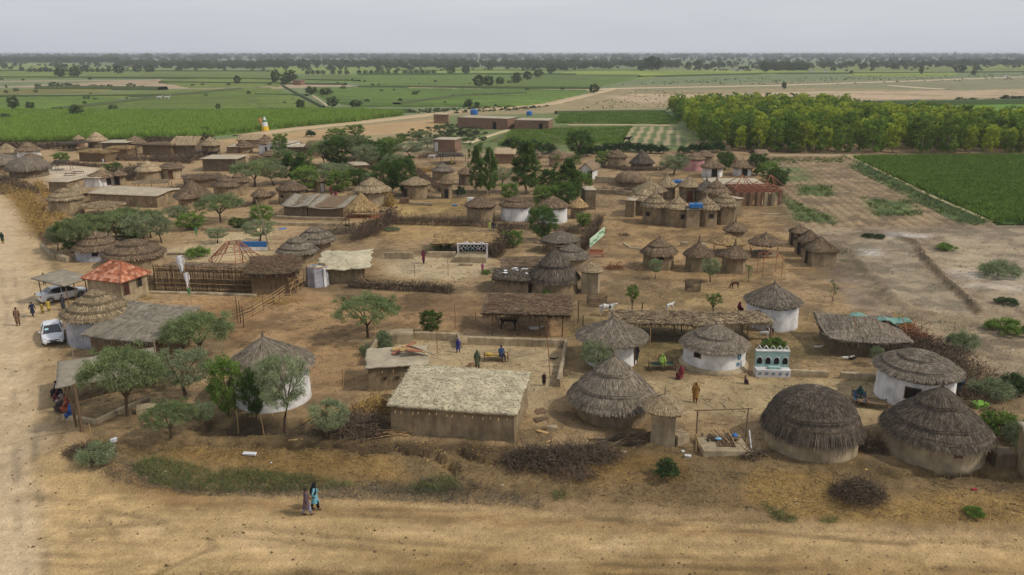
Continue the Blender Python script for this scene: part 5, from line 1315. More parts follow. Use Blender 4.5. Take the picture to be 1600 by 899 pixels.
# ================================================================== HOUSES, SHELTERS, WALLS AND FENCES
M_plast = mat('blue_plastic', '2b5f9c', '3a74b0', 3, rough=.45)
M_teal = mat('teal_tarp', '4a9c8c', '6ab8a6', 4, rough=.6)
M_metal = mat('corrugated_sheet', 'a9abaa', 'c2c3c0', 3, rough=.5)
M_cloth = mat('cloth_white', 'c4c4c6', 'dededf', 3)
def roof_grid(L, Dp, o, zf, thick, m, res, amp, seed, nbl=0, bladm=None, blen=.6, bw=.02, along='y', rag=.12, fringe=0):
    nx = max(4, int((L + 2 * o) / res)); ny = max(4, int((Dp + 2 * o) / res))
    xs = np.linspace(-o, L + o, nx + 1); ys = np.linspace(-o, Dp + o, ny + 1)
    X, Y = np.meshgrid(xs, ys); r = np.random.default_rng(seed)
    edge = np.minimum.reduce([np.arange(nx + 1)[None, :] + 0 * X, nx - np.arange(nx + 1)[None, :] + 0 * X, np.arange(ny + 1)[:, None] + 0 * X, ny - np.arange(ny + 1)[:, None] + 0 * X])
    jx = rag * (fbm(X * 1.3 + seed, Y * 1.3, 3, 1) - .5) * 2 + (edge == 0) * rag * .5 * (r.random(X.shape) - .5)
    jy = rag * (fbm(X * 1.3, Y * 1.3 + seed, 3, 2) - .5) * 2 + (edge == 0) * rag * .5 * (r.random(X.shape) - .5)
    Z = zf(X, Y)
    Zt = Z + thick + amp * (fbm(X * 4.5 + seed, Y * 4.5, 4, 3) - .5) * 2 + .4 * amp * (r.random(X.shape) - .5) - (edge == 0) * thick * .25
    Zb = Z
    n = X.size
    V = np.concatenate([np.column_stack([(X + jx).ravel(), (Y + jy).ravel(), Zt.ravel()]), np.column_stack([(X + jx).ravel(), (Y + jy).ravel(), Zb.ravel()])])
    I = np.arange(n).reshape(X.shape)
    top = np.stack([I[:-1, :-1], I[:-1, 1:], I[1:, 1:], I[1:, :-1]], -1).reshape(-1, 4)
    bot = top[:, ::-1] + n
    def strip(a, b=None): return np.stack([a[1:], a[:-1], a[:-1] + n, a[1:] + n], -1)
    q = [top, bot, strip(I[0, :]), strip(I[-1, ::-1]), strip(I[::-1, 0]), strip(I[:, -1])]
    tint = np.concatenate([(.82 + .36 * fbm(X * 1.5 + seed, Y * 1.5, 4, 9)).ravel(), np.full(n, .7)])
    Vs = [V]; Qs = np.concatenate(q); qs = [Qs]; tn = [tint]; off = 2 * n
    if nbl:
        x = -o + r.random(nbl) * (L + 2 * o); y = -o + r.random(nbl) * (Dp + 2 * o)
        if along == 'y': dx, dy = .25 * (r.random(nbl) - .5), (1.0 * np.sign(y - Dp / 2)) * (.6 + .5 * r.random(nbl))
        elif along == 'x': dx, dy = .9 + .2 * r.random(nbl), .2 * (r.random(nbl) - .5)
        elif along == '-y': dx, dy = .25 * (r.random(nbl) - .5), -(.6 + .5 * r.random(nbl))
        else:
            a = r.random(nbl) * 6.283; dx, dy = np.cos(a), np.sin(a)
        x1 = np.clip(x + dx * blen, -o - .25, L + o + .25); y1 = np.clip(y + dy * blen, -o - .25, Dp + o + .25)
        P0 = np.column_stack([x, y, zf(x, y) + thick + .02 + amp * .8 * r.random(nbl)])
        P1 = np.column_stack([x1, y1, zf(np.clip(x1, -o, L + o), np.clip(y1, -o, Dp + o)) + thick + .02 + amp * .8 * r.random(nbl)])
        w = bw * (.6 + .8 * r.random(nbl))
        d = P1 - P0
        bv, bq = blades(P0, P1, w, w * .6, side=np.cross(d, np.array([0, 0, 1.0]) + .5 * (r.random((nbl, 3)) - .5)))
        Vs.append(bv); qs.append(bq + off); off += len(bv); tn.append(np.repeat(.8 + .4 * r.random(nbl), 4))
    if fringe:
        per = r.random(fringe); side_ = r.random(fringe)
        x = np.where(side_ < .6, -o + per * (L + 2 * o), np.where(side_ < .8, -o, L + o)); y = np.where(side_ < .45, -o, np.where(side_ < .6, Dp + o, -o + per * (Dp + 2 * o)))
        P0 = np.column_stack([x, y, zf(x, y) + thick * .5])
        P1 = P0 + np.column_stack([.12 * (r.random(fringe) - .5), .12 * (r.random(fringe) - .5) - .04, -.15 - .3 * r.random(fringe)])
        bv, bq = blades(P0, P1, bw * 1.1, bw * .4)
        Vs.append(bv); qs.append(bq + off); off += len(bv); tn.append(np.repeat(.7 + .4 * r.random(fringe), 4))
    return np_mesh('roof', np.concatenate(Vs), quads=np.concatenate(qs), tint=np.concatenate(tn), mats=[m])
TT = {k: v for k, v in TH.items()}
TT['mud'] = mat('rough_mud_roof', 'b3a88b', 'cfc3a4', 2.2, bump=1.0, bscale=9, bdist=.1, attr='tint', stain=.18)
TT['flatmud'] = mat('smooth_mud_roof', '9b8f78', 'b5a990', 1.2, bump=.5, bscale=6, attr='tint', stain=.15)
TT['pale'] = mat('pale_flat_roof', 'a0937c', 'b8ab93', 1.2, bump=.4, bscale=6, attr='tint', stain=.1)
TT['sack'] = mat('grey_mat_roof', '7f7666', '9a9180', 1.6, bump=.6, bscale=12, attr='tint', stain=.15)
def frame_of(A, B):
    xa, ya, za = G(*A); xb, yb, zb = G(*B)
    L = math.hypot(xb - xa, yb - ya); rot = math.atan2(yb - ya, xb - xa)
    return (xa, ya, min(za, zb)), L, rot
def quad_wall(L, Dp, h, jit=.015, hb=None, gable=None, seg=.8):
    """closed mud shell with slightly uneven faces; gable = ridge rise along x ('x', rise) or y"""
    mb = MB(); nx = max(2, int(L / seg)); ny = max(2, int(Dp / seg)); nz = 3
    hb = h if hb is None else hb
    ring = [(L * i / nx, 0) for i in range(nx)] + [(L, Dp * i / ny) for i in range(ny)] + [(L - L * i / nx, Dp) for i in range(nx)] + [(0, Dp - Dp * i / ny) for i in range(ny)]
    def top(x, y):
        z = h + (hb - h) * y / Dp
        if gable:
            if gable[0] == 'x': z += gable[1] * (1 - abs(2 * y / Dp - 1))
            else: z += gable[1] * (1 - abs(2 * x / L - 1))
        return z
    vs = []; fs = []; n = len(ring)
    for k in range(nz + 1):
        for (x, y) in ring:
            t = k / nz; j = jit if 0 < k < nz else 0
            bx, by = (.04 * (1 - t) * (1 if x >= L else -1 if x <= 0 else 0)), (.04 * (1 - t) * (1 if y >= Dp else -1 if y <= 0 else 0))
            vs.append((x + bx + random.uniform(-j, j), y + by + random.uniform(-j, j), -.5 + (top(x, y) + .5) * t if k else -.5))
    for k in range(nz):
        for i in range(n):
            i2 = (i + 1) % n
            fs.append((k * n + i, k * n + i2, (k + 1) * n + i2, (k + 1) * n + i))
    fs.append(tuple(nz * n + i for i in range(n)))
    return mb.add(vs, fs)
def place_op(t, kind_, face, s, z, w, h, L, Dp, leaf=None):
    """opening on a straight wall: face 'f','r','b','l'; s metres along it"""
    c = {'f': (s, 0), 'r': (L, s), 'b': (s, Dp), 'l': (0, s)}[face]
    out = {'f': (0, -1), 'r': (1, 0), 'b': (0, 1), 'l': (-1, 0)}[face]
    rot = 0 if face in 'fb' else math.pi / 2
    f = MB(); k = .07
    ux, uy = (1, 0) if face in 'fb' else (0, 1)
    for sx in (-1, 1):
        f.box((c[0] + ux * sx * (w / 2 + k / 2) + out[0] * .04, c[1] + uy * sx * (w / 2 + k / 2) + out[1] * .04, z + h / 2), (k, .12, h + k), rot)
    f.box((c[0] + out[0] * .04, c[1] + out[1] * .04, z + h + k), (w + 2 * k, .13, k), rot)
    o = f.build('door' if kind_ == 'd' else 'window', M_wood, t)
    p = MB(); p.box((c[0] + out[0] * .012, c[1] + out[1] * .012, z + h / 2), (w, .10, h), rot)
    p.build('leaf_or_shade' if kind_ == 'd' else 'pane', leaf or M_dark, o)  # without a leaf, this is a dark panel painted as the opening's shade
def house(A, B, Dp, h, label, wall='m', roof='flat', tone='flatmud', rise=.5, o=.3, hb=None, ops=(), res=None, amp=.03, nbl=0, cat='house', name='mud_house', beams=0, thick=.16, along='y', fringe=0, blen=.6, walls=True, posts=(), sag=0, rag=.12, jit=.015, bw=.02, sticks=0):
    (x0, y0, z0), L, rot = frame_of(A, B)
    t = thing(name, label, cat, (x0, y0, z0), rot)
    hb = h if hb is None else hb
    gable = None
    if roof == 'gablex': gable = ('x', rise)
    if roof == 'gabley': gable = ('y', rise)
    if walls: quad_wall(L, Dp, h - .01, jit, hb - .01, gable).build('wall', WALLM[wall], t)
    def zf(X, Y):
        z = h + (hb - h) * np.clip(Y / Dp, -.2, 1.2)
        if roof == 'gablex': z = z + rise * (1 - np.abs(2 * Y / Dp - 1))
        if roof == 'gabley': z = z + rise * (1 - np.abs(2 * X / L - 1))
        if roof == 'hump': z = z + rise * (1 - np.clip((2 * X / L - 1) ** 2, 0, 1.3)) * (1 - np.clip((2 * Y / Dp - 1) ** 2, 0, 1.3))
        return z - sag * 4 * (X / L) * (1 - X / L)
    res = res or max(.12, y0 * .0045)
    seed = int(A[0] * 7 + A[1])
    ro = obj('roof', roof_grid(L, Dp, o, zf, thick, TT[tone], res, amp, seed, nbl, None, blen, bw * (1 + y0 / 120), along, rag, fringe), t)
    if sticks:
        rr = np.random.default_rng(seed + 9); n = sticks
        X = rr.random(n) * (L + .6) - .3; Y = rr.random(n) * (Dp + .6) - .3; a = rr.random(n) * 6.28
        D = np.column_stack([np.cos(a), np.sin(a), .1 * rr.normal(size=n)]); Ls = .5 + 1.5 * rr.random(n)
        P = np.column_stack([X, Y, zf(X, Y) + thick + .05 + .14 * rr.random(n)]) - D * Ls[:, None] * .5
        V, Q = curved_sticks(P, D, Ls, .014 + .02 * rr.random(n), .06, rr)
        obj('loose_sticks', np_mesh('loose_sticks', V, quads=Q, mats=[mat('reddish_sticks', '64493a', '86684f', 4, island=.4) if tone == 'brown' else M_twig]), t)
    for k in range(beams):
        s = L * (k + .5 + random.uniform(-.25, .25)) / beams
        b = MB(); b.tube([(s, .2, h - .10), (s + random.uniform(-.08, .08), -.30 - random.uniform(0, .22), h - .22 - random.uniform(0, .12))], .028, 5)
        b.build('beam', M_bamb, t)
    for (px_, py_) in posts:
        b = MB(); b.tube([(px_, py_, -.4), (px_ + random.uniform(-.05, .05), py_, float(zf(np.array(px_), np.array(py_))) + .02)], .055, 6)
        b.build('post', M_wood, t)
    for op in ops: place_op(t, *op[:6], L, Dp, *(op[6:]))
    return t, L, rot
# the large mud house at the front
t, L, rot = house((612, 676), (803, 692), 5.5, 1.95, 'large mud house with a rough straw-and-mud roof at the front of the village', wall='m', roof='hump', tone='mud', rise=.25, o=.22, hb=2.35, beams=14, amp=.055, res=.085, thick=.24, nbl=1500, blen=.22, along='r', rag=.10)
house((577, 612), (668, 606), 3.6, 1.85, 'smaller mud house with broken planks on its flat roof, behind the large mud house', wall='m', roof='flat', tone='flatmud', o=.18, beams=3, amp=.04, res=.14, thick=.16, ops=((W_, 'f', 1.2, .95, .12, .12), (W_, 'f', 2.1, .92, .12, .12)))
# house with the hipped tile roof
def tiled_house():
    xa, ya, z0 = G(193, 476); xb, yb, _ = G(233, 461); xc, yc, _ = G(137, 468)
    ux, uy = xb - xa, yb - ya; Lr = math.hypot(ux, uy); rot = math.atan2(uy, ux)
    Ll = 4.3
    t = thing('tiled_house', 'small plastered house with a hipped orange tile roof beside the car port', 'house', (xa, ya, z0), rot)
    # local x along the right-hand face, local y to the back-left
    Lx, Dy, h = Lr, Ll, 2.35
    quad_wall(Lx, Dy, h, .01).build('wall', M_mudl, t)
    o = .35; rz = 1.45
    c = [(-o, -o), (Lx + o, -o), (Lx + o, Dy + o), (-o, Dy + o)]
    rid = (Lx / 2, Dy * .30), (Lx / 2, Dy * .62)
    ro = MB()
    ro.add([(x, y, h) for x, y in c] + [(rid[0][0], rid[0][1], h + rz), (rid[1][0], rid[1][1], h + rz)] + [(x, y, h - .08) for x, y in c],
           [(0, 1, 4), (1, 2, 5, 4), (2, 3, 5), (3, 0, 4, 5), (6, 7, 1, 0), (7, 8, 2, 1), (8, 9, 3, 2), (9, 6, 0, 3), (9, 8, 7, 6)])
    mt = [mat('clay_tile', '905238', 'a86c50', 2, bump=.3, objrand=.35), mat('pale_clay_tile', 'b47a5a', 'c6937a', 2, bump=.3, objrand=.25)]
    roof = ro.build('roof', mt[0], t)
    tm = []
    for m in mt:
        b = MB(); b.box((0, 0, 0), (.40, .36, .05)); me = b.mesh('tile'); me.materials.append(m); tm.append(me)
    faces = [((c[0], c[1]), (rid[0], rid[0])), ((c[1], c[2]), (rid[0], rid[1])), ((c[2], c[3]), (rid[1], rid[1])), ((c[3], c[0]), (rid[1], rid[0]))]
    for (e0, e1), (r0, r1) in faces:
        E0, E1 = Vector((*e0, h)), Vector((*e1, h)); R0, R1 = Vector((*r0, h + rz)), Vector((*r1, h + rz))
        mid = ((R0 + R1) - (E0 + E1)) / 2
        rows = max(3, int(mid.length / .34))
        nrm = (E1 - E0).cross(mid).normalized()
        xd = (E1 - E0).normalized(); yd = nrm.cross(xd).normalized()
        for k in range(rows):
            f = (k + .5) / rows
            a = E0.lerp(R0, f); b_ = E1.lerp(R1, f); W = (b_ - a).length; n = int(round(W / .42))
            if n < 1: continue
            for i in range(n):
                p = a.lerp(b_, (i + .5) / n) + nrm * (.035 + .01 * (k % 2))
                M = Matrix((xd, yd, nrm)).transposed().to_4x4()
                o_ = bpy.data.objects.new('tile', tm[1] if random.random() < .35 else tm[0]); COL.objects.link(o_); o_.parent = roof
                M = M @ Matrix.Rotation(math.radians(6), 4, 'X'); M.translation = p + Vector((random.uniform(-.01, .01),) * 3)
                o_.matrix_local = M; o_.scale = (min(1.15, W / n / .42), mid.length / rows / .34, 1)
    for a, b_ in ((c[0], rid[0]), (c[1], rid[0]), (c[2], rid[1]), (c[3], rid[1])):
        q = MB(); q.tube([(a[0], a[1], h + .06), (b_[0], b_[1], h + rz + .07)], .075, 6); q.build('hip_ridge', mt[0], roof)
    q = MB(); q.tube([(rid[0][0], rid[0][1], h + rz + .08), (rid[1][0], rid[1][1], h + rz + .08)], .08, 6); q.build('ridge_cap', mt[0], roof)
    place_op(t, 'w', 'f', .55, .85, .65, 1.15, Lx, Dy, mat('dark_shutter', '3a2420', '4a302a', 3))
    place_op(t, 'w', 'f', Lx - 1.1, 1.25, .55, .9, Lx, Dy)
tiled_house()
house((105, 479), (142, 466), 3.4, 2.15, 'open car port with a pale flat mat roof on rough wooden posts', walls=False, tone='sack', o=.35, hb=2.5, amp=.03, cat='shelter', name='car_port', posts=((.2, 0), (1.2, .05), (2.6, .1), (.2, 3.4), (2.4, 3.4)), rag=.08)
def shed_px(A, B, Dp, h, label, **k):
    return house(A, B, Dp, h, label, cat='shelter', name=k.pop('name', 'open_shelter'), **k)
# grey flat shelter beside the tall layered hut
house((146, 556), (245, 566), 5.2, 1.9, 'long grey thatched shelter with a loose sheet roof and dark open front', wall='r', tone='sack', o=.45, hb=2.75, amp=.05, nbl=2500, blen=.5, along='y', sag=.12, fringe=300, cat='shelter', name='thatched_shelter', posts=((6.9, -.3), (3.4, -.3)), beams=6)
# low mud roof above the men by the road
house((100, 640), (245, 606), 3.6, 1.75, 'low pale roof on posts beside the left road where people sit', walls=False, tone='sack', o=.25, hb=2.2, amp=.04, cat='shelter', name='roadside_shelter', posts=((.3, 0), (3, 0), (6, 0), (.3, 3.4), (4, 3.4), (8, 3.4)), rag=.1)
# middle left buildings
house((142, 320), (247, 325), 7.0, 1.9, 'long plastered house with a pale sagging roof in the left middle', roof='gablex', rise=.35, tone='pale', o=.3, sag=.05, amp=.04)
house((79, 306), (108, 306), 5, 2.4, 'flat-roofed room behind the swept tan hut', tone='pale')
house((122, 293), (156, 293), 4, 1.7, 'white flat-roofed lean-to by the broad-roofed white hut', tone='pale', wall='w')
house((318, 268), (370, 268), 6, 2.6, 'long grey house with a flat pale roof in the left middle', wall='g', tone='pale', o=.5)
house((445, 341), (480, 341), 7.5, 1.9, 'left half of the low house with draped mat roof', wall='g', tone='sack', o=.35, sag=.2, amp=.06, hb=2.3)
house((482, 341), (537, 343), 7.2, 1.8, 'right half of the draped house, its end an open shelter', wall='r', tone='sack', o=.35, sag=.3, amp=.06, hb=2.3)
house((510, 443), (566, 441), 6.5, 1.75, 'mud house with a rough uneven mud roof behind the low reed screen', roof='hump', rise=.45, tone='mud', o=.9, amp=.10, res=.2, rag=.5, ops=((D, 'r', 1.4, .05, .8, 1.5), (D, 'r', 3.6, .05, .8, 1.5)))
# the small drum-like store
def drum():
    x, y, z = G(493, 450)
    t = thing('mud_store', 'grey round mud store with an open top beside the rough-roofed house', 'store', (x, y + 1.1, z))
    b = MB(); b.lathe([(1.25, -.3), (1.22, .8), (1.15, 2.0), (1.15, 2.1), (1.02, 2.1), (1.02, 1.5)], 8, jit=.01, cap=False); b.build('wall', M_grey, t)
    b = MB(); b.tube([(1.05 * math.cos(a), 1.05 * math.sin(a), 2.16) for a in [i * math.pi / 4 for i in range(9)]], .06, 5, cap=False); b.build('wooden_rim', M_bamb, t)
    b = MB(); b.box((.95, -.75, 1.0), (.25, .25, 2.1), .7); b.build('white_corner', M_white, t)
drum()
# the far row
house((161, 240), (198, 240), 6, 2.6, 'back-row room with a broad pale flat roof', wall='g', tone='pale', o=.6)
house((224, 242), (268, 243), 6, 2.4, 'back-row brush shelter with a drooping thatch', wall='r', tone='brown', o=.7, amp=.15, nbl=600, blen=1.2, rag=.4, fringe=200, cat='shelter', name='thatched_shelter')
house((271, 242), (306, 242), 8, 2.4, 'gabled thatched house in the back row', wall='g', roof='gablex', rise=1.6, tone='tan', o=.5, amp=.12, nbl=900, blen=1.4)
house((373, 232), (404, 232), 7, 2.2, 'low thatched house at the right of the back row', wall='p', roof='gablex', rise=1.0, tone='tan', o=.5, amp=.1, nbl=700, blen=1.2, ops=((D, 'f', 2.2, .05, .9, 1.6),))
house((418, 242), (450, 243), 7, 2.7, 'white far house with a dark doorway and flat roof', wall='w', tone='pale', o=.3, ops=((D, 'f', 1.4, .05, .9, 1.9), (D, 'f', 4.6, .05, .7, 1.9)))
house((451, 243), (477, 243), 6, 2.0, 'grey flat-roofed room right of the white far house', wall='g', tone='pale', o=.5)
house((678, 237), (711, 238), 5.5, 3.0, 'brick store room with a flat pale roof and a white door', wall='b', tone='pale', o=.25, ops=((D, 'f', .7, .05, 1.0, 2.3, WHITE_D),))
house((773, 256), (803, 256), 8, 2.2, 'low gabled house between the slim trees and the tallest tree', wall='b', roof='gablex', rise=.8, tone='tan', o=.4)
house((554, 276), (575, 275), 5, 2.2, 'pale roof seen between the trees of the middle grove', wall='m', tone='pale')
house((584, 266), (606, 264), 6, 2.4, 'second pale roof seen between the trees of the middle grove', wall='m', tone='flatmud')
house((508, 296), (540, 288), 5, 1.6, 'low building with a tan mat roof beside the tiny hut with a white door', wall='m', tone='tan', o=.5, nbl=300, blen=1)
house((906, 282), (923, 283), 5, 2.4, 'small white gabled house with a dark door by the tree clump', wall='w', roof='gabley', rise=1.0, tone='brown', o=.5, ops=((D, 'f', 2.0, .05, .8, 1.8),))
house((1112, 306), (1188, 306), 6, 2.0, 'long pale-roofed hall behind the joined ring of huts', wall='m', tone='pale', o=.6)
house((1186, 262), (1200, 262), 8, 2.2, 'thatched roof at the right-hand corner of the village', wall='m', roof='gablex', rise=1.2, tone='brown', o=.5)
house((914, 328), (930, 328), 3.5, 3.1, 'dark boxy room with a pale top beside the golden-roofed hut', wall='g', tone='pale', o=.12)
house((1150, 338), (1158, 337), 2.4, 2.6, 'narrow pale room at the right end of the joined ring', wall='m', tone='pale', o=.12)
house((977, 339), (990, 340), 3.2, 2.5, 'low square room at the left end of the joined ring', wall='m', tone='pale', o=.15)
house((1030, 350), (1044, 352), 2.2, 2.6, 'flat-topped room joining the two front left huts of the ring', wall='m', tone='flatmud', o=.1)
house((1072, 357), (1092, 356), 2.2, 2.6, 'flat-topped room under the blue tank in the ring', wall='m', tone='flatmud', o=.1, ops=())
house((1117, 350), (1126, 350), 2, 2.6, 'flat-topped room at the right of the ring', wall='m', tone='flatmud', o=.1)
def brick_compound():
    for (A, B, Dp, h, lab) in [((715, 200), (793, 203), 9, 3.4, 'long low brick building with a pale coping and a blue water tank on it'), ((804, 204), (857, 205), 9, 3.2, 'second brick building right of the long one, with a sunlit end wall')]:
        t, L, rot = house(A, B, Dp, h, lab, wall='b', tone='flatmud', o=.12, name='brick_building', cat='building', ops=((D, 'f', L_ - 1.5, .05, 1.2, 2.2),) if (L_ := (B[0] - A[0]) * .19) else ())
brick_compound()
house((678, 193), (700, 193), 4, 3.0, 'lone round brick kiln beside the farm road', wall='b', tone='flatmud', cat='kiln', name='brick_kiln')
house((458, 134), (470, 134), 8, 4, 'little field hut under the trees on the middle plain', wall='b', tone='pale', o=.5)
for i, (x, y, w, lab) in enumerate([(209, 105, 14, 'pale farm building amid the far left trees'), (1148, 112, 7, 'white building at the left of the far pale settlement'), (1157, 112, 6, 'small white building in the far pale settlement'), (1169, 112, 8, 'right-hand building of the far pale settlement'), (1130, 111, 12, 'brown flat building left of the far pale settlement'),
      (20, 87.5, 6, 'white speck of a building near the horizon on the left'), (288, 87.5, 5, 'white tower block near the horizon'), (804, 96, 5, 'white house in the far trees at the centre'), (818, 95, 4, 'second white house in the far trees at the centre'), (1268, 114, 8, 'white tent-like roof below the dark far wood'), (1290, 114, 6, 'smaller white roof below the dark far wood'), (1571, 121, 7, 'white vehicle-like shed by the pale far road'), (958, 90.5, 5, 'white building on the horizon plain')]):
    xw, yw = flat(x, y); k = depth(yw) / FPX
    t = thing('distant_building', lab, 'building', (xw, yw, 0))
    b = MB(); b.box((0, 0, 1.2 * k), (w * k, w * k * .7, 2.6 * k + 1)); b.build('wall', M_white if 'white' in lab.lower() else M_mudl, t)
    b = MB(); b.box((0, 0, 2.5 * k + .6), (w * k * 1.08, w * k * .78, .3 * k)); b.build('roof', M_roofpale, t)
    b = MB(); b.box((w * k * .2, -w * k * .355, 1.0 * k), (w * k * .18, .2, 1.2 * k)); b.build('door', M_dark, t)
# tower on the horizon at right
xw, yw = flat(1491, 90); k = depth(yw) / FPX
t = thing('distant_tower', 'slender tower standing on the horizon at the right', 'tower', (xw, yw, 0))
b = MB(); b.lathe([(1.0 * k, 0), (.7 * k, 6 * k)], 8); b.build('shaft', M_mudd, t)
b = MB(); b.lathe([(1.4 * k, 6 * k), (1.6 * k, 7 * k), (.4 * k, 9 * k)], 8); b.build('head', M_mudd, t)
# long thatched cattle house
t, L, rot = house((1300, 553), (1408, 558), 4.6, 1.35, 'long cattle house with a shaggy weathered thatch and a green net', wall='g', roof='hump', rise=.65, tone='grey', o=.55, amp=.06, nbl=7000, blen=.5, along='-y', fringe=700, hb=1.7, rag=.28, bw=.022, name='cattle_house', thick=.22)
net = roof_grid(4.6, .7, .1, lambda X, Y: 2.25 + .12 * np.sin(X * 3) + 0 * Y, .03, mat('green_net', '5c8276', '7fa093', 6, attr='tint'), .14, .10, 5, rag=.45)
o = obj('green_net', net, t); o.location = (L * .36, 3.0, .12); o.rotation_euler = (.12, .03, -.05)
b = MB()
for k in range(5): b.tube([(L * .35 + k * 1.0, .6 + random.uniform(-.4, .4), 2.0), (L * .36 + k * 1.0 + random.uniform(-.5, .5), 2.6, 2.62)], .03, 4)
b.build('roof_pole', M_redw, t)
# brush-roofed shelters on posts
shed_px((762, 524), (884, 527), 4.3, 2.0, 'brush-roofed open shelter on posts behind the courtyard wall', walls=False, tone='brown', o=.35, amp=.2, sticks=420, nbl=5200, blen=1.1, along='r', fringe=700, rag=.35, thick=.14, posts=((.4, 0), (2.7, .1), (4.6, 0), (6.6, 0), (8.4, .1), (.4, 4), (4, 4), (8, 4)), hb=2.2)
shed_px((962, 532), (1085, 534), 2.6, 1.6, 'left part of the long low brush shelter behind the white huts', walls=False, tone='tan', o=.4, amp=.2, sticks=260, nbl=3400, blen=.9, along='r', fringe=400, rag=.4, thick=.10, posts=((.3, .2), (3.0, 0), (5.0, .1), (7.4, 0), (1, 2.4), (6, 2.4)))
shed_px((1088, 536), (1196, 532), 2.4, 1.6, 'right part of the long low brush shelter behind the white huts', walls=False, tone='tan', o=.3, amp=.2, sticks=260, nbl=3200, blen=.9, along='r', fringe=300, rag=.4, thick=.10, posts=((.3, .2), (2.4, 0), (4.6, .1), (6.6, 0), (1, 2.2), (5, 2.2)))
shed_px((395, 462), (462, 458), 6.2, 2.3, 'dark brush shelter with shaggy straw eaves beside the bamboo gate', wall='r', tone='brown', o=.5, sticks=200, amp=.15, nbl=2600, blen=.9, along='r', fringe=500, rag=.4, roof='hump', rise=.5)
shed_px((682, 398), (780, 398), 4.5, 1.5, 'straw-roofed kitchen shelter behind the white lattice screen', walls=False, tone='gold', o=.4, amp=.12, nbl=1000, blen=.8, along='r', fringe=200, rag=.4, posts=((.2, 0), (2.6, 0), (8, 0), (.2, 4), (8, 4)))
t, L, rot = house((773, 457), (825, 459), 3.6, 1.45, 'small hut with a patched dark roof left of the bell-shaped hut', wall='m', tone='dark', o=.3, amp=.12, nbl=900, blen=.5, along='r', fringe=200, rag=.3, roof='gablex', rise=.5)
b = MB()
for k in range(7): b.box((random.uniform(.5, 3.6), random.uniform(.3, 2.4), 2.05 + .1 * random.random()), (.6 * random.random() + .15, .4, .04), random.random())
b.build('white_patch', M_cloth, t)
shed_px((790, 436), (850, 434), 4.0, 1.2, 'low brushwood roof just behind the patched dark roof', walls=False, tone='brown', o=.3, amp=.14, nbl=900, blen=.9, along='x', rag=.4, posts=((.2, 0), (4, 0), (.2, 3.5), (4, 3.5)))
shed_px((168, 246), (200, 246), 5, 1.9, 'straw stack pen left of the back-row huts', wall='r', tone='gold', o=.3, amp=.3, nbl=600, blen=1, along='r', fringe=100, rag=.5)
shed_px((125, 252), (165, 254), 4, 2.0, 'straw-covered pen by the orange cloth frame', wall='r', tone='gold', o=.4, amp=.3, nbl=600, blen=1, along='r', fringe=100, rag=.5)
shed_px((97, 236), (120, 237), 5, 1.8, 'dark brush shelter at the left end of the back row', walls=False, tone='dark', o=.4, amp=.3, nbl=400, blen=1.2, along='r', rag=.5, posts=((.2, 0), (3.5, 0), (1.8, 4)))
shed_px((295, 296), (350, 292), 6, 1.5, 'heap-roofed straw pen behind the pair of huts', wall='r', tone='brown', o=.4, amp=.5, nbl=600, blen=1.2, along='r', rag=.6)
shed_px((210, 300), (260, 298), 3, 1.4, 'low rack of dry stalks in front of the pale huts', walls=False, tone='tan', o=.3, amp=.1, nbl=500, blen=1, along='x', rag=.3, posts=((.2, 0), (3, 0), (6, 0), (.2, 2.6), (6, 2.6)))
shed_px((86, 268), (106, 267), 3, 1.7, 'small wooden rack with a thatch top on the pale yard', walls=False, tone='dark', o=.3, amp=.2, nbl=200, blen=.8, along='r', rag=.3, posts=((.2, 0), (3, 0), (.2, 2.6), (3, 2.6)))
shed_px((690, 258), (722, 257), 5, 1.8, 'stick-roofed cattle stand behind the ringed grey hut', walls=False, tone='dark', o=.4, amp=.2, nbl=500, blen=1.4, along='r', rag=.4, posts=((.2, 0), (3, 0), (6, 0), (.2, 4), (6, 4)))
shed_px((355, 240), (372, 240), 6, 1.6, 'grey tarpaulin lean-to in the back row', wall='m', tone='pale', o=.4, amp=.2, rag=.4)
shed_px((130, 338), (165, 340), 4, 1.3, 'torn straw roof in front of the long plastered house', walls=False, tone='tan', o=.4, amp=.3, nbl=600, blen=1, along='r', rag=.5, posts=((.2, 0), (3, 0), (.2, 3), (3, 3)))
shed_px((880, 400), (900, 392), 4, 1.1, 'stick roof beside the green printed panel', walls=False, tone='brown', o=.3, amp=.1, nbl=200, blen=.8, along='x', posts=((.2, 0), (2, 0), (.2, 3), (2, 3)))
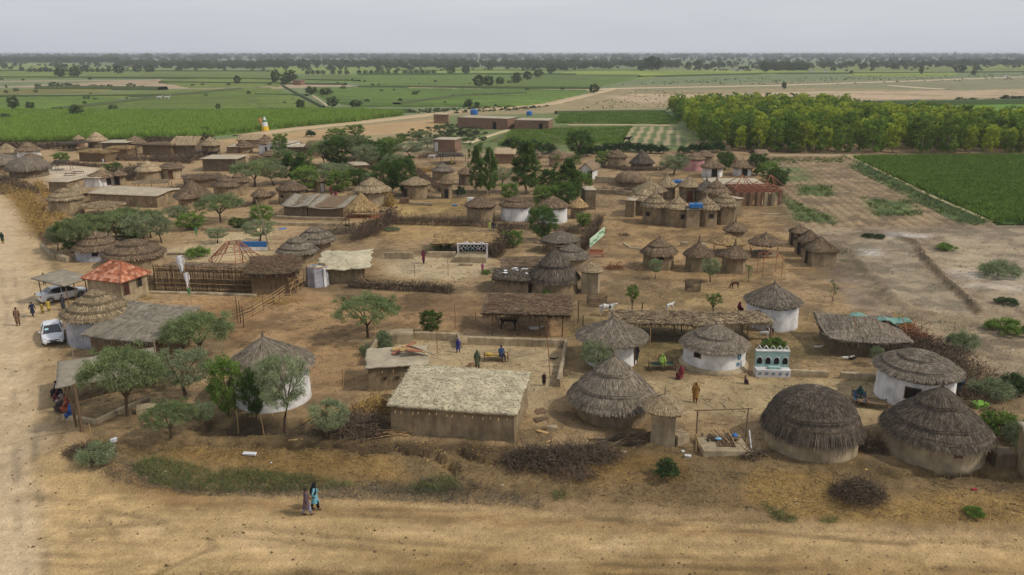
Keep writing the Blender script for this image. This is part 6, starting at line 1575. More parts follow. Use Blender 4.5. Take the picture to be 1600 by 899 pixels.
# low mud benches, yard walls
def mud_wall(pts, h, th, label, m=M_mudl, name='mud_wall', cat='wall', jit=.02):
    P = [G(*p) for p in pts]; o = P[0]
    t_ = MB(); Q = []
    for (a, b_) in zip(P[:-1], P[1:]):
        L = math.dist(a[:2], b_[:2]); n = max(1, int(L / .7))
        for k in range(n): Q.append([a[i] + (b_[i] - a[i]) * k / n - o[i] for i in range(3)])
    Q.append([P[-1][i] - o[i] for i in range(3)])
    vs = []; fs = []; n = len(Q)
    for i, p in enumerate(Q):
        a = Q[max(0, i - 1)]; c = Q[min(n - 1, i + 1)]; dx, dy = c[0] - a[0], c[1] - a[1]; l = math.hypot(dx, dy) or 1; nx, ny = -dy / l, dx / l
        hh = h * (1 + random.uniform(-.05, .05))
        for s, z in ((-1.15, -.4), (-1.02, hh * .5), (-.9, hh * .9), (-.45, hh), (.45, hh * 1.01), (.9, hh * .9), (1.02, hh * .5), (1.15, -.4)):
            j = random.uniform(-jit, jit)
            vs.append((p[0] + nx * s * th / 2 + j, p[1] + ny * s * th / 2 + j, p[2] + z))
    for i in range(n - 1):
        for k in range(7): fs.append((i * 8 + k, (i + 1) * 8 + k, (i + 1) * 8 + k + 1, i * 8 + k + 1))
    fs.append(tuple(range(8))[::-1]); fs.append(tuple((n - 1) * 8 + k for k in range(8)))
    t_.add(vs, fs)
    ob = t_.build(name, m, None); ob.location = o
    return tag(ob, label, cat)
mud_wall([(573, 572), (578, 560), (590, 540), (598, 530)], .75, .34, 'left wall of the front courtyard, running back from the smaller mud house')
mud_wall([(648, 530), (680, 531), (716, 533), (719, 545)], .7, .30, 'short back wall of the front courtyard behind the small round tree')
mud_wall([(731, 538), (800, 540), (884, 543), (880, 570), (872, 605)], .7, .32, 'long L-shaped courtyard wall below the brush-roofed shelter')
mud_wall([(1232, 587), (1293, 590)], .55, .3, 'low wall right of the turquoise ornamental shelf')
mud_wall([(1312, 591), (1371, 595)], .55, .3, 'low wall left of the white hut with a square window')
mud_wall([(601, 404), (646, 405)], .8, .3, 'low wall stub in the bare yard left of the woman in maroon')
mud_wall([(668, 402), (712, 402)], .7, .3, 'low wall beside the low bright tree')
mud_wall([(430, 342), (480, 344), (545, 345)], .5, .3, 'long low earth wall in front of the draped house')
mud_wall([(430, 352), (500, 354), (555, 354)], .5, .3, 'second low earth wall in front of the draped house')
mud_wall([(930, 285), (990, 289)], 1.2, .4, 'low wall left of the rounded thatch')
mud_wall([(1020, 310), (960, 304), (925, 303)], .9, .35, 'low wall between the tree clump and the ring of huts')
mud_wall([(316, 360), (350, 362), (395, 362)], .4, .3, 'dotted kerb of the pale yard above the flags')
mud_wall([(430, 336), (395, 345), (372, 352)], .7, .4, 'low mud bank right of the pair of huts')
mud_wall([(640, 320), (676, 322)], .5, .4, 'low step in front of the tan-roofed hut')
mud_wall([(762, 304), (735, 302), (706, 302)], .6, .3, 'low wall between the outhouse and the slim trees')
mud_wall([(66, 388), (78, 400), (86, 406)], .6, .5, 'crumbling mud wall end by the left road')
mud_wall([(92, 405), (108, 410)], .7, .6, 'short grey wall stub left of the grey conical hut')
mud_wall([(1190, 336), (1218, 336)], .25, .4, 'foundation line before the red timber frame')
mud_wall([(100, 655), (150, 664), (190, 645), (235, 628)], .4, .35, 'kerb wall of the seating yard by the left road')
mud_wall([(905, 352), (932, 352)], .9, .3, 'low wall with a coping beside the green printed panel')
def block(px, py, s, rot, label, m=M_mudl, name='mud_block', cat='block'):
    x, y, z = G(px, py); b = MB()
    sx, sy, sz = s
    b.lathe([(.74, -.3), (.73, sz * .85), (.70, sz * .97), (.66, sz)], 4, a0=math.pi / 4, jit=.01)
    b.v = [(v[0] * sx, v[1] * sy, v[2]) for v in b.v]
    o = b.build(name, m); o.location = (x, y + sy / 2, z); o.rotation_euler = (0, 0, rot)
    return tag(o, label, cat)
block(620, 538, (2.6, 1.3, .95), .15, 'raised mud platform in the corner of the front courtyard', name='mud_platform', cat='platform')
block(735, 411, (3.6, 1.6, .75), -.03, 'raised pale plinth in front of the white lattice screen', name='mud_platform', cat='platform')
block(728, 416, (1.5, .5, .3), -.03, 'small step before the pale plinth', name='step', cat='step')
block(1570, 732, (1.2, .9, .95), 0, 'grey mud block beside the building at the right edge', M_mudd)
block(1063, 696, (.9, .8, .7), .5, 'mud block right of the straw-capped outhouse')
block(1070, 385, (.9, .6, .5), 0, 'small pale block on the yard beyond the spiked hut')
block(225, 648, (1.2, .8, .5), .4, 'pale mud block under the spreading acacia by the road')
block(1073, 290, (1.5, 1, 1), 0, 'white block by the blue tank behind the ring', M_white)
block(735, 316, (1.0, .7, .7), 0, 'white trough in the middle yard', M_white, 'trough', 'trough')
house((1600, 752), (1690, 764), 2.2, 2.6, 'plain mud building cut by the right edge of the picture', wall='m', tone='flatmud', o=.12)
mud_wall([(975, 381), (985, 388), (1003, 390)], .15, .3, 'low L-shaped kerb on the tan yard beside the six-sided hut')
# ================================================================== FENCES, PILES, FRAMES
def pile(px, py, rx, ry, h, n, L, th, label, m=None, name='brushwood_pile', cat='brushwood', flatn=.5, along=None, bend=.10, seed=None):
    x, y, z = G(px, py); rr = np.random.default_rng(seed or int(px * 3 + py))
    a = rr.random(n) * 6.283; q = np.sqrt(rr.random(n))
    X = np.cos(a) * q * rx; Y = np.sin(a) * q * ry
    Z = h * (1 - q ** 1.6) * rr.random(n) ** .6 + .03
    D = rr.normal(size=(n, 3)); D[:, 2] *= flatn
    if along is not None: D = D * .28 + np.array([math.cos(along), math.sin(along), 0]) * np.where(rr.random(n) < .5, 1, -1)[:, None]
    Ls = L * (.4 + .9 * rr.random(n)); P = np.column_stack([X, Y, Z]); Dn = D / np.linalg.norm(D, axis=1, keepdims=True)
    P = P - Dn * Ls[:, None] * .5; P[:, 2] = np.maximum(P[:, 2], -.02)
    V, Q = curved_sticks(P, D, Ls, th * (.5 + rr.random(n)), bend, rr)
    V[:, 2] = np.maximum(V[:, 2], -.05)
    o = obj(name, np_mesh(name, V, quads=Q, mats=[m or M_twig])); o.location = (x, y, z)
    return tag(o, label, cat)
def line_pts(pts, step):
    P = [np.array(G(*p)) for p in pts]; out = []
    for a, b in zip(P[:-1], P[1:]):
        L = np.linalg.norm((b - a)[:2]); n = max(1, int(L / step))
        for k in range(n): out.append(a + (b - a) * k / n)
    out.append(P[-1]); return np.array(out)
def brush_fence(pts, h, w, dens, label, m=None, th=.018, name='brush_fence', cat='fence', L=.9, up=.7, stakes=True):
    C = line_pts(pts, .25); rr = np.random.default_rng(int(pts[0][0] * 3 + pts[0][1]))
    length = len(C) * .25; n = int(length * dens)
    i = rr.integers(0, len(C) - 1, n); P = C[i] + (C[np.minimum(i + 1, len(C) - 1)] - C[i]) * rr.random((n, 1))
    P = P + np.column_stack([rr.normal(size=n) * w * .35, rr.normal(size=n) * w * .35, rr.random(n) * h * .55])
    D = rr.normal(size=(n, 3)); D[:, 2] = np.abs(D[:, 2]) + up
    V, Q = curved_sticks(P, D, L * (.3 + .7 * rr.random(n)) * h, th * (.5 + rr.random(n)), .12, rr)
    V[:, 2] = np.minimum(V[:, 2], P[:, 2].min() + h * (1.0 + .25 * rr.random(len(V))) + 0)
    o0 = C[0]
    t = thing(name, label, cat, tuple(o0))
    obj('brushwood', np_mesh('brushwood', V - o0, quads=Q, mats=[m or M_twig]), t)
    if stakes:
        for k in range(0, len(C), 14):
            b = MB(); p = C[k] - o0; b.tube([(p[0], p[1], -.3), (p[0] + random.uniform(-.08, .08), p[1], h * random.uniform(.95, 1.25))], .03, 5); b.build('stake', M_wood, t)
    return t
def reed_fence(pts, h, label, m=M_reed, sp=.055, rails=3, postgap=2.2, railm=None, lean=.02, plinth=False, th=.03, cat='fence'):
    C = line_pts(pts, sp); o0 = C[0]; rr = np.random.default_rng(int(pts[0][0]))
    t = thing('reed_fence', label, cat, tuple(o0))
    n = len(C); P0 = C - o0; P0[:, 2] -= .1; P1 = P0.copy(); P1[:, 2] += h * (1 + .05 * rr.normal(size=n)) + .1
    P1[:, :2] += lean * rr.normal(size=(n, 2)); P0[:, :2] += .02 * rr.normal(size=(n, 2))
    k = max(1, int(postgap / sp))
    for a in range(0, n - 1, k):
        s = slice(a, min(n, a + k)); V, Q = prisms(P0[s], P1[s], th, th * .8)
        obj('reed_panel', np_mesh('reed_panel', V, quads=Q, mats=[m]), t)
        b = MB(); p = P0[a]; b.tube([(p[0], p[1] - .04, -.3), (p[0], p[1] - .04, h * 1.05)], .035, 5); b.build('post', M_wood, t)
    for r_ in range(rails):
        z = h * (r_ + .6) / rails
        b = MB(); st = max(1, n // 24)
        b.tube([(p[0], p[1] - .05, p[2] + .1 + z + .03 * rr.normal()) for p in P0[::st]], .022, 4, cap=False); b.build('rail', railm or M_bamb, t)
    return t
def rail_fence(pts, h, rails, label, m=M_bamb, gap=1.4, r_=.03, diag=False):
    C = line_pts(pts, gap); o0 = C[0]
    t = thing('bamboo_fence', label, 'fence', tuple(o0))
    for p in C - o0:
        b = MB(); b.tube([(p[0], p[1], -.3), (p[0] + random.uniform(-.06, .06), p[1], h * random.uniform(.95, 1.15))], r_ * 1.2, 5); b.build('post', M_wood, t)
    for k in range(rails):
        z = h * (k + .5) / rails
        b = MB(); b.tube([(p[0], p[1] - .05, z + random.uniform(-.05, .05)) for p in C - o0], r_, 5); b.build('rail', m, t)
    if diag:
        for k in range(len(C) - 1):
            a, c = C[k] - o0, C[k + 1] - o0
            b = MB(); b.tube([(a[0], a[1] - .08, .1), (c[0], c[1] - .08, h)], r_, 5); b.build('brace', m, t)
            b = MB(); b.tube([(a[0], a[1] - .1, h), (c[0], c[1] - .1, .15)], r_, 5); b.build('brace', m, t)
    return t
def hgt(px, py_foot, py_top):
    x, y, z = G(px, py_foot); return z_at(py_top, y) - z
reed_fence([(244, 454), (320, 456), (398, 458)], hgt(320, 456, 417), 'tall brown reed screen behind the two white flags', rails=5)
brush_fence([(640, 262), (668, 284), (690, 300)], 1.1, .8, 60, 'stick fence running down past the ringed grey hut', m=M_twig, th=.03)
brush_fence([(330, 330), (395, 322), (430, 306)], 1.0, .7, 60, 'dry stick fence right of the spreading acacia', m=M_twig, th=.03)
brush_fence([(60, 290), (90, 330), (98, 345)], 1.0, .9, 70, 'straw fence left of the swept tan hut', m=M_straw, th=.03)
brush_fence([(60, 262), (110, 258), (160, 262)], .9, .7, 60, 'low stick fence round the pale yard', m=M_twig, th=.04)
brush_fence([(940, 262), (985, 268), (1040, 266)], 1.0, .9, 60, 'stick fence below the hut by the hedge', m=M_twig, th=.04)
brush_fence([(480, 268), (520, 262), (560, 250)], 1.2, 1.2, 60, 'dry brush line through the middle grove', m=M_twigd, th=.04)
brush_fence([(395, 470), (440, 476), (470, 470)], .5, .8, 60, 'scattered dry brush at the foot of the brush shelter', m=M_straw, stakes=False)
pile(130, 352, 2.5, 1.6, .6, 160, 1.4, .04, 'torn straw and sticks in front of the swept tan hut', m=M_straw, name='straw_heap', cat='straw')
pile(265, 300, 3, 1.6, .7, 160, 1.6, .05, 'stick heap behind the long plastered house', m=M_twig, name='stick_heap', cat='sticks')
pile(415, 455, 1.6, .8, .8, 160, 1.2, .025, 'straw spilling under the brush shelter front', m=M_straw, name='straw_heap', cat='straw')
pile(805, 468, 1.6, .5, .3, 90, .8, .02, 'scraps of brush below the patched dark roof', m=M_twig)
pile(975, 500, 1.2, .6, .35, 90, .8, .02, 'little brush heap beside the bare trunk', m=M_twigd)
pile(960, 420, 1.2, .7, .4, 90, 1.2, .025, 'loose sticks beside the narrow mud outhouse', m=M_redw)
reed_fence([(232, 452), (244, 453)], 1.6, 'short grey end piece of the reed screen by the tiled house', sp=.05, rails=2, m=M_twigd)
mud_wall([(236, 458), (320, 460), (400, 463)], .22, .5, 'low earth kerb at the foot of the tall reed screen')
brush_fence([(546, 449), (600, 453), (660, 455), (707, 458)], .95, .5, 130, 'low dark brushwood screen along the brown yard', m=M_twigd, th=.02, L=1.0, up=.5)
rail_fence([(372, 505), (395, 494), (428, 475), (446, 462)], 1.25, 4, 'bamboo rail fence slanting up to the brush shelter', m=M_bamb)
rail_fence([(453, 463), (475, 449)], 2.0, 4, 'tall cross-braced bamboo gate frame beside the mud store', diag=True, gap=1.2)
brush_fence([(612, 350), (680, 352), (752, 354)], 1.6, .6, 150, 'long brush fence across the middle of the village', m=M_twig, L=.7)
brush_fence([(752, 355), (800, 357), (850, 360), (905, 364)], 1.0, .4, 90, 'low brush fence in front of the whitewashed huts', m=M_twigd, L=.8)
brush_fence([(553, 378), (580, 368), (600, 356), (612, 346)], 1.9, 1.6, 170, 'thick leaning brush hedge left of the fenced bare yard', m=M_twig, L=.9)
brush_fence([(776, 404), (786, 388), (792, 372)], 1.9, .8, 160, 'dark upright brush screen right of the lattice screen', m=M_twigd)
brush_fence([(910, 392), (918, 380), (930, 362), (938, 350)], 1.5, .35, 100, 'stick fence running back beside the green printed panel', m=M_twig)
brush_fence([(885, 364), (905, 366), (938, 366)], 1.2, .3, 60, 'thin stick fence by the bright sapling', m=M_twigd)
brush_fence([(14, 292), (30, 304), (52, 330), (75, 372)], 1.2, 2.6, 130, 'straw-coloured brush hedge along the left road', m=M_straw, L=1.1, up=.3)
brush_fence([(0, 286), (22, 296), (44, 306)], 1.5, 3.0, 120, 'dark brushwood heap line at the far left', m=M_twigd, L=1.1, up=.2)
brush_fence([(46, 318), (60, 345), (78, 385)], .8, 1.2, 80, 'low dry hedge between the left road and the thicket', m=M_twig, L=1, up=.3)
brush_fence([(-40, 232), (60, 234), (120, 232)], 1.6, 1.5, 60, 'dark thorn hedge at the far left against the cane field', m=M_twigd, L=1.3, th=.05, stakes=False)
brush_fence([(225, 226), (300, 226), (330, 222)], 1.8, 1.5, 60, 'dark thorn hedge behind the back row of huts', m=M_twigd, L=1.3, th=.05, stakes=False)
brush_fence([(165, 250), (240, 252), (300, 256)], 1.2, 1.0, 60, 'stick fence below the back-row huts', m=M_twig, L=1.1, th=.04)
brush_fence([(190, 284), (206, 276), (222, 270)], 1.8, 2.5, 90, 'grey brush enclosure left of the tall-roofed hut', m=M_twigd, L=1.0, th=.035)
brush_fence([(240, 250), (290, 252), (318, 250)], 1.6, 1.5, 60, 'brown brush fence behind the buffaloes', m=M_twig, L=1.1, th=.04)
brush_fence([(395, 252), (440, 262), (470, 256)], 1.3, 1.8, 60, 'brush fence by the middle tree belt', m=M_twig, L=1.1, th=.035)
brush_fence([(655, 248), (680, 246), (712, 242)], 1.2, .5, 60, 'stick fence in front of the brick store room', m=M_twig, L=1.0, th=.03)
brush_fence([(925, 300), (960, 303), (1000, 298)], 1.0, 1.0, 60, 'low brush line in front of the rounded thatch', m=M_twig, th=.03)
brush_fence([(1410, 540), (1440, 545), (1480, 590), (1500, 640)], 1.0, 3.4, 170, 'broad brown brush bank curving behind the white hut with a window', m=M_twigd, L=1.1, up=.1, stakes=False)
brush_fence([(1428, 530), (1450, 545), (1500, 570), (1530, 600)], .8, 2.6, 110, 'sloping dry brush heap at the edge of the dry land', m=M_twig, L=1.1, up=.1, stakes=False)
def basket(px, py, r, h, label):
    x, y, z = G(px, py); rr = np.random.default_rng(int(px)); n = 64
    t = thing('stick_pen', label, 'pen', (x, y + r, z))
    a = np.linspace(0, 6.283, n, endpoint=False)
    P0 = np.column_stack([np.cos(a) * r, np.sin(a) * r, -.1 + 0 * a]); P1 = np.column_stack([np.cos(a) * r * 1.08, np.sin(a) * r * 1.08, h * (1 + .12 * rr.normal(size=n))])
    V, Q = prisms(P0, P1, .022, .012); obj('upright_sticks', np_mesh('upright_sticks', V, quads=Q, mats=[M_twigd]), t)
    for k in range(3):
        b = MB(); rk = r * (1 + .08 * (k + 1) / 4) + .02
        b.tube([(math.cos(q) * rk, math.sin(q) * rk, h * (k + 1) / 4 + .03 * math.sin(q * 9)) for q in np.linspace(0, 6.283, 33)], .025, 4, cap=False); b.build('woven_ring', M_twig, t)
basket(1085, 457, .78, 1.0, 'round stick pen in the dry yard below the spiked hut')
basket(934, 480, .95, .9, 'round stick pen below the narrow mud outhouse')
pile(555, 672, 2.6, 1.6, 1.0, 620, 1.6, .022, 'big brushwood pile between the feathery trees and the large mud house', m=M_twig)
pile(590, 640, 1.8, 1.1, .9, 300, 1.4, .022, 'straw-topped brushwood heap behind the big pile', m=M_straw)
pile(610, 676, 1.6, .7, .45, 22, 3.2, .035, 'long pale poles lying beside the large mud house', m=M_bamb, along=.25, name='pole_stack', cat='poles', bend=.02, flatn=.1)
pile(505, 650, 1.0, .8, .5, 40, 2.0, .03, 'bundle of pale reeds leaning by the white patterned hut', m=M_straw, along=.9, name='reed_bundle', cat='reeds', bend=.02)
pile(835, 722, 1.9, 1.2, .95, 620, 1.3, .018, 'tangled grey brushwood heap right of the large mud house', m=M_twigd)
pile(905, 714, 2.6, 1.3, .6, 760, 1.3, .018, 'wide flat brushwood heap in front of the big three-tiered hut', m=M_twigd)
pile(895, 742, 1.5, .7, .4, 260, 1.0, .015, 'smaller tangle of twigs lower on the bank', m=M_twig)
pile(985, 690, 1.8, .7, .5, 46, 2.6, .035, 'fan of long branches between the big hut and the outhouse', m=M_twig, along=.35, name='branch_pile', cat='branches', bend=.03, flatn=.12)
pile(1340, 772, 1.6, 1.1, 1.0, 700, 1.0, .014, 'dark round thorn tangle below the rounded thatch dome', m=M_twigd, flatn=.9)
pile(1362, 702, .75, .8, 1.1, 420, .8, .016, 'straw-brown brush bundle between the dome hut and the cone hut', m=M_twig, flatn=.9)
pile(1176, 716, .7, .6, .7, 60, .9, .03, 'pale crooked branches left of the dome hut', m=M_twig, name='branch_pile', cat='branches')
pile(140, 708, 1.6, .8, .7, 400, .9, .014, 'dead thorn bush at the corner of the two roads', m=M_twigd, flatn=.9)
pile(155, 700, .5, .4, .6, 60, .8, .02, 'yellow dry plant in the dead thorn bush', m=M_straw, flatn=1.2, name='dry_plant', cat='plant')
pile(215, 466, 1.4, 1.0, .3, 0 + 120, .7, .02, 'rubble and straw beside the tiled house wall', m=M_straw)
pile(1400, 510, 1.4, 1.2, 1.2, 260, .8, .05, 'heap of yellow straw behind the cattle house', m=M_straw, name='straw_heap', cat='straw')
pile(1425, 535, 1.5, 1.5, 1.6, 120, 2.4, .03, 'tangle of reddish poles right of the cattle house', m=M_redw, flatn=.9, name='pole_tangle', cat='poles')
pile(432, 424, 2.2, 1.2, .5, 160, 2.0, .03, 'reddish and straw branches on the brush shelter corner', m=M_redw, name='branch_pile', cat='branches', flatn=.3)
pile(735, 572, .35, .25, .25, 14, .5, .04, 'small log pile in the courtyard by the young tree', m=M_redw, name='log_pile', cat='logs')
pile(660, 300, 1.6, 1.0, .5, 90, 1.8, .05, 'reddish stick heap behind the tan-roofed hut', m=M_redw, name='stick_heap', cat='sticks')
pile(665, 268, 3.0, 2.2, .7, 140, 2.2, .06, 'stick and straw heap left of the ringed grey hut', m=M_straw, name='stick_heap', cat='sticks')
pile(640, 284, 2.0, 1.4, .6, 90, 2.0, .05, 'pile of poles right of the tree clump behind the straw-sided hut', m=M_twig, name='stick_heap', cat='sticks')
pile(975, 368, .8, .5, .2, 60, .8, .02, 'little dark ash heap on the tan yard', m=M_twigd, name='ash_heap', cat='heap')
pile(610, 322, .8, .9, 2.3, 120, 1.8, .04, 'tall straw stalks leaned against the large hut', m=M_straw, name='straw_stack', cat='straw', flatn=2.5)
pile(30, 300, 4, 3, 1.2, 300, 1.3, .04, 'round dark brushwood heap by the left road bend', m=M_twigd)
pile(18, 290, 3, 2.5, 1.0, 240, 1.0, .05, 'pale straw heap by the left road bend', m=M_straw)
pile(150, 246, 3, 1.5, 1.6, 200, 1.4, .06, 'tall golden straw heap behind the orange cloth frame', m=M_straw, name='straw_heap', cat='straw')
pile(470, 232, 5, 2.0, 1.4, 160, 2.0, .08, 'long pale straw bank on the verge behind the back-row huts', m=M_straw, name='straw_heap', cat='straw', flatn=.2)
# ---- bare pole frames
def pole(t, a, b, r_=.04, m=M_redw, name='pole'):
    q = MB(); q.tube([a, ((a[0] + b[0]) / 2 + random.uniform(-.03, .03), (a[1] + b[1]) / 2, (a[2] + b[2]) / 2), b], r_, 5); return q.build(name, m, t)
def dome_frame():
    x, y, z = G(357, 440); t = thing('roof_frame', 'bare red pole frame of a round roof behind the tall reed screen', 'frame', (x, y + 2.6, z))
    R = 2.75; n = 9; top = hgt(357, 440, 384) - .25
    for k in range(n):
        a = 6.283 * k / n + .2
        pole(t, (math.cos(a) * R, math.sin(a) * R, 2.0), (math.cos(a) * .85, math.sin(a) * .85, top), .05, name='rafter')
        a2 = a + .5 * (1 if k % 2 else -1); pole(t, (math.cos(a2) * R, math.sin(a2) * R, 2.0), (math.cos(a) * .85, math.sin(a) * .85, top), .035, name='rafter')
        if k % 2 == 0: pole(t, (math.cos(a) * R, math.sin(a) * R, -.2), (math.cos(a) * R, math.sin(a) * R, 2.05), .05, M_wood, 'post')
    for rr_, zz, tt in ((R, 2.0, .045), (.85, top, .05), (1.9, 2.0 + (top - 2) * .45, .03)):
        q = MB(); q.tube([(math.cos(a) * rr_, math.sin(a) * rr_, zz) for a in np.linspace(0, 6.283, 25)], tt, 5, cap=False); q.build('ring', M_redw, t)
dome_frame()
house((250, 447), (395, 452), 2.6, 1.75, 'narrow lean-to roof of mats and red poles behind the reed screen', walls=False, tone='brown', o=.1, hb=1.9, amp=.06, cat='shelter', name='lean_to', nbl=400, along='x', posts=((.2, 2.4), (4, 2.4), (8, 2.4)))
def parasol_frame(px, py, R, roofpx, tone, label, thatch=True, top=None):
    x, y, z = G(px, py); y += R * .6
    t = thing('straw_parasol', label, 'shelter', (x, y, z))
    hz_ = z_at(roofpx[1], y - R) - z; za = z_at(roofpx[0], y) - z
    for k in range(6):
        a = 6.283 * k / 6 + .3
        q = MB(); q.tube([(math.cos(a) * R * .9, math.sin(a) * R * .9, -.2), (math.cos(a) * R * 1.0, math.sin(a) * R * 1.0, hz_ * .5), (math.cos(a) * R * .75, math.sin(a) * R * .75, hz_ + .1)], .045, 5); q.build('post', M_redw, t)
    if thatch: obj('roof', roof_mesh(R * 1.08, hz_, za, 'shag', tone, 2, seed=int(px)), t)
    q = MB(); q.lathe([(R * .9, -.1), (R * .9, .25), (R * .85, .3)], 20, jit=.01); q.build('seat_ring', M_mud, t)
parasol_frame(1141, 401, 2.0, (366, 383), 'gold', 'open straw parasol with a golden top and curved legs')
parasol_frame(1198, 402, 1.9, (362, 384), 'brown', 'open straw parasol with a dark top on bare curved legs')
def stick_gazebo():
    x, y, z = G(1206, 433); t = thing('gazebo', 'tall bare pink pole frame standing before the dark straw parasol', 'frame', (x, y, z))
    w = 1.05; h = hgt(1206, 433, 402)
    for sx in (-1, 1):
        for sy in (0, 2.0):
            pole(t, (sx * w, sy, -.3), (sx * w, sy, h), .035, name='post')
    for sy in (0, 2.0): pole(t, (-w, sy, h), (0, 1, h + .7), .03, name='rafter'); pole(t, (w, sy, h), (0, 1, h + .7), .03, name='rafter')
    pole(t, (-w, 0, h), (w, 0, h), .03, name='beam'); pole(t, (-w, 2, h), (w, 2, h), .03, name='beam'); pole(t, (-w, 0, h), (-w, 2, h), .03, name='beam'); pole(t, (w, 0, h), (w, 2, h), .03, name='beam')
stick_gazebo()
def timber_hall():
    xa, ya, z0 = G(1150, 322); xb, yb, _ = G(1216, 321); L = xb - xa; Dp = 6.0
    t = thing('timber_frame_hall', 'unfinished brick hall with bare red roof timbers at the edge of the fallow plot', 'building', (xa, ya, z0))
    h = hgt(1180, 321, 297)
    n = 7
    for k in range(n):
        b = MB(); b.box((L * k / (n - 1), 0, h * .42), (.55, .5, h * .94)); b.build('brick_pier', M_mudl if k in (4, 5) else M_brick, t)
    b = MB(); b.box((L / 2, Dp, h * .45), (L, .4, h * .9)); b.build('back_wall', M_brick, t)
    b = MB(); b.box((L / 2, .05, h * .95), (L + .6, .35, .3)); b.build('lintel', M_redw, t)
    for k in range(n):
        x = L * k / (n - 1)
        pole(t, (x, -.3, h * 1.02), (x, Dp / 2, h * 1.02 + .25), .07, name='joist'); pole(t, (x, Dp / 2, h * 1.02 + .25), (x, Dp + .3, h * 1.02), .07, name='joist')
    for i in range(5): pole(t, (-.4, Dp * i / 4, h * 1.07 + .1), (L + .4, Dp * i / 4, h * 1.07 + .1), .06, name='purlin')
    for cx in (L * .22, L * .88):
        for a in (-1, 0, 1):
            for s in (0, 1): pole(t, (cx + a * 2.0, Dp * s, h * 1.05), (cx, Dp / 2, h * 1.05 + 2.0), .06, name='hip_rafter')
    for i in range(3): b = MB(); b.box((L * (.25 + .25 * i), .0, h * .4), (1.2, .12, h * .75)); b.build('screen_panel', M_reed, t)
timber_hall()
def watch_stand():
    x, y, z = G(566, 366); t = thing('watch_platform', 'raised pole platform with a railing and a cone of straw', 'platform', (x, y, z))
    hp = hgt(566, 366, 341); w = 2.2; d = 2.4
    for sx in (-1, 1):
        for sy in (0, 1): pole(t, (sx * w, sy * d, -.3), (sx * w, sy * d, hp + .9), .06, M_wood, 'post')
    for k in range(9): b = MB(); b.tube([(-w - .1, d * k / 8, hp), (w + .1, d * k / 8, hp)], .05, 5); b.build('deck_pole', M_redw, t)
    for sy in (0, d):
        pole(t, (-w, sy, hp + .8), (w, sy, hp + .8), .035, M_bamb, 'rail'); pole(t, (-w, sy, hp + .4), (w, sy, hp + .4), .03, M_bamb, 'rail')
        for k in range(1, 6): pole(t, (-w + 2 * w * k / 6, sy, hp), (-w + 2 * w * k / 6, sy, hp + .8), .025, M_bamb, 'baluster')
    for sx in (-1, 1): pole(t, (sx * w, 0, hp + .8), (sx * w, d, hp + .8), .035, M_bamb, 'rail')
    for s in (0, .5): pole(t, (-w - 2.2, -.4 + s, -.1), (-w, s, hp), .05, M_wood, 'ladder_rail')
    for k in range(6): pole(t, (-w - 2.2 * (1 - k / 6), -.4 * (1 - k / 6), hp * k / 6), (-w - 2.2 * (1 - k / 6), .5 - .4 * (1 - k / 6), hp * k / 6), .03, M_wood, 'rung')
    for sx in (-1, 1):
        for sy in (0.2, d - .2): pole(t, (sx * 1.4, sy, hp), (sx * 1.4, sy, hp + 1.5), .045, M_wood, 'post')
    o = obj('roof', roof_mesh(2.3, hp + 1.2, hgt(563, 366, 303), 'shag', 'gold', 2, seed=88), t); o.location = (-.2, d / 2, 0)
watch_stand()
def wood_stand():
    x, y, z = G(1133, 712); t = thing('firewood_stand', 'low mud hearth stand full of firewood between two tall posts with a crossbar', 'stand', (x, y, z))
    W = 3.1 / 2
    b = MB(); b.box((0, .9, .16), (2.9, 2.2, .42), .04, jit=.05); b.box((0, .1, .1), (2.75, .5, .5), .02, jit=.05); b.build('mud_base', M_mudl, t)
    hp = 2.35
    pole(t, (-W + .1, 1.6, -.2), (-W + .05, 1.6, hp), .05, M_wood, 'post'); pole(t, (W + .25, 1.9, -.2), (W + .25, 1.9, hp), .05, M_wood, 'post')
    pole(t, (-W - .15, 1.6, hp - .05), (W + .5, 1.9, hp - .05), .04, M_wood, 'crossbar')
    pole(t, (-W - .2, .9, .9), (W + .2, .7, .85), .03, M_wood, 'crossbar')
    pole(t, (-W - .2, .3, -.1), (-W - .15, .9, 1.1), .03, M_bamb, 'forked_stick'); pole(t, (-W + .15, .2, -.1), (-W - .1, .9, 1.0), .03, M_bamb, 'forked_stick')
    pole(t, (W + .2, .2, -.1), (W + .1, .9, 1.3), .045, M_cloth, 'pale_stick'); pole(t, (W - .1, .6, -.1), (W - .1, .7, .8), .03, M_bamb, 'forked_stick')
    for k in range(9): pole(t, (-.35 + k * .13, .35, .44), (-.25 + k * .12, 1.0, .50), .05, M_wood, 'log')
    for k in range(5): pole(t, (.1 + k * .15, .6, .55), (-.5 + k * .28, 2.1, .72), .04, M_twig if k % 2 else M_bamb, 'branch')
    b = MB()
    for k in range(26): b.box((random.uniform(-1.1, 1.2), random.uniform(1.1, 1.95), .45 + .1 * random.random()), (random.uniform(.1, .5), random.uniform(.05, .3), .07), random.random() * 3, jit=.02)
    b.build('kindling', M_twigd, t)
    b = MB(); b.ball((-.2, 1.05, .62), (.22, .14, .09)); b.build('blue_cloth', mat('light_blue_cloth', '6c9cba', '8ab4cc', 5), t)
    b = MB(); b.ball((.95, 1.5, .6), (.2, .18, .16)); b.build('blue_bucket', M_plast, t)
wood_stand()
M_teald = mat('teal_paint', '84a29e', 'a2bcb6', 5); M_bluep = mat('blue_paint', '2f4f78', '3f6690', 5)
